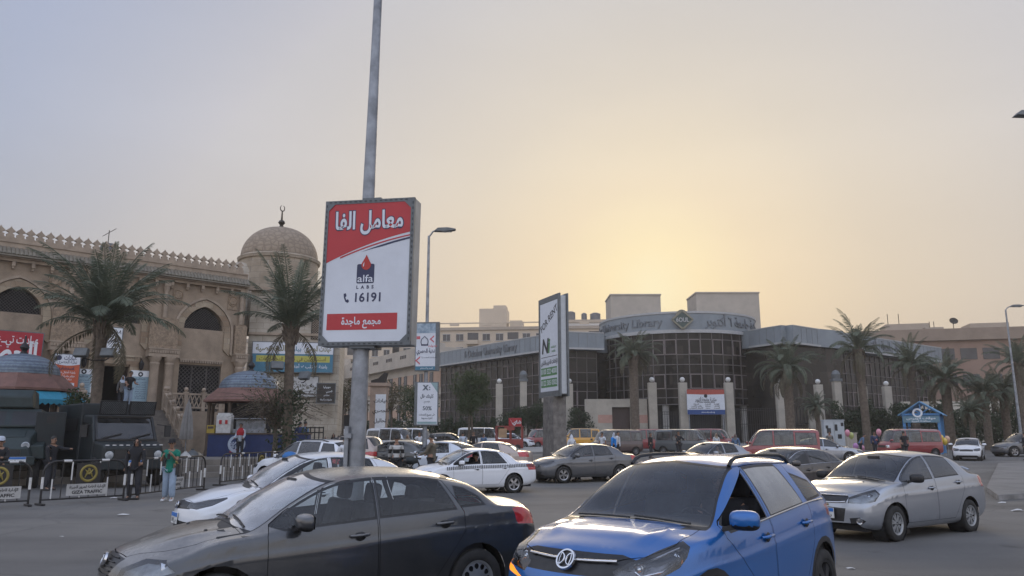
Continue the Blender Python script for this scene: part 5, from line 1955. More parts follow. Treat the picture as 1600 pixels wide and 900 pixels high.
lp = pl(664.5, 36)
street_lamp('street lamp post with two small advertising signs stacked on it', lp, 11.2, .35, 0, r0=.12)
# upper sign
z1 = at(668, 542, 36)
s1 = thing('advertising_sign', 'upper sign on the lamp post, with bluish photo, red arrows and dark blue foot', 'sign', (z1.x, 35.78, z1.z), R(-6))
b = MB(); b.box((0, .1, 0), (1.15, .2, 2.3)); b.obj('case', M_frame, s1, bevel=.02)
b = MB(); plane_xz(b, -.53, -1.10, .40, 1.08, -.004); b.obj('poster', M_white, s1)
b = MB(); plane_xz(b, -.53, .62, .40, 1.08, -.008)
b.obj('photo_panel', mat('bluish_photo', (.10, .17, .24), .5, col2=(.42, .50, .56), vscale=4), s1)
b = MB(); plane_xz(b, -.53, -1.10, .40, -.93, -.008); b.obj('foot_band', M_teal, s1)
b = MB()
for cx, cz, s_ in ((.26, .34, .9), (-.40, -.66, 1.0)):
	b.poly([(cx - .16 * s_, -.008, cz), (cx + .08 * s_, -.008, cz + .2 * s_), (cx + .08 * s_, -.008, cz + .12 * s_), (cx - .06 * s_, -.008, cz)])
	b.poly([(cx - .16 * s_, -.008, cz), (cx - .06 * s_, -.008, cz), (cx + .08 * s_, -.008, cz - .12 * s_), (cx + .08 * s_, -.008, cz - .2 * s_)])
plane_xz(b, -.50, .34, -.33, .48, -.008)
b.text(ar('خطوات'), .14, TX(.27, -.008, .02), bold=.004)
b.obj('red_arrow', mat('arrow_red', (.50, .10, .12), .5, var=.1), s1, recalc=False)
b = MB()
b.text(ar('نخبة الحصري'), .26, TX(-.06, -.010, -.22), bold=.008, width=.86)
b.tube([(-.12 + .17 * math.sin(a), -.012, .22 + .2 * math.cos(a) + (.06 if abs(a) < .3 else 0)) for a in np.linspace(-2.2, 2.2, 15)], .018, 5)
plane_xz(b, -.28, .03, .06, .10, -.012)
b.text(ar('للعيادات التخصصية'), .09, TX(.10, -.010, -.52), bold=.001)
b.obj('dark_lettering', M_navy, s1, recalc=False)
b = MB(); b.text('0100 000 12345'[:0] + ar('للحجز والاستعلام'), .09, TX(.0, -.012, -1.02), bold=.002); b.obj('white_lettering', M_white, s1, recalc=False)
# lower sign
z2 = at(667, 631, 36)
s2 = thing('advertising_sign', 'lower sign on the lamp post, white with grey lettering and 50 percent', 'sign', (z2.x, 35.78, z2.z), R(5))
b = MB(); b.box((0, .1, 0), (1.12, .2, 2.0)); b.obj('case', M_frame, s2, bevel=.02)
b = MB(); plane_xz(b, -.42, -.94, .50, .96, -.004); b.obj('poster', M_white, s2)
b = MB(); b.poly([(.18, -.008, .96), (.50, -.008, .96), (.50, -.008, .52)]); plane_xz(b, -.40, -.92, .48, -.82, -.008); b.obj('corner_band', mat('grey_green', (.22, .32, .33), .5, var=.1), s2, recalc=False)
b = MB()
b.text('X', .30, TX(-.05, -.010, .72), bold=.02); b.text(':', .3, TX(.14, -.010, .72), bold=.012)
b.text(ar('كلينك هال'), .22, TX(.02, -.010, .34), bold=.008, width=.6)
b.text(ar('خصم'), .13, TX(.03, -.010, .10), bold=.003)
b.text('50%', .25, TX(.04, -.010, -.22), bold=.006)
b.text(ar('على جميع الخدمات'), .12, TX(.04, -.010, -.50), bold=.003, width=.74); b.text(ar('لفترة محدودة'), .11, TX(.04, -.010, -.66), bold=.003, width=.5)
b.obj('grey_lettering', mat('grey_ink', (.10, .12, .14), .6, var=.1), s2, recalc=False)

street_lamp('tall street lamp rising among the palms beside the grey sport utility car', pl(1590.5, 60), 11.2, .5, 0, r0=.12)
street_lamp('street lamp of which only the head shows against the sky', (17.9, 24, 0), 12.0, -1.1, 0, r0=.12).rotation_euler.z = 0

# ---- the tall rent tower
nearL = Vector((3.30, 53.0, 0)); farL = Vector((1.97, 56.3, 0))
d_ = (farL - nearL).normalized()
rt = thing('rental_tower', 'tall two-faced advertising tower reading FOR RENT on a rough stone base', 'advertising tower', (nearL.x, nearL.y, gz(54)), math.atan2(d_.y, d_.x))
TL_, TT, Z0, Z1 = 3.56, .72, 4.15, 11.35
# local x runs from the near edge to the far edge, local -y is the thickness towards the right
b = MB(); b.box((TL_ / 2, -TT / 2, (Z0 + Z1) / 2), (TL_ - .3, TT - .16, Z1 - Z0 - .3)); b.obj('case', mat('tower_white', (.50, .52, .53), .5, var=.06), rt, bevel=.06)
for y in (-.06, -TT + .06):
	b = MB()
	for x in (.14, TL_ - .14): b.box((x, y, (Z0 + Z1) / 2), (.30, .14, Z1 - Z0))
	for z in (Z0 + .2, Z1 - .2): b.box((TL_ / 2, y, z), (TL_ - .58, .135, .42))
	b.obj('frame', M_frame, rt, bevel=.03)
b = MB(); b.poly([(.29, .0, Z0 + .41), (TL_ - .29, .0, Z0 + .41), (TL_ - .29, .0, Z1 - .41), (.29, .0, Z1 - .41)]); b.obj('poster', M_white, rt)
# lettering on the left face, read from far edge to near edge
RM = lambda x, z, a=0: Matrix.Translation((x, .012, z)) @ Matrix.Rotation(PI, 4, 'Z') @ Matrix.Rotation(PI / 2, 4, 'X') @ Matrix.Rotation(a, 4, 'Z')
b = MB()
b.text('FOR RENT', .72, RM(1.72, 9.7, R(27)), bold=.008, width=3.1)
b.text('N', 1.45, RM(2.45, 7.75), bold=.05, shear=.15)
b.text(ar('لإعلانات الطرق والكباري'), .42, RM(1.75, 6.62), bold=.008, width=2.75)
b.poly([(.4, .012, 6.98), (3.1, .012, 6.98), (3.1, .012, 7.02), (.4, .012, 7.02)])
b.obj('black_lettering', M_ink, rt, recalc=False)
b = MB(); b.text('i', 1.45, RM(1.80, 7.75), bold=.05, shear=.15); b.text('outdoor', .26, RM(1.0, 7.65), bold=.002); b.text('media', .26, RM(1.0, 7.35), bold=.002)
for z in (5.95, 5.15): b.poly([(.45, .008, z - .30), (3.15, .008, z - .30), (3.15, .008, z + .30), (.45, .008, z + .30)])
b.obj('green_band', mat('sign_green', (.06, .20, .06), .5, var=.1), rt, recalc=False)
b = MB(); b.text('0100 322 4000', .50, RM(1.8, 5.95), bold=.01, width=2.6); b.text('0122 305 0302', .50, RM(1.8, 5.15), bold=.01, width=2.6); b.obj('white_lettering', M_white, rt, recalc=False)
b = MB()
M_base = mat('rough_stone_base', (.16, .145, .13), .95, var=.4, vscale=2.5, bump=1.0, bscale=6)
b.prism([(.75, -.1), (2.75, -.1), (2.55, 4.2), (.95, 4.2)], 1.0, Matrix.Translation((0, -.86, 0))); b.obj('base', M_base, rt, bevel=.05)

# ---- blue and white library notice between the pillars
nb = at(1103, 628, 86)
ns_ = thing('notice_board', 'red, white and blue notice board hanging between the library gate pillars', 'sign', nb, R(2))
b = MB(); b.box((0, .06, 0), (4.2, .1, 2.75)); b.obj('board', M_white, ns_)
b = MB(); b.poly([(-2.1, 0, 1.37), (2.1, 0, 1.37), (2.1, 0, .86), (0, 0, .80), (-2.1, 0, .86)]); b.obj('red_band', mat('notice_red', (.36, .07, .05), .6, var=.1), ns_)
b = MB(); plane_xz(b, -2.1, -1.37, 2.1, -.86, 0); b.obj('blue_band', mat('notice_blue', (.02, .06, .20), .6, var=.1), ns_)
b = MB()
b.text(ar('مكتبة جامعة أكتوبر'), .52, TX(0, -.004, .25), bold=.008, width=2.4)
b.lathe([(0, 0), (.2, 0)], 14, TX(0, -.004, .66))
b.text('6 October University Library', .22, TX(0, -.004, -.02), bold=.006, width=2.0)
for z, ss in ((-.26, ('الصالة', 'المكتبة', 'القاعة')), (-.47, ('الأحد الاثنين', 'صباحا', 'الثلاثاء')), (-.67, ('الأربعاء الخميس', 'مساء', 'السبت'))):
	for x, s_ in zip((-1.1, .2, 1.2), ss): b.text(ar(s_), .24, TX(x, -.004, z), bold=.004)
b.obj('lettering', M_ink, ns_, recalc=False)
b = MB(); b.text('www.o6u.edu.eg', .22, TX(.2, -.004, -1.12), bold=.003); b.obj('white_lettering', M_white, ns_, recalc=False)
b = MB()
for x in (-1.9, 1.9): b.tube([(x, .14, 1.3), (x, .14, -5.6)], .06, 6)
b.obj('post', M_steel, ns_)

# ---- signs on the mosque (mosque-local s along the wall, d out of it)
def mw(s, d, z):
	p = MA + MU * s + MN * d
	return (p.x, p.y, z)


def board(name, label, s, d, z, w, h, m, rz=MRZ, fr=M_frame, depth=.1, loc=None):
	t = thing(name, label, 'sign', loc or mw(s, d, z), rz)
	b = MB(); b.box((0, depth / 2 + .004, 0), (w + .1, depth, h + .1)); b.obj('frame', fr, t)
	b = MB(); plane_xz(b, -w / 2, -h / 2, w / 2, h / 2, 0); b.obj('panel', m, t)
	return t


def letters(t, m, rows, y=-.006):
	b = MB()
	for s_, size, x, z, bold, wd in rows: b.text(s_, size, TX(x, y, z), bold=bold, width=wd)
	return b.obj('lettering', m, t, recalc=False)


M_swhite = mat('lettering_white', (.68, .70, .72), .5, var=.04)
M_bred = mat('banner_red', (.36, .018, .03), .55, var=.08)
r_ = board('banner', 'large red clinic banner with white lettering above the left kiosk dome', -.35, .25, 6.15, 4.3, 2.3, M_bred)
letters(r_, M_swhite, [(ar('عيادات تيــع'), .62, 1.0, .72, .006, 1.9), (ar('الحصري'), 1.5, .35, .02, .05, 3.2), (ar('جميع التخصصات'), .42, .9, -.78, .006, 1.9)])
g_ = board('banner', 'orange and white clinic banner on the mosque wall left of the first palm', 2.95, .95, 5.3, 1.25, 1.75, mat('banner_orange', (.46, .09, .035), .55, var=.1))
b = MB(); plane_xz(b, -.625, .36, .625, .875, -.004)
b.poly([(-.625, -.004, .36), (-.3, -.004, .29), (0, -.004, .27), (.3, -.004, .29), (.625, -.004, .36)]); plane_xz(b, -.2, -.86, .45, -.66, -.004)
b.obj('white_field', M_white, g_)
letters(g_, M_navy, [(ar('عيادات'), .34, .14, .70, .006, .62), (ar('نخبة الحصري'), .24, 0, .47, .003, .95), (ar('استشاري'), .2, -.05, .12, .008, .85), ('32', .2, .2, -.76, .01, .3)], -.008)
letters(g_, M_swhite, [(ar('باطنة أطفال نساء'), .16, 0, -.1, .002, .9), (ar('عظام جلدية أسنان'), .16, 0, -.3, .002, .9), (ar('تحاليل أشعة'), .14, 0, -.48, .002, .6)], -.008)
b = MB(); b.lathe([(0, 0), (.14, 0)], 16, TX(-.42, -.008, .68)); b.obj('round_mark', M_navy, g_, recalc=False)
w3 = board('sign', 'white clinic sign with black flourish above the mosque door', 5.3, .12, 7.2, 1.05, 1.55, M_swhite)
letters(w3, M_navy, [(ar('الحصري'), .36, 0, .05, .01, .8), (ar('عيادات'), .14, .05, -.3, .002, .3), (ar('تخصصية'), .12, .05, -.5, .002, .4)])
b = MB()
for sx in (-1, 1):
	b.tube([(sx * (.08 + .34 * t), -.012, .58 + .1 * math.sin(t * 7)) for t in np.linspace(0, 1, 10)], .018, 5)
	b.tube([(sx * (.40 + .05 * t), -.012, .66 - .22 * t) for t in np.linspace(0, 1, 5)], .014, 5)
b.lathe([(.06, 0), (.12, 0)], 12, TX(0, -.01, .56)); b.obj('flourish', M_ink, w3, recalc=False)
M_gl = mat('pale_blue_board', (.26, .37, .43), .4, var=.08)
for s_, wd, lab in ((4.0, .8, 'pale blue price board left of the mosque door, half behind the palm'), (7.02, .95, 'pale blue price board right of the mosque door')):
	q = board('price_board', lab, s_, .18, 4.65, wd, 1.75 if s_ > 5 else 1.6, M_gl, fr=M_swhite)
	letters(q, M_navy, [(ar('قائمة الأسعار'), .13, 0, .42, .002, wd * .6)] + [(ar(x), .09, .06, .22 - .13 * i, .001, wd * .62) for i, x in enumerate(('كشف عام', 'كشف باطنة', 'كشف أطفال', 'كشف نساء', 'كشف عظام', 'كشف أسنان', 'تحاليل', 'أشعة'))])
	b = MB(); plane_xz(b, -wd / 2, .56, wd / 2, .875 if s_ > 5 else .8, -.004); b.obj('white_head', M_swhite, q)
	b = MB(); b.lathe([(.06, 0), (.14, 0)], 16, TX(0, -.008, .70)); b.obj('round_mark', M_ink, q, recalc=False)
# big blue clinic board on the side wing
u2 = Matrix.Translation(A2) @ Matrix.Rotation(math.atan2(U2.y, U2.x), 4, 'Z')
cb = board('signboard', 'long white, yellow and blue clinic signboard on the pale wing of the mosque', 0, 0, 0, 5.2, 1.95, M_teal, rz=math.atan2(U2.y, U2.x), loc=tuple(u2 @ Vector((2.98, -.42, 6.92))), depth=.3)
b = MB(); plane_xz(b, -2.6, .22, 2.6, .975, -.004); b.obj('white_field', M_white, cb)
b = MB(); plane_xz(b, -2.35, -.32, 2.4, .10, -.004); b.obj('yellow_field', mat('sign_yellow', (.42, .40, .08), .5, var=.1), cb)
letters(cb, mat('sign_olive', (.15, .13, .03), .5, var=.1), [(ar('عيادات الحصري'), .52, 1.6, .58, .012, 1.75), (ar('التخصصية'), .52, -1.45, .58, .012, 1.9), (ar('استشاريين في جميع التخصصات'), .34, 0, -.12, .008, 4.3)], -.008)
letters(cb, M_white, [(ar('باطنة ✓ قلب ✓ أطفال ✓ نساء'), .3, .6, -.62, .005, 3.3)], -.008)
b = MB(); b.text(ar('بيان'), .4, TX(.2, -.008, .55), bold=.01); b.obj('blue_mark', M_teal, cb, recalc=False)
ks = board('hanging_sign', 'dark square hanging sign with white script at the corner of the mosque wing', 0, 0, 0, 1.15, 1.25, mat('board_black', (.03, .026, .022), .6, var=.2), rz=math.atan2(U2.y, U2.x), loc=tuple(u2 @ Vector((5.25, -.75, 4.55))), depth=.08)
letters(ks, M_swhite, [(ar('موبيليا'), .2, .05, .40, .002, .45), (ar('العربي'), .17, .2, .12, .002, .4), (ar('مطعم'), .2, .05, -.12, .002, .35), (ar('مشويات و أسماك'), .15, 0, -.42, .002, .8)])
b = MB(); b.tube([(-.75, .05, .2), (-.6, .05, .45), (-.58, .05, .1)], .03, 5); b.obj('bracket', M_iron, ks)
wp = board('poster', 'pale torn poster under the blue clinic signboard', 0, 0, 0, 2.1, 1.3, mat('poster_paper', (.46, .46, .45), .7, var=.2, vscale=2), rz=math.atan2(U2.y, U2.x), loc=tuple(u2 @ Vector((3.6, -.12, 5.0))), depth=.03)
letters(wp, M_ink, [(ar('مطلوب للعمل'), .22, .4, .1, .002, .8)])
# ---------------------------------------------------------------- fence of the library
M_pillar = mat('pillar_render', (.37, .335, .28), .85, var=.18, vscale=.8, bump=.2)
M_globe = mat('white_globe', (.58, .57, .54), .3, var=.04)
M_pink = mat('pink_band', (.42, .25, .20), .85, var=.1)
PIL = [(780, 92, 600, 0), (818, 92, 596, 1), (852, 91, 600, 0), (890, 90, 600, 0), (1020, 87, 598, 0), (1068, 87, 598, 0), (1140, 87, 598, 0), (1222, 87, 599, 0), (1268, 88, 640, 2), (1281, 88, 601, 0), (1310, 88, 596, 1), (1350, 88, 604, 0), (1388, 88, 604, 0)]
PW = {1222: 1.25, 1068: 1.0, 1140: 1.0, 1020: 1.0}
where = {780: 'left of the bushes', 818: 'with a dark cap left of the rent tower', 852: 'behind the rent tower', 890: 'right of the rent tower base', 1020: 'left of the library gate', 1068: 'left of the notice board',
		 1140: 'right of the notice board', 1222: 'wide and leaning right of the gates', 1268: 'short one beside the corner palm', 1281: 'behind the small palm', 1310: 'with a dark cap above the cabinet', 1350: 'behind the tallest palm', 1388: 'left of the blue shelter'}
for px, Y, py, cap in PIL:
	top = at(px, py, Y).z
	p = at(px, 640, Y)
	g0 = gz(Y) + .1
	w = PW.get(px, .9) * .9
	t_ = thing('fence_pillar', 'cream fence pillar ' + where[px], 'pillar', (p.x, Y, g0), 0, 'cream pillars of the library fence')
	b = MB(); b.prism([(-w / 2, 0), (w / 2 + (.5 if px == 1222 else 0), 0), (w / 2, top - g0), (-w / 2, top - g0)], .8, Matrix.Translation((0, -.4, 0)))
	b.obj('shaft', M_pillar, t_, bevel=.03)
	b = MB()
	if cap == 1:
		b.box((0, 0, top - g0 + .15), (w + .25, 1.0, .3)); b.lathe([(.42, .3), (.5, .8), (.3, 1.2), (0, 1.3)], 14, Matrix.Translation((0, 0, top - g0))); b.obj('dark_cap', M_frame, t_)
	elif cap == 0:
		b.lathe([(0, .60)] + [(.28 * math.sin(a), .28 - .28 * math.cos(a) + .05) for a in np.linspace(PI - .15, .3, 12)], 18, Matrix.Translation((0, 0, top - g0 + .02)))
		b.obj('globe_lamp', M_globe, t_, smooth=60)
	else:
		b.box((0, 0, top - g0 + .08), (w + .2, .95, .16)); b.obj('cap', M_pillar, t_)
gw = thing('gate_wall', 'cream gate wall with a pink band and a small dark door left of the drum', 'wall', (at(972, 640, 87).x, 87.6, gz(87)), 0)
b = MB(); b.box((-2.6, 0, 2.55), (3.0, .9, 5.1)); b.box((1.9, 0, 2.55), (1.9, .9, 5.1)); b.box((.2, 0, 4.65), (2.7, .9, .9)); b.obj('wall', M_pillar, gw, bevel=.02)
b = MB(); b.box((-1.9, -.46, 2.9), (1.6, .03, .9)); b.box((1.9, -.46, 2.9), (1.9, .03, .9)); b.obj('pink_band', M_pink, gw)
b = MB(); b.box((.1, .1, 2.1), (2.4, .2, 4.2)); b.obj('door', mat('dark_door', (.06, .04, .035), .6, var=.2), gw)
gp_ = [(690, 92.5, 'railings behind the round tree'), (900, 90, 'railings between the rent tower and the gate wall')]


def railing(name, label, a, c_, h, step=.30, diag=False, cat='railing'):
	a = Vector(a); c_ = Vector(c_)
	t = thing(name, label, cat, (a.x, a.y, gz(a.y) + .12))
	d = c_ - a
	b = MB()
	L_ = d.length
	n = max(2, int(L_ / step))
	for i in range(n + 1):
		p = Vector((d.x, d.y, 0)) * i / n
		b.box(p + Vector((0, 0, h / 2)), (.05, .05, h))
	for z in (.25, h * .55, h - .3, h - .05): b.bar((0, 0, z), (d.x, d.y, z), .06, .06)
	b.obj('bars', M_iron, t)
	return t


railing('iron_railing', 'tall dark railing behind the round tree and the bushes', px2(690, 92.6) , px2(893, 91), 4.2, .42)
railing('iron_gate', 'dark iron gate left of the notice board', px2(1026, 87.2), px2(1061, 87.2), 3.6, .24, cat='gate')
railing('iron_gate', 'dark iron gate under the notice board', px2(1075, 87.2), px2(1133, 87.2), 3.6, .24, cat='gate')
railing('iron_gate', 'dark iron gate right of the notice board', px2(1147, 87.2), px2(1212, 87.2), 4.0, .24, cat='gate')
railing('iron_railing', 'tall dark railing before the right library wing', px2(1236, 88), px2(1420, 88), 4.2, .40)
# gate beside the mosque
gm = thing('compound_gate', 'stone gate pillar with banner and iron panels between the mosque and the beige building', 'gate', (at(592, 640, 72).x, 72, gz(72)), 0)
b = MB(); b.box((0, 0, 2.9), (1.5, 1.2, 5.8)); b.box((0, 0, 5.9), (1.9, 1.5, .3)); b.box((-9.2, 0, 2.4), (1.6, 1.2, 4.8)); b.obj('pillar', mat('gate_stone', (.34, .25, .19), .85, var=.2, vscale=1.5), gm)
b = MB(); b.prism([(-.75, 6.05), (.5, 6.05), (.75, 7.0), (.45, 7.05), (-.1, 6.5), (-.8, 6.3)], .5, Matrix.Translation((0, -.2, 0))); b.obj('lantern', M_iron, gm)
b = MB(); b.box((.25, -.63, 2.9), (.95, .04, 4.2)); b.obj('banner', M_swhite, gm)
letters_ = MB()
for i, s_ in enumerate(('عيادات', 'الحصري', 'تحاليل', 'أشعة')): letters_.text(ar(s_), .45, Matrix.Translation((.25, -.66, 4.4 - i * .9)) @ Matrix.Rotation(PI / 2, 4, 'X'), bold=.01)
letters_.obj('lettering', M_ink, gm, recalc=False)
b = MB()
for i in range(26): b.box((-8.3 + i * .29, 0, 2.3), (.05, .05, 4.4))
for z in (.3, 2.0, 4.4): b.box((-4.6, 0, z), (7.6, .06, .07))
lattice(b, -8.3, -.9, 3.5, 4.4, 0, .45, .05)
b.obj('iron_panel', M_iron, gm)
b = MB(); b.box((-2.9, -.3, 2.0), (2.4, 1.6, 2.2)); b.obj('guard_hut', M_dark, gm)
b = MB(); b.box((-2.6, -1.15, 1.5), (1.0, .03, .7)); b.obj('notice', M_swhite, gm)

# ---------------------------------------------------------------- blue bus shelter
M_sblue = mat('shelter_blue', (.055, .20, .42), .5, var=.15)
M_sroof = mat('shelter_roof', (.15, .33, .52), .4, .1, var=.12, vscale=2)
SH = at(1441, 640, 62)
bs = thing('bus_shelter', 'blue metal bus shelter with a gabled roof', 'bus shelter', (SH.x, 62, gz(62)), R(58))
b = MB()
for x in (-1.95, 1.95):
	for y in (-1.2, 1.2): b.box((x, y, 1.5), (.26 if x > 0 else .2, .2, 3.0))
b.obj('post', M_sblue, bs)
b = MB()
for y in (-1.25, 1.25):
	b.bar((-2.2, y, 3.0), (2.2, y, 3.0), .14)
for x in (-2.05, 2.05): b.bar((x, -1.25, 3.0), (x, 1.25, 3.0), .14)
# gable on the left end, roof slopes to both sides
for x in (-2.1, 2.1):
	b.bar((x, -1.35, 3.0), (x, 0, 3.95), .12); b.bar((x, 1.35, 3.0), (x, 0, 3.95), .12); b.bar((x, 0, 3.0), (x, 0, 3.9), .1)
	b.bar((x, 0, 3.05), (x, -.7, 3.5), .07); b.bar((x, 0, 3.05), (x, .7, 3.5), .07)
b.obj('roof_frame', M_sblue, bs)
b = MB()
for sy in (-1, 1):
	for i in range(6):
		x0 = -2.3 + i * .77
		q = [(x0, 0, 4.0 + .03 * (i % 2)), (x0 + .76, 0, 4.0 + .03 * (i % 2)), (x0 + .76, sy * 1.6, 2.95 + .03 * (i % 2)), (x0, sy * 1.6, 2.95 + .03 * (i % 2))]
		b.poly(q)
ro = b.obj('roof', M_sroof, bs)
md = ro.modifiers.new('Solidify', 'SOLIDIFY'); md.thickness = .05
b = MB(); b.box((-2.1, 0, 2.62), (.1, 2.5, .5)); b.obj('panel', mat('shelter_panel', (.10, .20, .26), .4, var=.15), bs)
b = MB()
GX = lambda y, z: Matrix.Translation((-2.156, y, z)) @ Matrix.Rotation(-PI / 2, 4, 'Z') @ Matrix.Rotation(PI / 2, 4, 'X')
b.text(ar('موقف أتوبيس'), .24, GX(0, 2.70), bold=.006, width=2.0)
b.text(ar('محافظة الجيزة'), .17, GX(0, 2.48), bold=.004, width=1.3)
b.obj('lettering', M_swhite, bs, recalc=False)
b = MB(); b.lathe([(.22, 0), (.30, .03), (.36, 0)], 18, GX(.2, 3.1)); b.obj('round_mark', M_swhite, bs)
b = MB(); b.box((0, .8, .45), (3.2, .4, .07)); b.box((-1.3, .8, .22), (.08, .3, .44)); b.box((1.3, .8, .22), (.08, .3, .44)); b.obj('bench', M_sblue, bs)

# ---------------------------------------------------------------- electrical cabinets
EC = at(1303, 690, 63)
ec = thing('electrical_cabinet', 'pale grey electrical cabinet with torn black posters', 'cabinet', (EC.x, 63, gz(63)), R(-8))
b = MB(); b.box((0, 0, 1.30), (1.55, .8, 2.5)); b.box((0, 0, .05), (1.7, .95, .2)); b.box((0, 0, 2.58), (1.65, .9, .08)); b.obj('case', mat('cabinet_grey', (.40, .43, .45), .55, .1, var=.1, vscale=1.5), ec, bevel=.02)
b = MB()
for x, z, w, h in ((-.42, 1.75, .32, .42), (-.55, 2.05, .2, .25), (.15, 2.0, .2, .5), (.38, 1.3, .3, .35), (.62, 2.25, .2, .28)): b.box((x, -.405, z), (w, .012, h))
b.obj('torn_posters', M_ink, ec)
b = MB(); b.box((0, -.41, 1.3), (.015, .012, 2.3)); b.obj('door_gap', M_black, ec)
c2_ = thing('utility_box', 'low tan utility box right of the grey electrical cabinet', 'box', (at(1329, 690, 67).x, 67, gz(67)), 0)
b = MB(); b.box((0, 0, .75), (.9, .6, 1.5)); b.box((0, 0, 1.53), (1.0, .7, .08)); b.obj('case', M_beige, c2_, bevel=.02)

# ---------------------------------------------------------------- red snack cart by the white minibus
SC = at(796, 690, 70)
sc = thing('snack_cart', 'red wooden snack cart with shelves and a slanted red sign panel', 'cart', (SC.x, 70, gz(70)), R(-6))
M_cart = mat('cart_red', (.26, .045, .035), .55, var=.2)
b = MB()
for x in (-1.15, .1, 1.15):
	for y in (-.5, .5): b.box((x, y, 1.15), (.1, .1, 2.0))
for z in (.25, .95, 2.1): b.box((0, 0, z), (2.4, 1.1, .08))
b.box((0, 0, .6), (2.35, 1.05, .6)); b.box((.05, -.5, 1.9), (.9, .06, .3)); b.obj('frame', M_cart, sc)
b = MB(); b.box((.55, -.35, 2.45), (1.15, .08, .75), 0, Matrix.Rotation(R(12), 4, 'X')); b.obj('sign_panel', mat('cart_sign_red', (.42, .03, .04), .5, var=.1), sc)
b = MB(); b.text(ar('شاي'), .42, Matrix.Translation((.72, -.415, 2.46)) @ Matrix.Rotation(R(102), 4, 'X'), bold=.02); b.bar((.1, -.42, 2.75), (.35, -.40, 2.25), .05, .02); b.obj('lettering', M_swhite, sc, recalc=False)
b = MB(); b.box((-.55, -.54, 1.5), (.75, .04, .8)); b.obj('shelf_back', mat('cart_tan', (.35, .22, .12), .6, var=.2), sc)
for x in (-.8, .8):
	for y in (-.6, .6):
		b = MB(); b.lathe([(0, -.04), (.24, -.04), (.26, -.02), (.26, .02), (.24, .04), (0, .04)], 16, Matrix.Translation((x, y, .26)) @ Matrix.Rotation(PI / 2, 4, 'X')); b.obj('wheel', M_rubber, sc)

# ---------------------------------------------------------------- crowd barriers
M_bblack = mat('barrier_black', (.022, .02, .02), .5, .2, var=.3)
M_bwhite = mat('barrier_white', (.55, .54, .52), .55, var=.18, vscale=6)


def barrier(label, a, c_, sign=True, emb=True, H=1.12):
	a, c_ = Vector(a), Vector(c_)
	d = c_ - a
	L_ = d.length
	t = thing('crowd_barrier', label, 'barrier', (a.x, a.y, gz(a.y)), math.atan2(d.y, d.x), 'black and white crowd barriers before the mosque')
	rc = .32
	path = [(0, 0, .1), (0, 0, H - rc)] + [(rc - rc * math.cos(x), 0, H - rc + rc * math.sin(x)) for x in np.linspace(.2, PI / 2, 6)] + [(L_ * f, 0, H) for f in (.3, .5, .7)] + \
		   [(L_ - rc + rc * math.sin(x), 0, H - rc + rc * math.cos(x)) for x in np.linspace(0, PI / 2 - .2, 6)] + [(L_, 0, H - rc), (L_, 0, .1)]
	b = MB(); b.tube(path, .028, 8)
	b.tube([(0, 0, .14), (L_, 0, .14)], .022, 8)
	n = int(L_ / .22)
	wh = MB()
	for i in range(1, n):
		x = L_ * i / n
		top = H if rc < x < L_ - rc else H - .08
		b.tube([(x, 0, .14), (x, 0, top)], .013, 6)
		if i % 3 == 1: wh.tube([(x, 0, .15), (x, 0, .66)], .019, 8)
		elif i % 3 == 0: wh.tube([(x, 0, .62), (x, 0, H - .02)], .019, 8)
	for f in (.0, 1.0):
		wh.tube([(L_ * f, 0, .42), (L_ * f, 0, .72)], .034, 8)
	for f in (.27, .73): wh.tube([(L_ * f - .1, 0, H), (L_ * f + .1, 0, H)], .034, 8)
	b.obj('frame', M_bblack, t, smooth=50)
	wh.obj('white_bands', M_bwhite, t, smooth=50)
	for x in (0, L_):
		f = MB(); f.box((x, 0, .03), (.09, .52, .05)); f.box((x, 0, .12), (.05, .05, .2)); f.obj('foot', M_bblack, t, bevel=.01)
	if sign:
		f = MB(); f.box((L_ * .53, -.035, .36), (1.05, .02, .30)); pl_ = f.obj('sign_plate', mat('plate_dusty', (.40, .39, .37), .6, var=.15), t)
		f = MB()
		f.text('GIZA TRAFFIC', .115, TX(L_ * .53, -.048, .29), bold=.004, width=.78)
		f.text(ar('الإدارة العامة لمرور الجيزة'), .10, TX(L_ * .53, -.048, .43), bold=.003, width=.92)
		f.obj('lettering', M_ink, pl_, recalc=False)
	if emb:
		f = MB(); f.box((L_ * .53, -.02, .78), (.62, .015, .55)); f.obj('backing', M_bblack, t)
		f = MB()
		Mx = TX(L_ * .53, -.032, .78)
		f.lathe([(.17, 0), (.19, .012), (.215, .012), (.235, 0)], 24, Mx)
		for sg in (1, -1):
			f.tube([Mx @ Vector((sg * .10 * t_, .11 - .22 * t_, .012)) for t_ in (0, .5, 1)], [.018, .03, .012], 5)
			f.tube([Mx @ Vector((sg * .10 * t_, -.02 + .12 * t_, .012)) for t_ in (0, .5, 1)], [.03, .025, .01], 5)
		f.lathe([(0, 0), (.035, .01)], 10, Mx @ Matrix.Translation((0, .11, 0)))
		f.obj('emblem', mat('emblem_brass', (.24, .19, .05), .5, .4, var=.2), t, smooth=50)
	return t


def gg(px, py): return tuple(gnd(px, py)[:2])


barrier('crowd barrier in front of the angular green armoured vehicle', gg(-70, 797), gg(43, 791))
barrier('crowd barrier with a yellow round emblem and a traffic plate, before the dark armoured truck', gg(62, 790), gg(192, 782))
barrier('crowd barrier behind the man in the green shirt', gg(203, 781), gg(318, 766), emb=True)
barrier('crowd barrier with a dark emblem panel left of the white saloon', gg(343, 759), gg(452, 744))
barrier('crowd barrier standing further back beneath the kiosk counter', gg(376, 731), gg(437, 731), sign=False, emb=False)
barrier('crowd barrier just behind the blue bag and the white estate car', gg(440, 734), gg(505, 730), sign=False, emb=False)

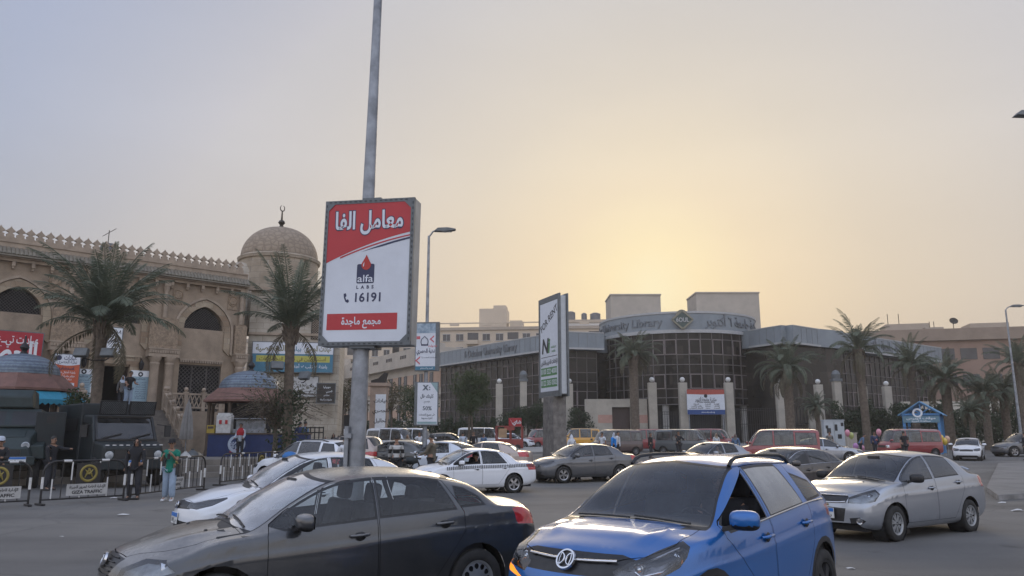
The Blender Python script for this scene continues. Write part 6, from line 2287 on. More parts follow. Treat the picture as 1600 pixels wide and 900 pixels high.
# ---------------------------------------------------------------- armoured police trucks
M_truck = mat('truck_black_green', (.008, .013, .015), .55, var=.3)
M_truck2 = mat('truck_green', (.013, .024, .024), .55, var=.3)


def loft(b, secs):
	"""box-like hull through rectangular sections (x, half width bottom, half width top, z0, z1)"""
	rows = []
	for x, wb_, wt, z0, z1 in secs:
		rows.append([b.bm.verts.new(p) for p in ((x, -wb_, z0), (x, wb_, z0), (x, wt, z1), (x, -wt, z1))])
	for i in range(len(rows) - 1):
		for k in range(4): b.bm.faces.new((rows[i][k], rows[i][(k + 1) % 4], rows[i + 1][(k + 1) % 4], rows[i + 1][k]))
	b.bm.faces.new(rows[0]); b.bm.faces.new(rows[-1])


def big_wheels(t, axles, tr, r):
	for ax in axles:
		for sg in (1, -1): wheel(t, (ax, tr * sg, r), r, .32, sg, dict(kind='spoke', n=8, w=.06, mat=M_dark, rim=.55), lod=1)


tk = thing('armoured_truck', 'dark armoured police truck with raised window grilles behind the barriers', 'truck', tuple(at(196, HOR, 28.6)[:2]) + (0,), R(-46))
b = MB(); loft(b, [(-4.6, 1.18, 1.14, .75, 2.98), (-1.4, 1.18, 1.14, .75, 2.98)]); b.obj('rear_body', M_truck, tk, bevel=.05)
b = MB(); loft(b, [(-1.38, 1.15, 1.08, .75, 2.55), (-.35, 1.15, 1.06, .75, 2.50), (.12, 1.15, 1.12, .75, 1.62)]); b.obj('cab', M_truck, tk, bevel=.06)
b = MB(); loft(b, [(.12, 1.13, 1.10, .7, 1.60), (.95, 1.08, 1.0, .7, 1.48), (1.05, 1.05, .95, .75, 1.40)]); b.obj('bonnet', M_truck, tk, bevel=.06)
b = MB(); b.poly([(.142, -.98, 1.66), (.142, .98, 1.66), (-.30, .94, 2.44), (-.30, -.94, 2.44)]); b.obj('windscreen', M_tint, tk)
b = MB()
for sg in (1, -1):
	b.bar((.15, -1.0 * sg, 1.64), (-.30, -.96 * sg, 2.46), .07)
b.bar((.15, -1.0, 1.64), (.15, 1.0, 1.64), .07); b.bar((-.30, -.96, 2.46), (-.30, .96, 2.46), .07); b.obj('windscreen_frame', M_black, tk)
for sg in (-1, 1):
	f = MB(); f.box((.02, .50 * sg, 2.78), (.05, .94, .52), 0, Matrix.Rotation(R(14), 4, 'Y'))
	g = f.obj('window_guard', M_black, tk)
	f = MB(); lattice(f, -.42, .42, -.22, .22, 0, .07, .012)
	for v in f.bm.verts: v.co = Matrix.Translation((.055, .50 * sg, 2.78)) @ Matrix.Rotation(R(14), 4, 'Y') @ Matrix.Rotation(PI / 2, 4, 'Z') @ v.co
	f.obj('mesh', M_frame, g)
b = MB(); b.box((1.07, 0, 1.12), (.04, 1.3, .36)); b.obj('grille', M_grille, tk)
b = MB(); b.box((1.2, 0, .80), (.26, 2.3, .36)); b.obj('bumper', M_truck, tk, bevel=.04)
for sg in (1, -1):
	b = MB(); b.lathe([(.13, 0), (.14, .03), (.12, .04), (0, .02)], 16, Matrix.Translation((1.07, .82 * sg, 1.12)) @ Matrix.Rotation(PI / 2, 4, 'Y')); b.obj('headlight', M_house_l, tk, smooth=50)
	b = MB(); b.bar((-.1, 1.12 * sg, 2.2), (.1, 1.42 * sg, 2.15), .03); b.box((.1, 1.45 * sg, 1.95), (.06, .22, .42)); b.obj('side_mirror', M_black, tk)
	b = MB(); b.box((-.85, 1.145 * sg, 2.0), (.7, .02, .5)); b.obj('side_window', M_tint, tk)
for x0 in (.16,):
	b = MB()
	for y0, y1 in ((-.85, -.15), (.15, .85)): b.bar((x0 + .02, y0, 1.70), (x0 - .08, y1, 1.86), .03)
	b.obj('wiper', M_black, tk)
b = MB(); b.box((-2.8, -1.19, 2.2), (2.2, .02, .45)); b.obj('body_hatch', M_black, tk)
plate(tk, Matrix.Translation((1.345, 0, .84)) @ Matrix.Rotation(PI / 2, 4, 'Z'), txt=('٧٢٣٤', 'ش ر'), w=.5, h=.2)
b = MB()
for k in range(9): b.box((1.075 - .0, -.9 + k * .225, 1.46), (.03, .12, .035), R(0))
b.obj('white_stripe', M_bwhite, tk)
big_wheels(tk, (.45, -3.4), 1.0, .52)
b = MB(); b.box((-1.7, 0, .8), (5.6, 1.7, .4)); b.obj('underbody', M_dark, tk)
b = MB(); b.box((-1.3, -2.15, 2.0), (.08, .95, 1.25)); b.obj('open_door', M_truck, tk, bevel=.02); b = MB(); b.box((-1.255, -2.15, 2.35), (.02, .3, .25)); b.obj('door_window', M_black, tk)

t2 = thing('armoured_vehicle', 'angular green armoured vehicle with a sloping nose and a roof turret', 'armoured vehicle', tuple(at(8, HOR, 27.5)[:2]) + (0,), R(-62))
b = MB(); loft(b, [(-4.5, 1.15, 1.0, .9, 2.75), (-.9, 1.15, .98, .9, 2.75), (-.1, 1.15, 1.0, .9, 2.05), (1.0, 1.05, .85, .9, 1.72), (1.25, .95, .8, .95, 1.35)]); b.obj('hull', M_truck2, t2, bevel=.05)
b = MB(); loft(b, [(-3.3, .75, .68, 2.76, 3.45), (-1.1, .75, .68, 2.76, 3.45), (-.85, .70, .62, 2.78, 3.2)]); b.obj('turret', M_truck2, t2, bevel=.05)
for sg in (1, -1):
	b = MB(); b.poly([(-.82 + .03, .10 * sg, 2.66), (-.82 + .03, .90 * sg, 2.66), (-.20 + .03, .92 * sg, 2.14), (-.20 + .03, .10 * sg, 2.14)]); b.obj('windscreen_armour', M_black, t2)
	b = MB(); b.lathe([(.12, 0), (.13, .05), (.1, .06), (0, .03)], 14, Matrix.Translation((1.15, .72 * sg, 1.45)) @ Matrix.Rotation(PI / 2, 4, 'Y')); b.obj('headlight', M_house_l, t2)
	b = MB(); loft(b, [(-.1, .25, .2, 1.0, 1.62), (1.1, .25, .2, 1.0, 1.45)])
	for v in b.bm.verts: v.co.y += 1.05 * sg
	b.obj('wheel_cover', M_truck2, t2, bevel=.03)
b = MB(); b.box((.55, 0, 1.86), (.9, 1.3, .03), 0, Matrix.Rotation(R(16), 4, 'Y')); b.box((-.1, 0, 2.12), (.1, 2.2, .07)); b.obj('bonnet_panel', M_truck2, t2, bevel=.01)
b = MB(); b.box((1.32, 0, .95), (.2, 2.1, .3)); b.obj('bumper', M_truck2, t2, bevel=.03)
b = MB(); b.box((1.27, 0, 1.2), (.04, 1.2, .22)); b.obj('grille', M_grille, t2)
plate(t2, Matrix.Translation((1.435, .55, .98)) @ Matrix.Rotation(PI / 2, 4, 'Z'), txt=('٨١٥٣', 'ش ر'), w=.5, h=.2)
big_wheels(t2, (.4, -3.0), 1.0, .52)

# ---------------------------------------------------------------- kiosks with blue domes
def kdome():
	m = bpy.data.materials.new('patterned_blue_dome'); m.use_nodes = True
	nt = m.node_tree; N, L = nt.nodes, nt.links
	b = N['Principled BSDF']; tc = N.new('ShaderNodeTexCoord')
	sp = N.new('ShaderNodeSeparateXYZ'); L.new(tc.outputs['Object'], sp.inputs[0])
	wv = N.new('ShaderNodeTexWave'); wv.wave_type = 'BANDS'; wv.bands_direction = 'Z'; wv.inputs['Scale'].default_value = 1.1; wv.inputs['Distortion'].default_value = 0
	L.new(tc.outputs['Object'], wv.inputs[0])
	nz = N.new('ShaderNodeTexNoise'); nz.inputs['Scale'].default_value = 7; nz.inputs['Detail'].default_value = 3
	L.new(tc.outputs['Object'], nz.inputs['Vector'])
	r1 = N.new('ShaderNodeValToRGB'); set_ramp(r1, [(.0, (.07, .09, .13, 1)), (.35, (.115, .15, .18, 1)), (.6, (.16, .20, .225, 1)), (1, (.085, .115, .16, 1))]); L.new(wv.outputs[0], r1.inputs[0])
	r2 = N.new('ShaderNodeValToRGB'); set_ramp(r2, [(.42, (.85, .85, .85, 1)), (.55, (1.2, 1.2, 1.2, 1))]); L.new(nz.outputs[0], r2.inputs[0])
	mx = N.new('ShaderNodeMixRGB'); mx.blend_type = 'MULTIPLY'; mx.inputs[0].default_value = .8
	L.new(r1.outputs[0], mx.inputs[1]); L.new(r2.outputs[0], mx.inputs[2]); L.new(mx.outputs[0], b.inputs['Base Color'])
	b.inputs['Roughness'].default_value = .4
	return m


M_kd = kdome()
M_kroof = mat('kiosk_roof_red', (.17, .085, .065), .7, var=.2, vscale=3)
M_kwood = mat('kiosk_frame', (.10, .07, .05), .6, var=.3)
M_awn = mat('turquoise_awning', (.03, .25, .38), .7, var=.15)
M_kblue = mat('kiosk_counter_blue', (.018, .035, .12), .5, var=.15)


def kiosk(label, loc, rz, rd, zb, awning, counter):
	t = thing('kiosk', label, 'kiosk', loc, rz)
	n = 8
	a0 = PI / 8
	re = rd * 1.50
	b = MB(); b.lathe([(re, zb - .75), (re, zb - .65), (rd * 1.06, zb), (rd * 1.0, zb)], n, Matrix.Rotation(a0, 4, 'Z')); b.obj('roof', M_kroof, t)
	b = MB(); b.lathe([(rd * math.cos(a), zb + .0 + rd * .62 * math.sin(a)) for a in np.linspace(0, PI / 2 - .001, 12)], 32)
	d_ = b.obj('dome', M_kd, t, smooth=60)
	b = MB(); z = zb + rd * .62; b.lathe([(.2, z - .03), (.1, z + .12), (.2, z + .28), (.14, z + .42), (.05, z + .5), (.04, z + .8), (0, z + .85)], 12); b.obj('finial', M_iron, d_, smooth=50)
	rp_ = re * .86
	for k in range(n):
		a = a0 + 2 * PI * k / n
		b = MB(); b.lathe([(.13, 0), (.13, .2), (.09, .3), (.09, zb - .95), (.14, zb - .8)], 10, Matrix.Translation((rp_ * math.cos(a), rp_ * math.sin(a), 0))); b.obj('post', M_kwood, t, smooth=40)
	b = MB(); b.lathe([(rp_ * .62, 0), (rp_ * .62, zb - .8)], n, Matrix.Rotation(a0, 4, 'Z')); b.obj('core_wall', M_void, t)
	if awning:
		for k in range(n):
			a, c = a0 + 2 * PI * k / n, a0 + 2 * PI * (k + 1) / n
			b = MB()
			A = [Vector((re * .97 * math.cos(x), re * .97 * math.sin(x), zb - .80)) for x in (a, c)]
			B = [Vector((re * 1.16 * math.cos(x), re * 1.16 * math.sin(x), zb - 1.15)) for x in (a, c)]
			m = 9
			for i in range(m):
				u0, u1 = i / m, (i + 1) / m
				p = [A[0].lerp(A[1], u0), A[0].lerp(A[1], u1), B[0].lerp(B[1], u1), B[0].lerp(B[1], u0)]
				b.poly(p)
				mid = (p[2] + p[3]) / 2
				b.poly([p[3], p[2], p[2] + Vector((0, 0, -.16)), mid + Vector((0, 0, -.25)), p[3] + Vector((0, 0, -.16))])
			b.obj('awning', M_awn, t, recalc=False)
	return t


k1 = kiosk('kiosk with a patterned blue dome and turquoise awning behind the armoured trucks', tuple(at(22, HOR, 35)[:2]) + (.75,), .1, 1.55, 3.75, True, False)
k2p = at(386, HOR, 42.5)
k2 = kiosk('drinks kiosk with a blue dome and red roof beside the mosque stair', (k2p.x, 42.5, .75), .25, 1.62, 3.55, False, True)
# counter, goods, blue board
cn = thing('drinks_counter', 'dark blue counter board with a round white logo in front of the drinks kiosk', 'counter', (at(404, HOR, 39.6).x, 39.6, .75), R(3))
b = MB(); b.box((0, .3, .55), (5.0, .7, 1.1)); b.obj('board', M_kblue, cn, bevel=.02)
b = MB(); b.box((0, .3, 1.13), (5.1, .8, .06)); b.obj('top', M_kwood, cn)
b = MB()
b.lathe([(.30, 0), (.34, .01), (.40, .01), (.44, 0)], 24, TX(-1.05, -.06, .62)); b.text(ar('عصير'), .34, TX(-1.05, -.062, .72), bold=.02); b.text(ar('طازج'), .26, TX(-1.05, -.062, .48), bold=.015); b.obj('logo', mat('logo_pale', (.42, .48, .58), .5, var=.1), cn, recalc=False)
b = MB(); b.poly([(-1.4, -.058, .22), (-.7, -.058, .22), (-.8, -.058, .36), (-1.3, -.058, .36)]); b.obj('logo_red', M_sred, cn, recalc=False)


def goods(name, label, cat, px, z, Y, parts):
	t = thing(name, label, cat, (at(px, HOR, Y).x, Y, z), 0)
	for nm, m, boxes in parts:
		b = MB()
		for c, d in boxes: b.box(c, d)
		b.obj(nm, m, t, bevel=.01)
	return t


zc_ = .75 + 1.17
goods('juice_dispenser', 'white juice dispenser with two red taps on the kiosk counter', 'dispenser', 350, zc_, 39.9, [('tank', M_bwhite, [((0, 0, .45), (.75, .4, .9)), ((0, 0, .95), (.65, .35, .12))]), ('tap', M_sred, [((-.15, -.22, .55), (.12, .06, .2)), ((.15, -.22, .55), (.12, .06, .2))])])
goods('display_case', 'low steel display case on the kiosk counter', 'display case', 390, zc_, 39.9, [('case', M_steel, [((0, 0, .1), (1.6, .4, .2)), ((0, .1, .45), (1.5, .1, .5)), ((0, 0, .72), (1.6, .45, .05))])])
goods('monitor', 'black monitor at the right end of the kiosk counter', 'monitor', 427, zc_, 39.9, [('screen', M_ink, [((0, 0, .45), (.75, .06, .5))]), ('stand', M_black, [((0, .03, .1), (.12, .05, .25)), ((0, .03, .015), (.4, .2, .03))])])
goods('yellow_box', 'yellow carton at the left end of the kiosk counter', 'box', 330, zc_, 40.0, [('carton', mat('carton_yellow', (.42, .30, .05), .6, var=.2), [((0, 0, .2), (.4, .3, .4))]), ('flap', M_kwood, [((0, -.155, .28), (.3, .01, .12))])])
# folded parasol by the balustrade
um = thing('folded_parasol', 'folded pale grey parasol standing beside the stair balustrade', 'parasol', (at(291, HOR, 37.2).x, 37.2, .75), 0)
um.scale = (.72, .72, .78)
b = MB(); b.tube([(0, 0, 0), (0, 0, 3.5)], .03, 8); b.obj('pole', M_steel, um)
b = MB()
rings = [(.02, 3.42), (.12, 3.2), (.26, 2.4), (.34, 1.6), (.36, 1.15), (.30, 1.1)]
vs = [[b.bm.verts.new((r * (1 + .28 * math.cos(8 * 2 * PI * k / 48)) * math.cos(2 * PI * k / 48), r * (1 + .28 * math.cos(8 * 2 * PI * k / 48)) * math.sin(2 * PI * k / 48), z)) for k in range(48)] for r, z in rings]
for i in range(len(vs) - 1):
	for k in range(48): b.bm.faces.new((vs[i][k], vs[i][(k + 1) % 48], vs[i + 1][(k + 1) % 48], vs[i + 1][k]))
b.obj('cloth', mat('parasol_cloth', (.27, .26, .25), .9, var=.12), um, smooth=70)
# floodlights clamped in front of the wall and on the palms
for px, py, Y, rz, lab in ((127, 551, 31.3, 0, 'floodlight clamped to the first palm, left side'), (169, 551, 31.3, 0, 'floodlight clamped to the first palm, right side'), (433, 571, 34.3, .5, 'floodlight on the second palm facing the clinic signboard'), (476, 587, 34.3, -.5, 'tilted floodlight on an arm right of the second palm')):
	p = at(px, py, Y)
	t_ = thing('floodlight', lab, 'floodlight', p, rz)
	b = MB(); b.box((0, 0, 0), (.55, .22, .36), 0, Matrix.Rotation(R(-20), 4, 'X')); b.obj('housing', M_frame, t_, bevel=.03)
	sx = (at(150 if px < 300 else 452, py, Y).x - p.x)
	b = MB(); b.tube([(0, .1, -.2), (sx * .5, .3, -.28), (sx, .55, -.25)], .025, 6); b.obj('bracket', M_iron, t_)
# things on the mosque roof
ant = thing('rooftop_aerial', 'thin television aerial above the mosque battlements', 'aerial', mw(4.75, -.6, 11.9), MRZ)
b = MB(); b.tube([(0, 0, 0), (0, 0, 2.0)], .025, 6); b.tube([(-.3, 0, 1.6), (.35, 0, 2.15)], .02, 6)
for k in range(5): b.tube([(-.3 + .16 * k, -.16, 1.6 + .135 * k), (-.3 + .16 * k, .16, 1.6 + .135 * k)], .012, 5)
b.obj('rods', M_iron, ant)
tkk = thing('rooftop_tank', 'round dark water tank peeping over the mosque battlements', 'tank', mw(5.2, -2.0, 11.85), MRZ)
b = MB(); b.lathe([(.5, 0), (.55, .1), (.55, 1.2), (.45, 1.5), (0, 1.6)], 18, Matrix.Translation((0, 0, 0))); b.obj('drum', M_tank, tkk, smooth=40)
# wall lanterns either side of the entrance
for s_ in (3.95, 7.0):
	q = thing('wall_lantern', 'small dark lantern above the price board ' + ('left' if s_ < 5 else 'right') + ' of the mosque door', 'lantern', mw(s_, .25, 5.85), MRZ)
	b = MB(); b.lathe([(.02, .35), (.12, .22), (.16, .15), (.12, -.15), (.05, -.25), (0, -.3)], 8); b.obj('body', M_iron, q); b = MB(); b.tube([(0, 0, .35), (0, .2, .42)], .02, 5); b.obj('hook', M_iron, q)
# rail by the mosque corner
rl = railing('stair_railing', 'ornate dark stair railing by the palm near the mosque corner', px2(478, 41), px2(505, 41), 1.5, .2); rl.location.z = .75
# litter and small clutter on the road
M_paper = mat('paper', (.55, .54, .52), .8, var=.1)
for i, (px, py, s_) in enumerate(((192, 806, .16), (1590, 799, .2), (1565, 786, .12), (178, 779, .14), (203, 779, .12), (1330, 889, .07), (96, 839, .05))):
	b = MB(); rg = random.Random(i)
	p = gnd(px, py)
	ring = [(s_ * math.cos(a) * rg.uniform(.5, 1.1), s_ * .6 * math.sin(a) * rg.uniform(.5, 1.1)) for a in np.linspace(0, 2 * PI, 9)[:-1]]
	c = b.bm.verts.new((0, 0, s_ * .32)); vs = [b.bm.verts.new((x, y, .006 + rg.uniform(0, s_ * .2))) for x, y in ring]
	for k in range(8): b.bm.faces.new((c, vs[k], vs[(k + 1) % 8]))
	o = b.obj('paper_scrap', M_paper); o.location = p
	tag(o, ['crumpled paper scrap on the road before the barriers', 'white paper scrap by the kerb at the right edge', 'small paper scrap near the island kerb corner', 'paper scrap at the foot of the traffic barrier', 'paper scrap beside the green-shirted man', 'tiny paper scrap near the bottom edge right of the blue crossover', 'tiny paper scrap on the bare road at lower left'][i], 'paper scrap')
# bags at the foot of the stair
for i, (px, Y, s_) in enumerate(((292, 35.6, .22), (303, 35.9, .28), (312, 36.2, .2))):
	b = MB(); b.lathe([(0, 0), (s_, .05), (s_ * .9, s_ * .9), (s_ * .25, s_ * 1.4), (s_ * .3, s_ * 1.6), (0, s_ * 1.5)], 12); o = b.obj('rubbish_bag', [M_paper, M_frame, mat('bag_tan', (.3, .26, .2), .7, var=.2)][i], smooth=60)
	o.location = (at(px, HOR, Y).x, Y, .75); tag(o, ['white rubbish bag at the foot of the mosque stair', 'dark rubbish bag beside the white one at the stair foot', 'tan rubbish bag right of the dark bag by the stair'][i], 'rubbish bag')
# balloons
BAL = [(1324, 676, 60, (.55, .22, .28), 'pink balloon floating by the electrical cabinet'), (1330, 680, 60, (.35, .38, .12), 'yellow-green balloon under the pink one by the cabinet'), (1373, 675, 58, (.60, .25, .30), 'single pink balloon left of the red minibus with the rack'),
	   (1464, 683, 57, (.30, .42, .20), 'green balloon beside the rear of the racked red minibus'), (1470, 684, 57, (.60, .42, .05), 'yellow balloon next to the green one'), (1476, 689, 57, (.62, .45, .08), 'pale yellow balloon lowest in the bunch by the shelter'), (1469, 690, 56.8, (.60, .38, .02), 'deep yellow balloon in the middle of the bunch'), (1480, 686, 57, (.55, .33, .22), 'peach balloon at the right of the bunch'),
	   (1337, 697, 59, (.45, .20, .42), 'violet balloon low by the seller'), (1347, 700, 59, (.50, .22, .30), 'rose balloon low by the seller in blue')]
for px, py, Y, c_, lab in BAL:
	t_ = thing('balloon', lab, 'balloon', at(px, py, Y), 0, 'coloured balloons for sale')
	b = MB(); b.lathe([(0, .24)] + [(.19 * math.sin(a) * (1 if a < PI / 2 else .98), .24 * math.cos(a) if a < PI / 2 else .30 * math.cos(a)) for a in np.linspace(.2, PI - .25, 12)] + [(.03, -.31), (.04, -.34), (0, -.33)], 18)
	b.obj('skin', mat('balloon_%d%d' % (px, py), c_, .25, coat=.4, var=.08), t_, smooth=60)
	b = MB(); b.tube([(0, 0, -.33), (.03, .02, -.7), (0, 0, -1.1)], .006, 4); b.obj('string', M_bwhite, t_)
# scooter beside the striped man
MC = at(636, HOR, 31)
mc = thing('motorcycle', 'dark motorcycle with a red tail lamp beside the man in the striped jumper', 'motorcycle', (MC.x, 31, gz(31)), R(28))
for x in (-.62, .66):
	b = MB(); Mw_ = Matrix.Translation((x, 0, .31)) @ Matrix.Rotation(PI / 2, 4, 'X')
	b.lathe([(.24, -.04), (.30, -.045), (.315, 0), (.30, .045), (.24, .04)], 24, Mw_); b.lathe([(.22, -.01), (.24, -.01), (.24, .01), (.22, .01)], 20, Mw_)
	for k in range(8): a = PI * k / 8; b.bar(Mw_ @ Vector((.23 * math.cos(a), .23 * math.sin(a), 0)), Mw_ @ Vector((-.23 * math.cos(a), -.23 * math.sin(a), 0)), .012)
	b.obj('wheel', M_rubber, mc)
b = MB(); b.tube([(.66, 0, .31), (.45, 0, .85), (.38, 0, 1.05)], .03, 8); b.tube([(.4, 0, .8), (.1, 0, .45), (-.62, 0, .33)], .03, 8); b.box((.05, 0, .42), (.36, .26, .30)); b.obj('frame', M_iron, mc)
b = MB(); b.lathe([(0, -.28), (.13, -.2), (.15, .05), (.10, .25), (0, .3)], 14, Matrix.Translation((.2, 0, .80)) @ Matrix.Rotation(PI / 2, 4, 'Y')); b.obj('tank', P_dark if 'P_dark' in globals() else M_truck, mc, smooth=60)
b = MB(); b.box((-.35, 0, .80), (.75, .25, .10)); b.obj('seat', M_black, mc, bevel=.04)
b = MB(); b.tube([(.30, .36, 1.10), (.38, .2, 1.08), (.38, -.2, 1.08), (.30, -.36, 1.10)], .016, 8); b.obj('handlebar', M_chrome, mc)
b = MB(); b.box((-.80, 0, .70), (.08, .16, .12)); b.obj('tail_lamp', M_red, mc, bevel=.02)
b = MB(); b.lathe([(0, .06), (.08, .05), (.09, 0), (.05, -.1), (0, -.12)], 14, Matrix.Translation((.55, 0, .92)) @ Matrix.Rotation(PI / 2, 4, 'Y')); b.obj('headlight', M_reflector, mc, smooth=50)
# ---------------------------------------------------------------- the vehicles of the photograph
P_grey = paint('paint_graphite', (.032, .036, .043), .5, .28, .22, 4.2)  # bonnet dust raised to stand in for bright reflected sky as well
P_blue = paint('paint_blue', (.0, .105, .36), .25, .28, .04, 1.6)
P_silver = paint('paint_silver', (.33, .35, .385), .7, .32, .07)
P_white = paint('paint_white', (.66, .68, .71), 0, .4, .08)
P_taxi = paint('paint_taxi_white', (.70, .71, .73), 0, .4, .10)
P_dgrey = paint('paint_gunmetal', (.10, .105, .115), .6, .36, .2)
P_brown = paint('paint_dark_brown', (.030, .024, .024), .4, .3, .12)
P_dark = paint('paint_dark', (.028, .032, .036), .3, .32, .2)
P_red = paint('paint_red', (.23, .016, .02), 0, .42, .16)
P_yellow = paint('paint_yellow', (.62, .30, .02), 0, .42, .12)
P_maroon = paint('paint_maroon_black', (.05, .024, .024), .1, .4, .14)
P_vgrey = paint('paint_van_grey', (.085, .095, .10), .1, .4, .14)
P_beige = paint('paint_beige', (.42, .34, .29), .2, .42, .14)
P_pale = paint('paint_pale_blue', (.58, .62, .68), .2, .4, .08)

HL = lambda poly, ang=35, house=None, **k: ('headlight', 'turn', poly, M_lens, dict(ang=ang, bucket=house or M_house, xmin=1.2, lim=-.3, **k))
TL = lambda poly, ang=140, **k: ('taillight', 'turn', poly, M_red, dict(ang=ang, sgn=-1, lim=-.75, xmin=1.3, **k))
GR = lambda poly, m=None, nm='grille': (nm, 'front', poly, m or M_grille, dict(centre=1, xmin=1.4, lim=.05))

# -- graphite saloon in front
S_grey = sedan(L=4.41, wb=2.62, f_over=.81, H=1.455, W=.862, r=.31, cowl=1.04, roof_f=.24, roof_r=-1.02, deck=-1.66, hood0=.79, hood1=.99, tail=1.065, belt_f=.945, belt_r=1.015,
			   wheel=HOLES, ridge=(0, .50, .30, .014), nose=[(.15, .10), (.3, .02), (.45, 0), (.6, .02), (.72, .08), (.85, .2)], bow=(.34, .16), steer=0,
			   patches=[HL([(.36, .57), (.40, .67), (.60, .755), (.80, .75), (.90, .655), (.72, .60)], 35, M_house_l, bulbs=((1.86, .60, .66, .075),)),
						TL([(.34, .84), (.36, 1.02), (.70, 1.035), (.92, 1.0), (.90, .84), (.60, .81)], 140),
						GR([(-.05, .57), (.22, .575), (.33, .74), (-.05, .77)])],
			   quarters=[[(-1.10, 1.065), (-1.10, 1.235), (-1.20, 1.215), (-1.36, 1.13), (-1.40, 1.075)]])
S_grey['belt'] = [(-2.29, .93), (-2.1, 1.0), (-1.66, 1.03), (-.9, 1.015), (.2, .955), (.85, .915), (1.04, .905), (1.5, .86), (1.92, .77), (2.12, .69)]
S_grey['doors'][0].update(x=(.90, -.17), xt=(1.02, -.17), win=(.72, -.145), wint=(.86, -.145), handle=(.02, .845), mirror=(.62, .965))
S_grey['doors'][1].update(x=(-.182, -1.16), xt=(-.182, -.96), win=(-.215, -1.06), wint=(-.215, -.90), handle=(-.92, .90))
t, sh = car('saloon_car', 'graphite grey saloon with dusty bonnet and round-holed wheel covers beside the billboard post', 'car', S_grey, P_grey, (-1.914, 8.34, 0), R(215.1), glass_side=M_glass, glass_front=M_dusty_sheen)

# -- blue crossover with the driver's window down
S_blue = sedan(L=4.11, wb=2.52, f_over=.80, H=1.545, W=.855, r=.335, cowl=1.04, roof_f=.20, roof_r=-1.30, deck=-1.84, hood0=.86, hood1=1.06, tail=1.19, belt_f=1.02, belt_r=1.12,
			   bow=(.30, .15), nose=[(.15, .12), (.3, .03), (.5, 0), (.68, .015), (.86, .09), (1.0, .2)], clad=.055, clad_z=.36, arch=.395, tumble=.50, wheel=dict(kind='spoke', n=5, w=.08, mat=M_dark, rim=.68), steer=.1,
			   ridge=(0, .50, .40, .016))
S_blue['belt'] = [(-2.05, .98), (-1.8, 1.10), (-1.2, 1.125), (-.3, 1.075), (.4, 1.025), (.95, .995), (1.2, .995), (1.6, .965), (2.06, .885)]
S_blue['top'] = [(-2.05, 1.14), (-2.0, 1.20), (-1.95, 1.23), (-1.84, 1.27), (-1.50, 1.46), (-1.38, 1.53), (-1.05, 1.585), (-.4, 1.60), (0, 1.585), (.2, 1.55), (.62, 1.34), (1.03, 1.082), (1.15, 1.072), (1.55, 1.045), (1.85, .99), (2.0, .945), (2.06, .905)]
S_blue['rear_screen'] = (-1.86, -1.42)
S_blue['doors'] = [dict(x=(.92, .03), xt=(1.0, .03), win=(.80, .075), wint=(.88, .09), handle=(.20, .925), mirror=(.90, 1.075), mirror_only='left', cutf=.06, cutfz=.2, open='left'),
				   dict(x=(.018, -.99), xt=(.018, -.93), win=(-.045, -.86), wint=(-.03, -.72), handle=(-.78, .965), cut=.40, cutz=.50, glass=M_sky_sheen)]
S_blue['quarters'] = [[(-1.02, 1.165), (-.86, 1.37), (-.93, 1.40), (-1.32, 1.31), (-1.42, 1.19)]]
S_blue['hood'] = [(1.08, -.05), (1.08, .66), (1.5, .66), (1.78, .56), (1.93, .34), (1.975, -.05)]
S_blue['trunk_lid'] = [(-2.2, -.05), (-2.2, .1), (-2.19, .1), (-2.19, -.05)]
S_blue['crown'] = [(-2.05, .05), (-1.3, .07), (0, .07), (.2, .06), (.7, .05), (1.04, .03), (1.3, .055), (2.06, .05)]
S_blue['ledge'] = [(-2.05, .10), (-1.4, .085), (.2, .085), (.9, .095), (1.2, .12), (2.06, .10)]
S_blue.update(screen=(1.0, .24), cowl=1.04, dash_z=1.02, seat_z=.10, parcel=None, rear_wall=-1.85, seat_gap=.80)
S_blue['patches'] = [
	('headlight', 'turn', [(.40, .735), (.37, .81), (.50, .875), (.72, .94), (.93, .995), (.97, .96), (.93, .89), (.86, .83), (.62, .755)], M_lens, dict(ang=38, bucket=M_house, xmin=1.0, lim=-.3, bulbs=((1.84, .66, .875, .058), (1.92, .52, .82, .04)))),
	('turn_signal', 'turn', [(.43, .675), (.41, .725), (.60, .748), (.78, .81), (.80, .775), (.64, .705)], M_amber_lit, dict(ang=38, xmin=1.0, lim=-.3)),
	('taillight', 'turn', [(.35, .92), (.36, 1.08), (.75, 1.10), (.98, 1.08), (.95, .98), (.7, .92)], M_red, dict(ang=140, sgn=-1, lim=-.75, xmin=1.3)),
	('grille', 'front', [(-.05, .765), (.44, .765), (.58, .87), (.40, .915), (-.05, .92)], M_grille, dict(centre=1, xmin=1.4, lim=.05)),
	('lower_grille', 'front', [(-.05, .30), (.55, .30), (.62, .45), (-.05, .48)], M_grille, dict(centre=1, xmin=1.4, lim=.05))]
BLUE = (1.685, 7.62, 0)
t_blue, shb = car('crossover_car', 'bright blue crossover with black roof rails and the driver window down', 'car', S_blue, P_blue, BLUE, R(-129.7), glass_side=M_glass)


from mathutils.bvhtree import BVHTree


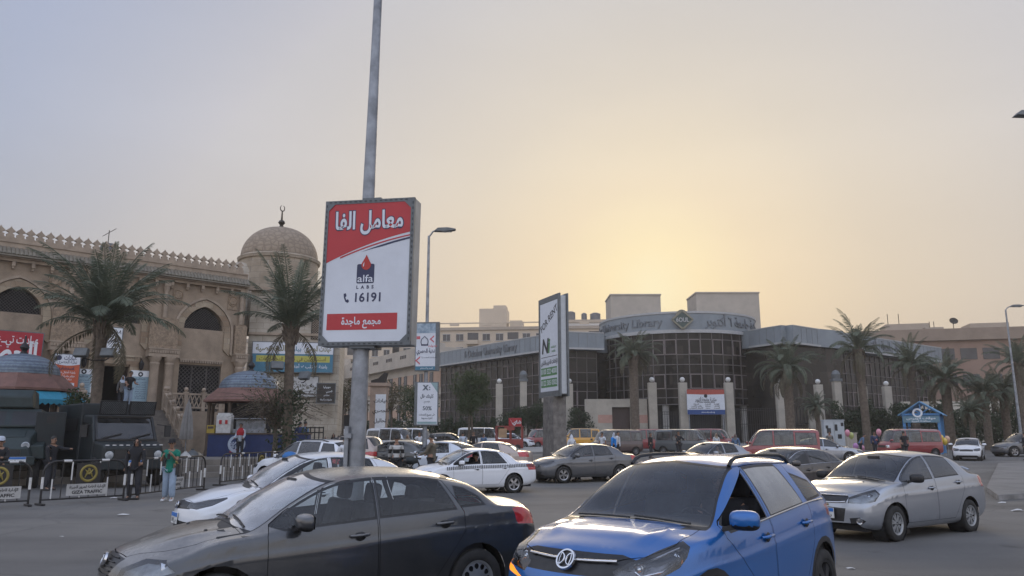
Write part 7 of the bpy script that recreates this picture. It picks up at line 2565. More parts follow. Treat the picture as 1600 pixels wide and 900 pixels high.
def skin_hit(sh, t, z, ang=0.0, off=.0):
	"""point of the skin (left half) seen from ang degrees off the nose, t sideways from the nose, height z"""
	if not hasattr(sh, 'bvh'): sh.bvh = BVHTree.FromBMesh(sh.bm)
	a = R(ang)
	d = Vector((math.cos(a), math.sin(a), 0))
	o = Vector((sh.xf - math.sin(a) * t, math.cos(a) * t, z)) + d * 2
	best = None
	for e1, e2 in ((.0037, .0023), (-.0031, .0041), (.0053, -.0029)):
		h = sh.bvh.ray_cast(o + Vector((-math.sin(a) * e1, math.cos(a) * e1, e2)), -d)[0]
		if h is not None and (best is None or h.dot(d) > best.dot(d)): best = h
	return (best if best is not None else Vector((sh.xf - .1, abs(t), z))) + d * off


def front_x(sh, y, z):
	return max(skin_hit(sh, abs(y) + e, z).x for e in (.001, .013, .021))


def emblem_ring(parent, x, z, r_, kind, tilt=-18):
	b = MB()
	M = Matrix.Translation((x, 0, z)) @ Matrix.Rotation(R(tilt), 4, 'Y') @ Matrix.Rotation(PI / 2, 4, 'Y') @ Matrix.Rotation(PI / 2, 4, 'Z')
	b.lathe([(r_ * .8, 0), (r_ * .84, .02), (r_, .02), (r_ * 1.04, 0)], 28, M)
	b.mi = 1; b.lathe([(0, .004), (r_ * .82, .004)], 28, M); b.mi = 0
	if kind == 'curves':                              # two mirrored brackets with a bar between
		for sx in (-1, 1):
			b.tube([M @ Vector((sx * (r_ * .62 - r_ * .5 * math.cos(a)), r_ * .52 * math.sin(a) * 1.1, .018)) for a in np.linspace(-1.7, 1.7, 11)], r_ * .085, 6)
		for sx in (-1, 1):
			b.tube([M @ Vector((sx * (r_ * .55), -r_ * .5, .018)), M @ Vector((sx * r_ * .62, 0, .018)), M @ Vector((sx * r_ * .55, r_ * .5, .018))], r_ * .05, 6)
	else:
		b.tube([M @ Vector((x_ * r_, y_ * r_, .014)) for x_, y_ in ((-.5, .55), (-.18, -.5), (0, .05), (.18, -.5), (.5, .55))], r_ * .09, 6)
	return b.obj('emblem', [M_chrome, M_grille], parent, smooth=50)


xb = front_x(shb, 0, .86)
emblem_ring(t_blue, xb + .028, .862, .080, 'curves', -34)
for sg in (1, -1):
	b = MB()
	b.tube([(front_x(shb, y, .86) + .012, y * sg, .865 + .03 * y) for y in (.085, .16, .24, .32, .40)], .011, 8)
	b.obj('grille_bar', M_chrome, t_blue, smooth=50)
for sg in (1, -1):                                    # bright running-light frames in the headlamps
	b = MB()
	q = [skin_hit(shb, t_, z_, 38, -.012) for t_, z_ in ((.52, .815), (.56, .785), (.72, .81), (.84, .865), (.88, .955), (.70, .905), (.52, .845))]
	b.tube([(p.x, p.y * sg, p.z) for p in q], .008, 6)
	b.obj('lamp_frame', M_chrome, t_blue, smooth=50)
for sg in (1, -1):                                    # roof rails
	b = MB()
	pts = []
	for x in (.16, .10, .0, -.3, -.7, -1.0, -1.12, -1.2):
		yk, ze = shb.corner(x)
		h_ = {.16: .0, .10: .035, -1.12: .035, -1.2: .0}.get(x, .055)
		pts.append((x, (yk - .035) * sg, ze + .012 + h_))
	b.tube(pts, [.018, .02, .017, .016, .016, .017, .02, .018], 10)
	b.obj('roof_rail', M_black, t_blue, smooth=60)
	b = MB()
	b.tube([(x, (shb.half(x) - .035) * sg, shb.belt(x) + .022) for x in np.linspace(.62, -1.40, 12)], .009, 6)
	b.obj('chrome_strip', M_chrome, t_blue, smooth=60)
emblem_ring(t, front_x(sh, 0, .70) + .02, .705, .062, 'vee')
for k in range(5):                                    # slats of the saloon's grille
	b = MB(); z = .60 + .035 * k
	b.tube([(front_x(sh, y, z) + .008, y, z) for y in np.linspace(-.24, .24, 7)], .006, 6)
	b.obj('grille_slat', M_black, t)

# -- silver saloon on the right
S_silv = sedan(L=4.31, wb=2.48, f_over=.86, H=1.505, W=.855, r=.298, cowl=1.06, roof_f=.22, roof_r=-.95, deck=-1.50, hood0=.80, hood1=1.02, tail=1.10, belt_f=.97, belt_r=1.045, wheel=TWIN7, tw=.19,
			   bow=(.26, .15), nose=[(.15, .08), (.3, .0), (.5, 0), (.66, .03), (.8, .09), (.95, .2)], handle_mat=P_silver, mirror_mat=M_black, steer=.05)
S_silv['patches'] = [HL([(.40, .645), (.42, .74), (.60, .80), (.86, .87), (.93, .80), (.84, .68), (.62, .64)], 35, M_house_l, bulbs=((1.86, .60, .73, .06),)),
					 TL([(.32, .80), (.34, 1.04), (.70, 1.05), (.92, 1.0), (.88, .82)], 140),
					 GR([(-.05, .655), (.40, .655), (.43, .735), (.40, .765), (-.05, .775)]),
					 GR([(-.05, .34), (.36, .34), (.40, .56), (-.05, .58)], None, 'lower_grille'),
					 ('fog_lamp', 'turn', [(.46, .30), (.44, .40), (.60, .42), (.70, .36), (.62, .30)], M_grille, dict(ang=25, xmin=1.2, lim=-.3))]
S_silv['quarters'] = []
SILV = (7.2, 15.1, 0)
t_silv, shs = car('saloon_car', 'silver saloon with black mirror caps and a small number plate beside the blue crossover', 'car', S_silv, P_silver, SILV, R(213.5))
xg = front_x(shs, 0, .70)
b = MB(); b.box((xg + .03, 0, .61), (.03, .20, .035), 0); b.box((xg + .03, 0, .61), (.032, .07, .06)); b.obj('emblem', mat('brass_badge', (.35, .27, .12), .35, .8, var=.1), t_silv, bevel=.008)
b = MB(); b.tube([(front_x(shs, y, .655) + .012, y, .652 + .02 * (abs(y) / .4) ** 4) for y in np.linspace(-.40, .40, 9)], .013, 8); b.tube([(front_x(shs, y, .77) + .012, y, .772) for y in np.linspace(-.40, .40, 9)], .009, 8); b.obj('grille_frame', M_chrome, t_silv, smooth=60)
PM = lambda x, y, z, tilt=0: Matrix.Translation((x, y, z)) @ Matrix.Rotation(PI / 2, 4, 'Z') @ Matrix.Rotation(R(tilt), 4, 'X')
plate(t_silv, PM(front_x(shs, 0, .46) + .035, .05, .475), txt=('٦٥١', 'د د'))
for sg in (1, -1):
	b = MB(); M = Matrix.Translation((front_x(shs, .60, .36) - .01, .60 * sg, .36)) @ Matrix.Rotation(R(24) * sg, 4, 'Z') @ Matrix.Rotation(PI / 2, 4, 'Y')
	b.lathe([(0, .012), (.035, .010), (.04, .02), (.052, .022), (.056, .0)], 20, M); b.obj('fog_lamp_ring', M_reflector, t_silv, smooth=40)
for x0, h_ in ((-1.80, .07),):
	b = MB(); b.tube([(x0, y, shs.top(x0) + h_ * (1 - (abs(y) / .62) ** 8)) for y in np.linspace(-.60, .60, 11)], .022, 8); b.obj('spoiler', P_silver, t_silv, smooth=60)
for x in (1.36, 1.36):
	pass
b = MB()
for sg in (.3, -.3): b.lathe([(.018, 0), (.014, .012), (0, .014)], 8, Matrix.Translation((1.30, sg, shs.top(1.30) - .012)))
b.obj('washer_jet', M_black, t_silv)
b = MB()
for v_ in ((1.32, .35), (1.32, -.33)): b.lathe([(.02, 0), (.015, .012), (0, .014)], 8, Matrix.Translation((v_[0], v_[1], sh.top(1.32) - .012)))
b.obj('washer_jet', M_black, t)

# -- white saloon behind the graphite one
S_kia = sedan(L=4.53, wb=2.65, f_over=.88, H=1.50, W=.87, r=.31, cowl=1.08, roof_f=.22, roof_r=-1.0, deck=-1.66, hood0=.76, hood1=1.0, tail=1.07, belt_f=.93, belt_r=1.02, bow=(.34, .18), wheel=TWIN7)
S_kia['patches'] = [HL([(.34, .66), (.35, .735), (.62, .775), (.92, .835), (.97, .80), (.80, .70), (.58, .645)], 40),
					TL([(.34, .84), (.36, 1.0), (.70, 1.02), (.92, .98), (.86, .84)], 140),
					GR([(-.05, .635), (.46, .645), (.44, .735), (-.05, .765)]), GR([(-.05, .28), (.5, .28), (.56, .44), (-.05, .48)], None, 'lower_grille')]
t_kia, shk = car('saloon_car', 'white saloon with swept-back headlamps passing behind the graphite saloon', 'car', S_kia, P_white, (-3.62, 14.1, 0), R(215), glass_side=M_glass, glass_front=M_dusty_sheen, lod=0)
emblem_ring(t_kia, front_x(shk, 0, .69) + .02, .69, .06, 'vee')
plate(t_kia, PM(front_x(shk, 0, .50) + .008, 0, .49, -4), txt=('١٨٧', 'س ج'))

# -- white taxi with a chequered band
S_taxi = sedan(L=4.23, wb=2.44, f_over=.82, H=1.40, W=.835, r=.29, cowl=.98, roof_f=.22, roof_r=-.86, deck=-1.42, hood0=.72, hood1=.95, tail=.985, belt_f=.885, belt_r=.915, wheel=ALLOY5, rear_clear=1)
S_taxi['patches'] = [HL([(.36, .56), (.38, .70), (.62, .72), (.88, .72), (.86, .60), (.6, .55)], 35), TL([(.34, .70), (.36, .90), (.70, .91), (.92, .88), (.88, .71)], 140), GR([(-.05, .58), (.32, .58), (.34, .68), (-.05, .70)])]
S_taxi['doors'][0]['open'] = 'left'
t_taxi, sht = car('taxi', 'white taxi with a black chequered band along its side', 'taxi', S_taxi, P_taxi, (-1.39, 25.26, 0), R(207), lod=1, glass_side=M_glass)
for sg in (1, -1):
	b = MB()
	x = -2.0; k = 0
	while x < 1.05:
		zc = sht.belt(x) - .075 if x > -1.3 else sht.belt(x) - .06
		for j in range(3):
			if True:
				q = []
				for dx, dz in ((0, 0), (.03, 0), (.05, .03), (.02, .03)):
					z = zc + .034 * (j - 1.5) + dz
					fx = [f.calc_center_median().y for f in sht.bm.faces if abs(f.calc_center_median().x - x) < .08 and abs(f.calc_center_median().z - z) < .06 and f.normal.y > .2]
					y = (max(fx) if fx else sht.half(x)) + .012
					q.append((x + dx, y * sg, z))
				b.poly(q)
		x += .062; k += 1
	b.obj('chequered_band', M_ink, t_taxi, recalc=False)

# -- gunmetal saloon facing the taxi's tail
S_cor = sedan(L=4.55, wb=2.60, f_over=.92, H=1.48, W=.865, r=.31, cowl=1.10, roof_f=.28, roof_r=-.95, deck=-1.58, hood0=.78, hood1=1.01, tail=1.08, belt_f=.94, belt_r=1.01, wheel=ALLOY8, bow=(.30, .16))
S_cor['patches'] = [HL([(.38, .62), (.40, .74), (.62, .79), (.92, .835), (.96, .78), (.80, .67), (.58, .61)], 38), TL([(.34, .80), (.36, 1.02), (.70, 1.03), (.92, 1.0), (.88, .82)], 140),
					GR([(-.05, .58), (.42, .58), (.44, .70), (-.05, .72)]), GR([(-.05, .28), (.5, .28), (.56, .42), (-.05, .46)], None, 'lower_grille')]
t_cor, shc = car('saloon_car', 'dusty gunmetal saloon just behind the white taxi, under the rent tower', 'car', S_cor, P_dgrey, (2.75, 31.4, gz(31.4)), R(207), lod=1)
b = MB()
for z in (.61, .645, .68): b.tube([(front_x(shc, y, z) + .01, y, z) for y in np.linspace(-.38, .38, 7)], .010, 6)
b.obj('grille_slats', M_chrome, t_cor)
plate(t_cor, PM(front_x(shc, 0, .48) + .02, 0, .49), txt=('٤٢٩', 'م ن'))

# -- dark brown saloon behind the blue crossover
S_pas = sedan(L=4.76, wb=2.70, f_over=.94, H=1.47, W=.88, r=.32, cowl=1.12, roof_f=.28, roof_r=-1.05, deck=-1.75, hood0=.78, hood1=1.0, tail=1.06, belt_f=.94, belt_r=1.0, wheel=ALLOY8)
S_pas['patches'] = [HL([(.38, .60), (.40, .72), (.62, .77), (.90, .80), (.86, .66), (.6, .60)], 38), TL([(.34, .80), (.36, 1.0), (.70, 1.01), (.92, .98), (.88, .82)], 140), GR([(-.05, .54), (.34, .54), (.38, .72), (-.05, .74)])]
S_pas['quarters'] = [[(-1.16, 1.04), (-1.16, 1.22), (-1.28, 1.19), (-1.46, 1.09), (-1.50, 1.05)]]
S_pas['doors'][1].update(x=(-.115, -1.13), win=(-.155, -1.06), wint=(-.155, -.93))
t_pas, shp = car('saloon_car', 'dark brown saloon with a chrome window line waiting behind the blue crossover', 'car', S_pas, P_brown, (8.1, 23.4, 0), R(214), lod=1)
for sg in (1, -1):
	b = MB()
	xs_ = np.linspace(.80, -1.55, 16)
	b.tube([(x, (shp.half(x) - .05) * sg, shp.belt(x) + .012) for x in xs_], .010, 6)
	b.tube([(x, (shp.corner(x)[0] + .012) * sg, shp.corner(x)[1] - .035) for x in np.linspace(.86, -1.50, 16)], .010, 6)
	b.obj('chrome_strip', M_chrome, t_pas, smooth=60)

# ---------------------------------------------------------------- further cars, coarser
def far_sedan(**k):
	S = sedan(**k)
	S['patches'] = [HL([(.36, .58), (.38, .70), (.62, .74), (.90, .76), (.86, .63), (.6, .57)], 37), TL([(.34, .76), (.36, .98), (.70, .99), (.92, .96), (.88, .78)], 140), GR([(-.05, .56), (.36, .56), (.38, .68), (-.05, .70)])]
	return S


def hatch(**k):
	"""two-box car: roof runs to an upright tail"""
	d = dict(L=4.2, wb=2.55, f_over=.85, H=1.6, W=.87, r=.32, cowl=1.02, roof_f=.18, roof_r=-1.45, deck=-1.95, hood0=.82, hood1=1.06, tail=1.12, belt_f=.98, belt_r=1.06)
	d.update(k)
	S = far_sedan(**d)
	xf = S['ends'][1]; xr = S['ends'][0]; H = d['H']
	S['top'] = [(xr, 1.08), (xr + .05, 1.18), (xr + .18, 1.30), (xr + .42, H - .10), (xr + .62, H - .045), (-.9, H - .01), (-.4, H), (0, H - .01), (.18, H - .045), (.6, (H + d['hood1']) / 2 + .02), (d['cowl'], d['hood1']), (d['cowl'] + .14, d['hood1'] - .02), (d['cowl'] + .6, d['hood1'] - .10), (xf - .2, d['hood0'] + .05), (xf, d['hood0'] - .02)]
	S['rear_screen'] = (xr + .14, xr + .46)
	S['tail'] = [(.2, .02), (.5, 0), (1.0, .02), (1.5, .05)]
	S['doors'][1].update(x=(-.115, -1.12), xt=(-.115, -1.0), win=(-.155, -1.02), wint=(-.155, -.98))
	S['quarters'] = [[(-1.14, d['belt_r'] + .05), (-1.14, H - .16), (-1.55, H - .19), (-1.72, d['belt_r'] + .06)]]
	S['deck'] = xr + .2
	S['trunk_lid'] = [(-9, -.05), (-9, .1), (-9.1, .1), (-9.1, -.05)]
	S['parcel'] = None; S['rear_wall'] = xr + .3
	return S


def put(px, Y):
	p = at(px, HOR, Y)
	return (p.x, Y, gz(Y))


def rails(t_, sh_, m=M_black, x0=.05, x1=-1.3):
	for sg in (1, -1):
		b = MB()
		b.tube([(x, (sh_.corner(x)[0] - .05) * sg, sh_.corner(x)[1] + (.01 if i in (0, 5) else .06)) for i, x in enumerate(np.linspace(x0, x1, 6))], .02, 6)
		b.obj('roof_rail', m, t_, smooth=60)


def aerial(t_, x, z):
	b = MB(); b.tube([(x, 0, z), (x - .18, 0, z + .25)], .008, 5); b.obj('aerial', M_black, t_)


S_h = hatch(H=1.66)
t_, s_ = car('estate_car', 'white estate car with roof rails turning away beyond the iron barriers', 'car', S_h, P_white, put(482, 29.5), R(158), lod=1, glass_side=M_tint)
rails(t_, s_); aerial(t_, -1.3, 1.64)
t_, s_ = car('estate_car', 'beige hatchback with red tail lamps between the white estate and the billboard post', 'car', hatch(H=1.72), P_beige, put(538, 37), R(160), lod=1)
rails(t_, s_)
t_, s_ = car('saloon_car', 'dusty dark saloon seen from behind, beside the man in the striped jumper', 'car', far_sedan(H=1.52, hood1=1.02, belt_f=.96, belt_r=1.02, tail=1.1), P_dark, put(617, 36.5), R(158), lod=1, glass_side=M_glass)
t_, s_ = car('saloon_car', 'pale blue-white saloon seen from behind under the two small lamp-post signs', 'car', far_sedan(H=1.5), P_pale, put(688, 35.5), R(152), lod=1, glass_side=M_glass)
aerial(t_, -.7, 1.46)
t_, s_ = car('saloon_car', 'beige-grey saloon with only its roof showing above the white taxi', 'car', far_sedan(H=1.46), mat('x', (0, 0, 0)) if False else P_beige, put(756, 36.5), R(166), lod=1)
t_, s_ = car('saloon_car', 'light silver saloon with a man at its open window, beyond the blue crossover', 'car', far_sedan(H=1.46, L=4.4), P_silver, put(1108, 35.5), R(213), lod=1, glass_side=M_glass)
t_, s_ = car('hatchback_car', 'silver saloon parked nose to the cabinet, beside the large red minibus', 'car', far_sedan(H=1.46, L=4.4, wheel=ALLOY8), P_silver, put(1286, 47), R(-16), lod=1)
S_acc = far_sedan(L=4.23, H=1.40, W=.835, wb=2.44, f_over=.82)
t_, s_ = car('saloon_car', 'small white saloon facing the camera by the blue bus shelter', 'car', S_acc, P_taxi, put(1511, 50.5), R(236), lod=1)
t_, s_ = car('suv', 'grey sport utility car in front of the palms and the street lamp', 'car', hatch(H=1.68, L=4.5, wb=2.65, r=.36, wheel=ALLOY8), P_dgrey, put(1596, 56), R(186), lod=1)
t_, s_ = car('hatchback_car', 'black hatchback parked beside the white minibuses, left of the round tree', 'car', hatch(H=1.58), P_dark, put(703, 66), R(-20), lod=2)
t_, s_ = car('saloon_car', 'white saloon half hidden behind the red snack cart', 'car', far_sedan(H=1.46), P_white, put(802, 76), R(-15), lod=2)


# ---------------------------------------------------------------- minibuses
def van(L=3.9, H=1.92, wb=2.25, W=.80, r=.30, nose=.62, belt=1.02, roofline=.12, step=.12, **kw):
	"""one-box minibus: short sloping nose, long glazed sides, upright tail"""
	xf = L / 2; xr = -L / 2
	xc = xf - nose * .55
	S = dict(ends=(xr, xf), wb=wb, r=r, tw=.17, tumble=.14, roof_z=H, ledge=.04, step=step, soft=2, arch=r + .05, axles=(xf - .62 - nose * .4, xr + .72),
			 half=[(xr, W - .05), (xr + .2, W - .01), (0, W), (xf - .8, W), (xf - .25, W - .03), (xf, W - .08)],
			 low=[(xr, .34), (xr + .4, .26), (xf - .5, .26), (xf, .32)],
			 belt=[(xr, belt), (0, belt), (xc - .5, belt), (xc, belt - .04), (xf - .05, .86), (xf, .80)],
			 top=[(xr, H - .12), (xr + .08, H - .06), (xr + .3, H - .015), (0, H), (xf - nose - .55, H - .02), (xf - nose - .30, H - .07), ((xc + xf - nose - .3) / 2, (H + 1.1) / 2 + .03), (xc, 1.10), (xc + .07, 1.05), (xf - .04, .96), (xf, .90)],
			 crown=[(xr, .08), (0, .09), (xf - nose - .3, .09), (xc, .06), (xf, .06)],
			 bow=(.16, .04), nose=[(.2, .04), (.5, 0), (.8, .02), (1.1, .08)],
			 screen=(xc - .02, xf - nose - .26), rear_screen=None, cowl=xc, seat_x=0, dash_x=0, dash_z=1, rear_wall=xr + .2, no_cabin=1,
			 doors=[dict(x=(xf - nose * .55 - .02, xf - nose - 1.02), xt=(xf - nose * .5, xf - nose - 1.02), win=(xf - nose * .8, xf - nose - .97), wint=(xf - nose - .20, xf - nose - .97), z0=.40, handle=(xf - nose - .9, .92), mirror=(xf - nose * .62, 1.12))],
			 wheel=STEEL)
	xm = xf - nose - 1.04
	S['doors'].append(dict(x=(xm, xm - 1.15), win=(xm - .06, xm - 1.09), z0=.40, handle=(xm - .12, .92)))
	S['quarters'] = [[(xm - 1.22, belt + .06), (xm - 1.22, H - .24), (xr + .26, H - .26), (xr + .20, belt + .06)]]
	S['patches'] = [('headlight', 'front', [(.42, .66), (.42, .84), (.68, .84), (.70, .66)], M_reflector, dict(xmin=1.2)), ('grille', 'front', [(-.05, .68), (.38, .68), (.38, .82), (-.05, .82)], M_grille, dict(centre=1, xmin=1.2)),
					('taillight', 'front', [(.62, .62), (.62, 1.0), (.74, 1.0), (.74, .62)], M_red, dict(sgn=-1, xmin=1.2)), ('rear_window', 'front', [(-.05, 1.12), (.58, 1.12), (.54, H - .28), (-.05, H - .26)], M_tint, dict(sgn=-1, centre=1, xmin=1.2, lim=.3))]
	S.update(kw)
	return S


GV = 'minibuses waiting along the far side of the square'
VG = glass('minibus_glass', (.38, .42, .43), dust=.16)
VAN = [  # px, Y, rz, spec, paint, label
	(612, 62, R(-30), dict(L=4.2, H=2.0), P_white, 'white minibus behind the billboard post, beside the people in black'),
	(645, 63, R(-24), dict(L=4.0, H=1.98), P_white, 'white minibus close to the foot of the two-sign lamp post'),
	(752, 74, R(-14), dict(L=4.3, H=2.0), P_white, 'white minibus parked under the round tree'),
	(848, 76.5, R(205), dict(L=3.6, H=1.88), P_red, 'small red minibus facing left beside the stone base of the rent tower'),
	(906, 75.5, R(190), dict(L=3.7, H=1.92, roofline=.2), P_yellow, 'yellow minibus with a boxy roof between the red and the brown one'),
	(962, 58, R(203), dict(L=3.9, H=1.90), P_maroon, 'dark maroon minibus with its side door slid open'),
	(1010, 66, R(190), dict(L=3.8, H=1.9), P_red, 'red minibus squeezed between the maroon and the grey minibus'),
	(1068, 60, R(-34), dict(L=4.2, H=1.92), P_vgrey, 'dark grey minibus with a person in black leaning at its side'),
	(1112, 68, R(-38), dict(L=3.8, H=1.92), P_red, 'red minibus showing only its roof and windscreen beyond the dark grey one'),
	(1216, 46, R(168), dict(L=4.4, H=1.98, W=.85, nose=.8), P_red, 'large red minibus with pale curtains, seen from its rear corner'),
	(1419, 54.5, R(-172), dict(L=4.2, H=1.95, nose=.4), P_red, 'red minibus with a roof rack in front of the blue bus shelter')]
for i, (px, Y, rz, kw, pt, lab) in enumerate(VAN):
	S = van(**kw)
	vt, vs = car('minibus', lab, 'minibus', S, pt, put(px, Y), rz, lod=2, group=GV, glass_side=VG, glass_front=VG)
	if i in (10, 4):
		b = MB()
		H = kw['H']
		for sg in (1, -1): b.tube([(1.0, .62 * sg, H + .10), (-1.6, .62 * sg, H + .10)], .02, 6)
		for x in (.9, .1, -.7, -1.5): b.tube([(x, .62, H - .02), (x, .62, H + .10), (x, -.62, H + .10), (x, -.62, H - .02)], .02, 6)
		b.obj('roof_rack', M_black, vt)
	if i in (4, 10, 3, 9):
		b = MB(); H = kw['H']
		for sg in (1, -1): b.tube([(x, (vs.half(x) - .07) * sg, H - .10) for x in np.linspace(1.0, -1.7, 6)], .014, 5)
		b.obj('gutter_strip', M_plate, vt)
	if i == 9:
		for sg in (1, -1):
			b = MB()
			for x0, x1 in ((.0, .9), (-1.1, -.2)): b.box(((x0 + x1) / 2, .66 * sg, 1.36), (x1 - x0, .03, .5))
			b.obj('curtain', mat('curtain_cloth', (.5, .45, .38), .9, var=.3, vscale=12), vt)
# ---------------------------------------------------------------- people
def skin_mesh(chains, levels=1):
	"""continuous tapering surface grown round joints: chains of (point, radius)"""
	me = bpy.data.meshes.new('s')
	vs, rs, es, idx = [], [], [], {}
	for ch in chains:
		prev = None
		for p, r in ch:
			k = tuple(round(c, 4) for c in p)
			if k not in idx: idx[k] = len(vs); vs.append(p); rs.append(r)
			if prev is not None and prev != idx[k]: es.append((prev, idx[k]))
			prev = idx[k]
	me.from_pydata([tuple(v) for v in vs], es, [])
	o = bpy.data.objects.new('s', me); COL.objects.link(o)
	md = o.modifiers.new('Skin', 'SKIN'); md.use_smooth_shade = True
	for i, sv in enumerate(me.skin_vertices[0].data):
		r = rs[i]
		sv.radius = r if isinstance(r, tuple) else (r, r)
		sv.use_root = (i == 0)
	if levels: o.modifiers.new('Sub', 'SUBSURF').levels = levels
	dg = bpy.context.evaluated_depsgraph_get()
	m2 = bpy.data.meshes.new_from_object(o.evaluated_get(dg))
	bpy.data.objects.remove(o); bpy.data.meshes.remove(me)
	return m2


def mesh_obj(me, name, m, parent):
	me.name = name
	me.materials.clear(); me.materials.append(m)
	me.polygons.foreach_set('use_smooth', [True] * len(me.polygons))
	o = link(bpy.data.objects.new(name, me)); o.parent = parent
	return o


M_skin = mat('skin', (.27, .15, .095), .55, var=.08)
M_hair = mat('hair_black', (.012, .010, .009), .6, var=.2)
M_jeans = mat('jeans_pale', (.26, .33, .42), .85, var=.15, vscale=6)
M_trous = mat('trousers_dark', (.025, .026, .032), .85, var=.2, vscale=6)
M_shoe = mat('shoe_white', (.5, .5, .5), .6, var=.1)
M_shoed = mat('shoe_dark', (.03, .026, .024), .6, var=.2)
CL = {k: mat('cloth_' + k, v, .9, var=.16, vscale=7) for k, v in dict(green=(.005, .155, .105), black=(.014, .014, .017), white=(.55, .56, .58), red=(.38, .02, .03), blue=(.02, .20, .55), grey=(.13, .125, .12), navy=(.03, .045, .11), tan=(.30, .24, .18), olive=(.11, .095, .07), pale=(.42, .46, .52), denim=(.10, .16, .26)).items()}
M_stripe = bpy.data.materials.new('striped_jumper'); M_stripe.use_nodes = True
_n = M_stripe.node_tree.nodes; _l = M_stripe.node_tree.links
_t = _n.new('ShaderNodeTexCoord'); _s = _n.new('ShaderNodeSeparateXYZ'); _l.new(_t.outputs['Object'], _s.inputs[0])
_m = _n.new('ShaderNodeMath'); _m.operation = 'PINGPONG'; _m.inputs[1].default_value = .15; _l.new(_s.outputs['Z'], _m.inputs[0])
_c = _n.new('ShaderNodeMath'); _c.operation = 'GREATER_THAN'; _c.inputs[1].default_value = .078; _l.new(_m.outputs[0], _c.inputs[0])
_r = _n.new('ShaderNodeMixRGB'); _r.inputs[1].default_value = (.014, .014, .016, 1); _r.inputs[2].default_value = (.48, .47, .45, 1); _l.new(_c.outputs[0], _r.inputs[0]); _l.new(_r.outputs[0], _n['Principled BSDF'].inputs['Base Color'])
_n['Principled BSDF'].inputs['Roughness'].default_value = .9


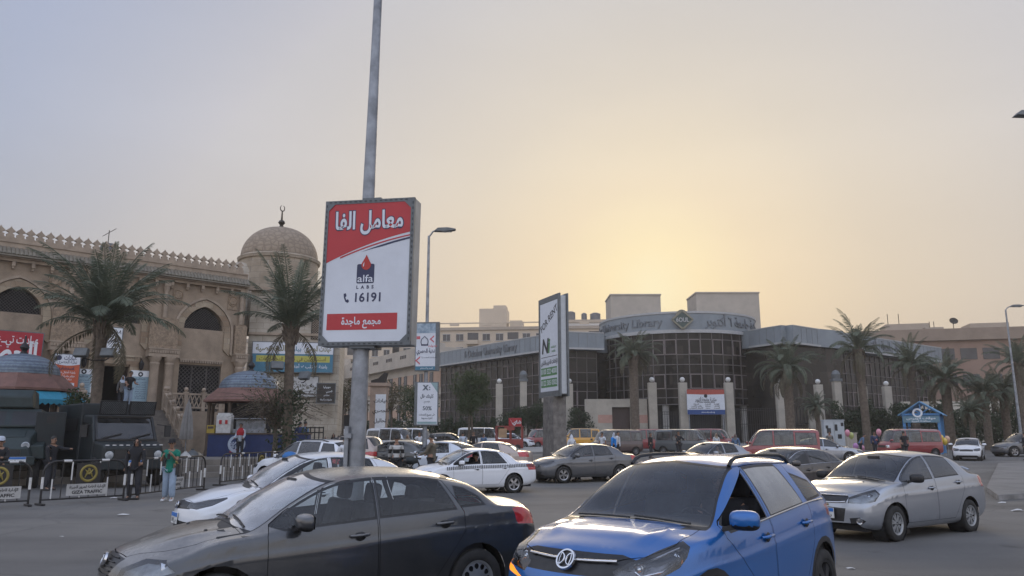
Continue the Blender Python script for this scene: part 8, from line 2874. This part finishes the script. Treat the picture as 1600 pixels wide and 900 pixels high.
def person(label, loc, rz, top, legs='trousers', legm=None, hair='short', H=1.72, arms=((-.06, .05), (-.06, .05)), sleeves=.55, stride=.0, hat=None, robe=None, seated=False, female=False, group=None, detail=False, shoes=None, lean=0.0, headturn=0.0):
	"""faces local +X. arms: for left and right arm the angle of the upper arm and of the forearm forward from hanging"""
	k = H / 1.72
	t = thing('person', label, 'person', loc, rz, group)
	sw = .185 if not female else .165
	hipz, shz, neckz, headz = .90, 1.40, 1.46, 1.60
	if seated: dz = -.42
	V3 = lambda x, y, z: Vector((x * k, y * k, z * k))
	ln = lambda z: lean * max(0, z - .9)
	pel = V3(0, 0, .95)
	torso = [(pel, (.15 * k, .105 * k)), (V3(ln(1.12), 0, 1.12), (.138 * k, .10 * k)), (V3(ln(1.28), 0, 1.28), (.160 * k, .108 * k)), (V3(ln(1.40), 0, 1.40), (.12 * k, .085 * k)), (V3(ln(1.46) + .005, 0, 1.465), .056 * k), (V3(ln(1.52) + .015, 0, 1.52), .055 * k)]
	hc = V3(ln(1.6) + .03, 0, 1.61)
	legc = []
	for sy, ph in ((1, 1), (-1, -1)):
		hip = V3(0, .095 * sy, .90)
		if seated:
			kn = V3(.44, .12 * sy, .90); an = V3(.46, .12 * sy, .48); to = V3(.62, .12 * sy, .44)
		else:
			kn = V3(.03 + .22 * stride * ph, .10 * sy + .01, .50); an = V3(-.03 + .30 * stride * ph, .105 * sy + .015 * sy, .085); to = an + V3(.17, .02 * sy, -.05)
		legc.append([(hip, .088 * k), (kn, .058 * k), (an, .042 * k), (to, .035 * k)])
	armc = []
	hands = []
	for sy, (a1, a2) in zip((1, -1), arms):
		sh = V3(ln(1.40), sw * sy, 1.395)
		ab = .10 if abs(a1) < .5 else .03
		el = sh + V3(math.sin(a1) * .27, ab * sy * .6, -math.cos(a1) * .29)
		a_ = a1 + a2
		inw = -.10 * sy if a2 > .9 else .0
		wr = el + V3(math.sin(a_) * .25, inw, -math.cos(a_) * .25)
		fd = (wr - el).normalized()
		armc.append([(sh, .058 * k), (el, .043 * k), (wr, .028 * k), (wr + fd * .075 * k, .036 * k)])
		hands.append((wr, fd, sy))
	chains = [torso] + [[torso[0]] + l for l in legc] + [[torso[3]] + a for a in armc]
	# head as part of the body surface
	chains.append([torso[-1], (hc + V3(.0, 0, -.045), (.066 * k, .078 * k)), (hc + V3(-.005, 0, .03), (.076 * k, .09 * k)), (hc + V3(-.01, 0, .095), (.05 * k, .06 * k))])
	for wr, fd, sy in hands:                                       # fingers and thumb
		if not detail: break
		side = Vector((0, 1, 0)).cross(fd)
		if side.length < .1: side = Vector((1, 0, 0))
		side.normalize()
		pb = wr + fd * .075 * k
		for q, (off, l_) in enumerate(((.027, .062), (.009, .072), (-.009, .067), (-.027, .052))):
			b0 = pb + side * off * k
			curl = Vector((0, -sy * .55, 0))
			b1 = b0 + (fd + curl * .4).normalized() * l_ * .55 * k
			chains.append([(pb, .036 * k), (b0, .011 * k), (b1, .0095 * k), (b1 + (fd + curl * 1.3).normalized() * l_ * .5 * k, .008 * k)])
		th0 = wr + fd * .03 * k + side * .03 * k
		chains.append([(wr, .028 * k), (th0, .012 * k), (th0 + (fd * .7 + side * .6).normalized() * .05 * k, .009 * k)])
	body = mesh_obj(skin_mesh(chains, 1), 'body', M_skin, t)
	# face: nose, ears, eyes, mouth
	b = MB()
	fx = hc.x + .086 * k
	b.tube([(fx - .015 * k, 0, hc.z + .02 * k), (fx + .012 * k, 0, hc.z - .022 * k), (fx - .008 * k, 0, hc.z - .03 * k)], [.008 * k, .016 * k, .01 * k], 6)
	for sy in (1, -1): b.tube([(hc.x - .01, .078 * sy * k, hc.z - .03 * k), (hc.x - .015, .09 * sy * k, hc.z), (hc.x - .012, .08 * sy * k, hc.z + .03 * k)], [.01 * k, .016 * k, .012 * k], 6)
	b.mi = 1
	for sy in (1, -1):
		b.lathe([(0, .006), (.014 * k, .004), (.016 * k, 0)], 8, Matrix.Translation((fx - .010 * k, .032 * sy * k, hc.z + .012 * k)) @ Matrix.Rotation(PI / 2, 4, 'Y'))
		b.box((fx - .006 * k, .033 * sy * k, hc.z + .034 * k), (.012 * k, .036 * k, .008 * k))
	b.mi = 2; b.box((fx - .008 * k, 0, hc.z - .056 * k), (.012 * k, .042 * k, .010 * k))
	b.obj('face', [M_skin, M_hair, mat('lips', (.20, .07, .06), .5, var=.1)], t, smooth=60)
	# clothes follow the body a little further out
	tm = top if not isinstance(top, str) else CL[top]
	E = .012 * k
	gr = lambda r, e=E: (r[0] + e, r[1] + e) if isinstance(r, tuple) else r + e
	if robe:
		b = MB()
		rm = CL[robe]
		prof = [(.30, .06), (.27, .35), (.22, .75), (.17, 1.0), (.165, 1.15), (.19, 1.30), (.17, 1.39), (.08, 1.46)]
		b.lathe([(r * k, z * k) for r, z in prof], 20, Matrix.Diagonal((.78, 1, 1, 1)))
		b.obj('robe', rm, t, smooth=70)
		for a in armc:
			mesh_obj(skin_mesh([[(p, gr(r, .016 * k)) for p, r in a[:3]]], 1), 'sleeve', rm, t)
	else:
		ch = [[(pel + V3(0, 0, -.17), (.205 * k, .168 * k)), (pel + V3(0, 0, -.08), (.20 * k, .16 * k))] + [(p, gr(r, .034 * k)) for i, (p, r) in enumerate(torso[:4])] + [(torso[3][0] + V3(.004, 0, .06), (.078 * k, .074 * k))]]
		for a in armc:
			c = [(torso[3][0], gr(torso[3][1], .034 * k)), (a[0][0], gr(a[0][1], .024 * k))]
			if sleeves > 1: c += [(a[1][0], gr(a[1][1], .022 * k)), (a[2][0].lerp(a[3][0], .1), gr(a[2][1], .018 * k))]
			else:
				c.append((a[0][0].lerp(a[1][0], sleeves * 1.25), gr(a[1][1], .028 * k)))
			ch.append(c)
		mesh_obj(skin_mesh(ch, 1), 'shirt', tm, t)
		lm = legm or M_trous
		p0 = (torso[0][0] + V3(0, 0, .06), gr(torso[0][1], .022 * k))
		wide = .032 * k if lm is not M_jeans else .050 * k
		mesh_obj(skin_mesh([[p0] + [(p, gr(r, wide if i else .040 * k)) for i, (p, r) in enumerate(l[:3])] for l in legc], 1), 'trousers', lm, t)
	if not robe or detail:
		for l in legc:
			b = MB()
			an, to = l[2][0], l[3][0]
			d = (to - an); d.z = 0; d.normalize()
			s = Vector((-d.y, d.x, 0))
			Ms = Matrix((d.to_4d(), s.to_4d(), Vector((0, 0, 1, 0)), Vector((0, 0, 0, 1)))).transposed()
			Ms.translation = Vector((an.x, an.y, an.z - .085 * k))
			b.prism([(-.08 * k, 0), (.19 * k, 0), (.205 * k, .03 * k), (.16 * k, .06 * k), (.06 * k, .085 * k), (.05 * k, .12 * k), (-.06 * k, .12 * k), (-.085 * k, .05 * k)], .088 * k, Ms @ Matrix.Translation((0, -.044 * k, 0)))
			b.obj('shoe', shoes or M_shoed, t, smooth=50, bevel=.012)
	# hair, hat or scarf
	b = MB()
	hm = M_hair
	if hair == 'scarf' or hair == 'hood':
		hm = CL[hat] if hat else CL['black']
		b.grid(lambda u, v: hc + V3((-.012 + .112 * math.cos(.62 + v * (2 * PI - 1.24)) * (1.0 if True else 1)), .105 * math.sin(.62 + v * (2 * PI - 1.24)), 0) * (math.sin(PI * (.06 + .62 * u)) * (1 + .25 * max(0, u - .6))) + V3(0, 0, .135 - .30 * u), 8, 16)
		b.lathe([(.115 * k, 1.50 * k), (.17 * k, 1.42 * k), (.185 * k, 1.33 * k)], 16, Matrix.Translation((ln(1.4) * k, 0, 0)) @ Matrix.Diagonal((.8, 1.05, 1, 1)))
		b.obj('headscarf' if hair == 'scarf' else 'hood', hm, t, smooth=70)
	elif hair in ('short', 'shawl'):
		def hf(u, v):
			th = u * 1.75; ph = v * 2 * PI
			front = max(0, math.cos(ph))
			th = th * (1 - .42 * front)
			r = 1.06
			return hc + V3(-.012 + .092 * r * math.sin(th) * math.cos(ph), .083 * r * math.sin(th) * math.sin(ph), .028 + .105 * r * math.cos(th))
		b.grid(hf, 8, 18)
		b.obj('hair', hm, t, smooth=70)
		if hair == 'shawl':
			c = MB(); c.lathe([(.085 * k, 1.50 * k), (.12 * k, 1.46 * k), (.19 * k, 1.38 * k), (.215 * k, 1.25 * k), (.19 * k, 1.12 * k)], 18, Matrix.Diagonal((.85, 1.08, 1, 1))); c.obj('shawl', CL[hat], t, smooth=70)
		elif hat:
			c = MB(); c.lathe([(.098 * k, 0), (.10 * k, .03), (.09 * k, .09 * k), (.05 * k, .12 * k), (0, .125 * k)], 18, Matrix.Translation(hc + V3(-.01, 0, .045)))
			c.prism([(.06 * k, 0), (.19 * k, -.012), (.19 * k, -.004), (.06 * k, .014)], .15 * k, Matrix.Translation(hc + V3(-.01, -.075, .05)))
			c.obj('cap', CL[hat], t, smooth=50)
	else: b.bm.free()
	return t


def stand(px, py, **k):
	p = gnd(px, py)
	return (p.x, p.y, p.z)


FACE = -PI / 2      # facing the camera
g_ = person('man in a green short-sleeved shirt and pale jeans holding a phone before the barriers', gnd(262, 783), FACE + .15, 'green', legm=M_jeans, hat='black', H=1.66, arms=((.55, 1.75), (.35, 1.9)), stride=.28, shoes=M_shoe, detail=True)
b = MB(); b.box((.36, .03, 1.22), (.02, .075, .15)); o_ = b.obj('phone', M_ink); o_.parent = None
o_.matrix_world = Matrix.Translation(gnd(262, 783)) @ Matrix.Rotation(FACE + .15, 4, 'Z'); tag(o_, 'black phone held up by the man in the green shirt', 'phone')
b = MB(); b.tube([(-.16, .15, 1.38), (.16, .02, 1.25), (.15, -.14, 1.05)], .012, 6); b.box((.02, .22, .86), (.22, .09, .30)); o_ = b.obj('shoulder_bag', M_black, bevel=.02)
o_.matrix_world = Matrix.Translation(gnd(262, 783)) @ Matrix.Rotation(FACE + .15, 4, 'Z'); tag(o_, 'small black shoulder bag at the hip of the man in green', 'bag')


def at_depth(px, Y, z=None):
	p = at(px, HOR, Y)
	return (p.x, Y, gz(Y) if z is None else z)


person('person in dark hooded clothes standing behind the barrier left of the man in green', at_depth(216, 22.6), FACE + .2, 'black', hair='hood', hat='black', H=1.70, arms=((.3, .9), (.1, .3)), sleeves=2)
person('man in black with a pale helmet before the angular green vehicle', at_depth(3, 22.5), FACE + .5, 'black', hat='pale', H=1.72, arms=((.5, 1.2), (.3, .6)), sleeves=2)
person('dark figure reaching into the open door of the armoured truck', at_depth(84, 26.3), FACE + 1.4, 'black', hair='short', H=1.75, arms=((1.3, .3), (.2, .2)), sleeves=2)
person('woman with a red shawl over a pale top in front of the drinks counter', at_depth(376, 38.6, .75), FACE, 'pale', hair='shawl', hat='red', female=True, H=1.62, sleeves=2, arms=((.15, .9), (.15, .9)))
person('man in a black shirt and white trousers leaning at the mosque door', at_depth(194, 38.6, 3.2), FACE + .9, 'black', legm=M_jeans, H=1.74, arms=((.5, .9), (.4, .9)), lean=.15)
person('person with a pale headscarf standing in the mosque doorway', at_depth(184, 39.5, 3.2), FACE + .4, 'grey', hair='scarf', hat='pale', female=True, H=1.6, sleeves=2)
person('man in a black and white striped jumper, back turned, among the cars', at_depth(620, 30), PI / 2 + .2, M_stripe, hair='short', H=1.76, sleeves=2, arms=((.2, .3), (.1, .2)))
person('man in a grey-brown jacket standing beside the pale saloon', at_depth(675, 29.5), PI / 2 + 1.3, 'olive', H=1.80, sleeves=2, arms=((.4, .8), (.3, .9)))
person('man in a white shirt walking behind the white saloon beside the billboard post', at_depth(541, 26.5), PI / 2 + .5, 'white', H=1.74, arms=((.2, .3), (-.1, .3)))
person('person in a blue-grey jacket close to the palm trunk by the stair railing', at_depth(468, 41.5, .75), PI / 2, 'navy', H=1.75, sleeves=2)
person('person in a denim shirt beside the palm and the ornate railing', at_depth(476, 42.0, .75), PI / 2 - .6, 'denim', H=1.78, sleeves=2)
person('woman in a long black robe and veil left of the billboard post', at_depth(521, 47), FACE + .3, 'black', hair='scarf', hat='black', robe='black', H=1.68, female=True)
person('second woman in black standing right of the veiled one', at_depth(529, 47.6), FACE - .4, 'black', hair='scarf', hat='black', robe='black', H=1.55, female=True)
person('woman with a tan headscarf left of the two women in black', at_depth(509, 48), FACE, 'black', hair='scarf', hat='tan', robe='olive', H=1.5, female=True)
person('man in a red jacket just right of the billboard post', at_depth(580, 40), FACE + 1.0, 'red', H=1.66, sleeves=2)
person('person in dark clothes standing by the gate pillar banner', at_depth(601, 66), FACE, 'black', H=1.9, sleeves=2)
person('woman in a tan scarf behind the striped man', at_depth(637, 44), FACE, 'tan', hair='scarf', hat='tan', H=1.66, sleeves=2, female=True)
person('man in a white shirt and dark trousers under the two-sign lamp post', at_depth(655, 52), FACE + .5, 'white', H=1.74)
person('man in a pale grey shirt walking near the round tree', at_depth(723, 52), PI / 2, 'pale', H=1.72, sleeves=2)
person('person in black beside the trunk of the round tree', at_depth(740, 56), FACE, 'black', H=1.75, sleeves=2)
person('person in grey-blue waiting right of the round tree trunk', at_depth(756, 56), FACE - .4, 'denim', H=1.6, sleeves=2)
person('woman in a white headscarf beyond the grey saloon roof', at_depth(893, 44), PI / 2, 'white', hair='scarf', hat='white', H=1.66, sleeves=2, female=True)
person('man in a white shirt by the open door of the maroon minibus', at_depth(941, 50), FACE - .8, 'white', H=1.74)
person('person in a bright blue top at the maroon minibus', at_depth(959, 49.5), FACE + .9, 'blue', hair='scarf', hat='pale', H=1.72, female=True, sleeves=2)
person('person in white right beside the one in bright blue', at_depth(965, 51), FACE + 1.2, 'white', H=1.78, sleeves=2)
person('person in black leaning on the dark grey minibus', at_depth(1060, 53), FACE + .3, 'black', hair='short', H=1.78, arms=((.9, .6), (.7, .6)), sleeves=2)
person('man seen at the bonnet side of the light silver saloon', at_depth(1016, 53), FACE + 1.1, 'black', H=1.7, sleeves=2)
person('woman in a pale scarf between the small red minibus and the large one', at_depth(1119, 56), FACE, 'white', hair='scarf', hat='tan', H=1.62, female=True, sleeves=2)
person('person in denim with a pale hood left of the large red minibus', at_depth(1149, 50), FACE - .6, 'denim', hair='hood', hat='grey', H=1.64, sleeves=2)
person('man in a grey shirt waiting by the electrical cabinet', at_depth(1296, 56), FACE, 'grey', H=1.75)
person('balloon seller in a denim jacket bending over near the cabinet', at_depth(1343, 58), FACE + 1.2, 'denim', H=1.55, sleeves=2, lean=.5)
person('man in a navy jacket holding a pink balloon', at_depth(1366, 57), FACE, 'navy', H=1.72, sleeves=2)
person('man in a black shirt in front of the racked red minibus', at_depth(1412, 50), PI / 2, 'black', H=1.8)
person('person in black beside the grey sport utility car', at_depth(1601, 50), PI / 2 + .4, 'black', H=1.74, sleeves=2)


def driver(label, carloc, rz, x, y, top, hair='short', hat=None, H=1.68, seat=.55, **k):
	M = Matrix.Translation(carloc) @ Matrix.Rotation(rz, 4, 'Z')
	p = M @ Vector((x, y, seat - .84 * H / 1.72))
	return person(label, p, rz, top, hair=hair, hat=hat, H=H, seated=True, arms=((.75, .65), (.75, .65)), sleeves=2, **k)


driver('driver in dark clothes at the wheel of the blue crossover', BLUE, R(-129.7), .0, .37, 'black', H=1.70, seat=.60)
driver('driver of the white taxi seen through its open window', (-1.39, 25.26, 0), R(207), -.12, .36, 'black', H=1.62, seat=.40)
driver('driver in red seen through the window of the gunmetal saloon', (2.75, 31.4, gz(31.4)), R(207), -.05, .36, 'red', H=1.64, seat=.45)
driver('driver of the silver saloon in dark clothes', SILV, R(213.5), -.05, .36, 'black', H=1.68, seat=.48)
p_ = at(1108, HOR, 35.5)
driver('man in the light silver saloon leaning to its open window', (p_.x, 35.5, gz(35.5)), R(213), -.05, .42, 'tan', H=1.66, seat=.45)
# a blue bag carried above the white saloon's roof line
o_ = MB(); o_.lathe([(0, 0), (.22, .03), (.25, .12), (.16, .22), (.05, .25), (0, .24)], 14); bg_ = o_.obj('blue_bag', mat('bag_blue', (.015, .13, .36), .5, var=.1), smooth=60)
bg_.location = tuple(at(455, HOR, 24.5)[:2]) + (1.05,)
tag(bg_, 'bright blue cloth bundle on a barrier behind the white saloon', 'bundle')

# ---------------------------------------------------------------- dusty air
hz = bpy.data.materials.new('dusty_air'); hz.use_nodes = True
_nt = hz.node_tree
_nt.nodes.remove(_nt.nodes['Principled BSDF'])
_v = _nt.nodes.new('ShaderNodeVolumePrincipled')
_v.inputs['Color'].default_value = (.93, .88, .80, 1)
_v.inputs['Density'].default_value = HAZE
_v.inputs['Anisotropy'].default_value = .35
_nt.links.new(_v.outputs[0], _nt.nodes['Material Output'].inputs['Volume'])
if HAZE > 0:
	b = MB(); b.box((0, 105, 18.5), (420, 250, 41)); o = b.obj('haze', hz)
	tag(o, 'thin dusty air lying over the whole square', kind='stuff')
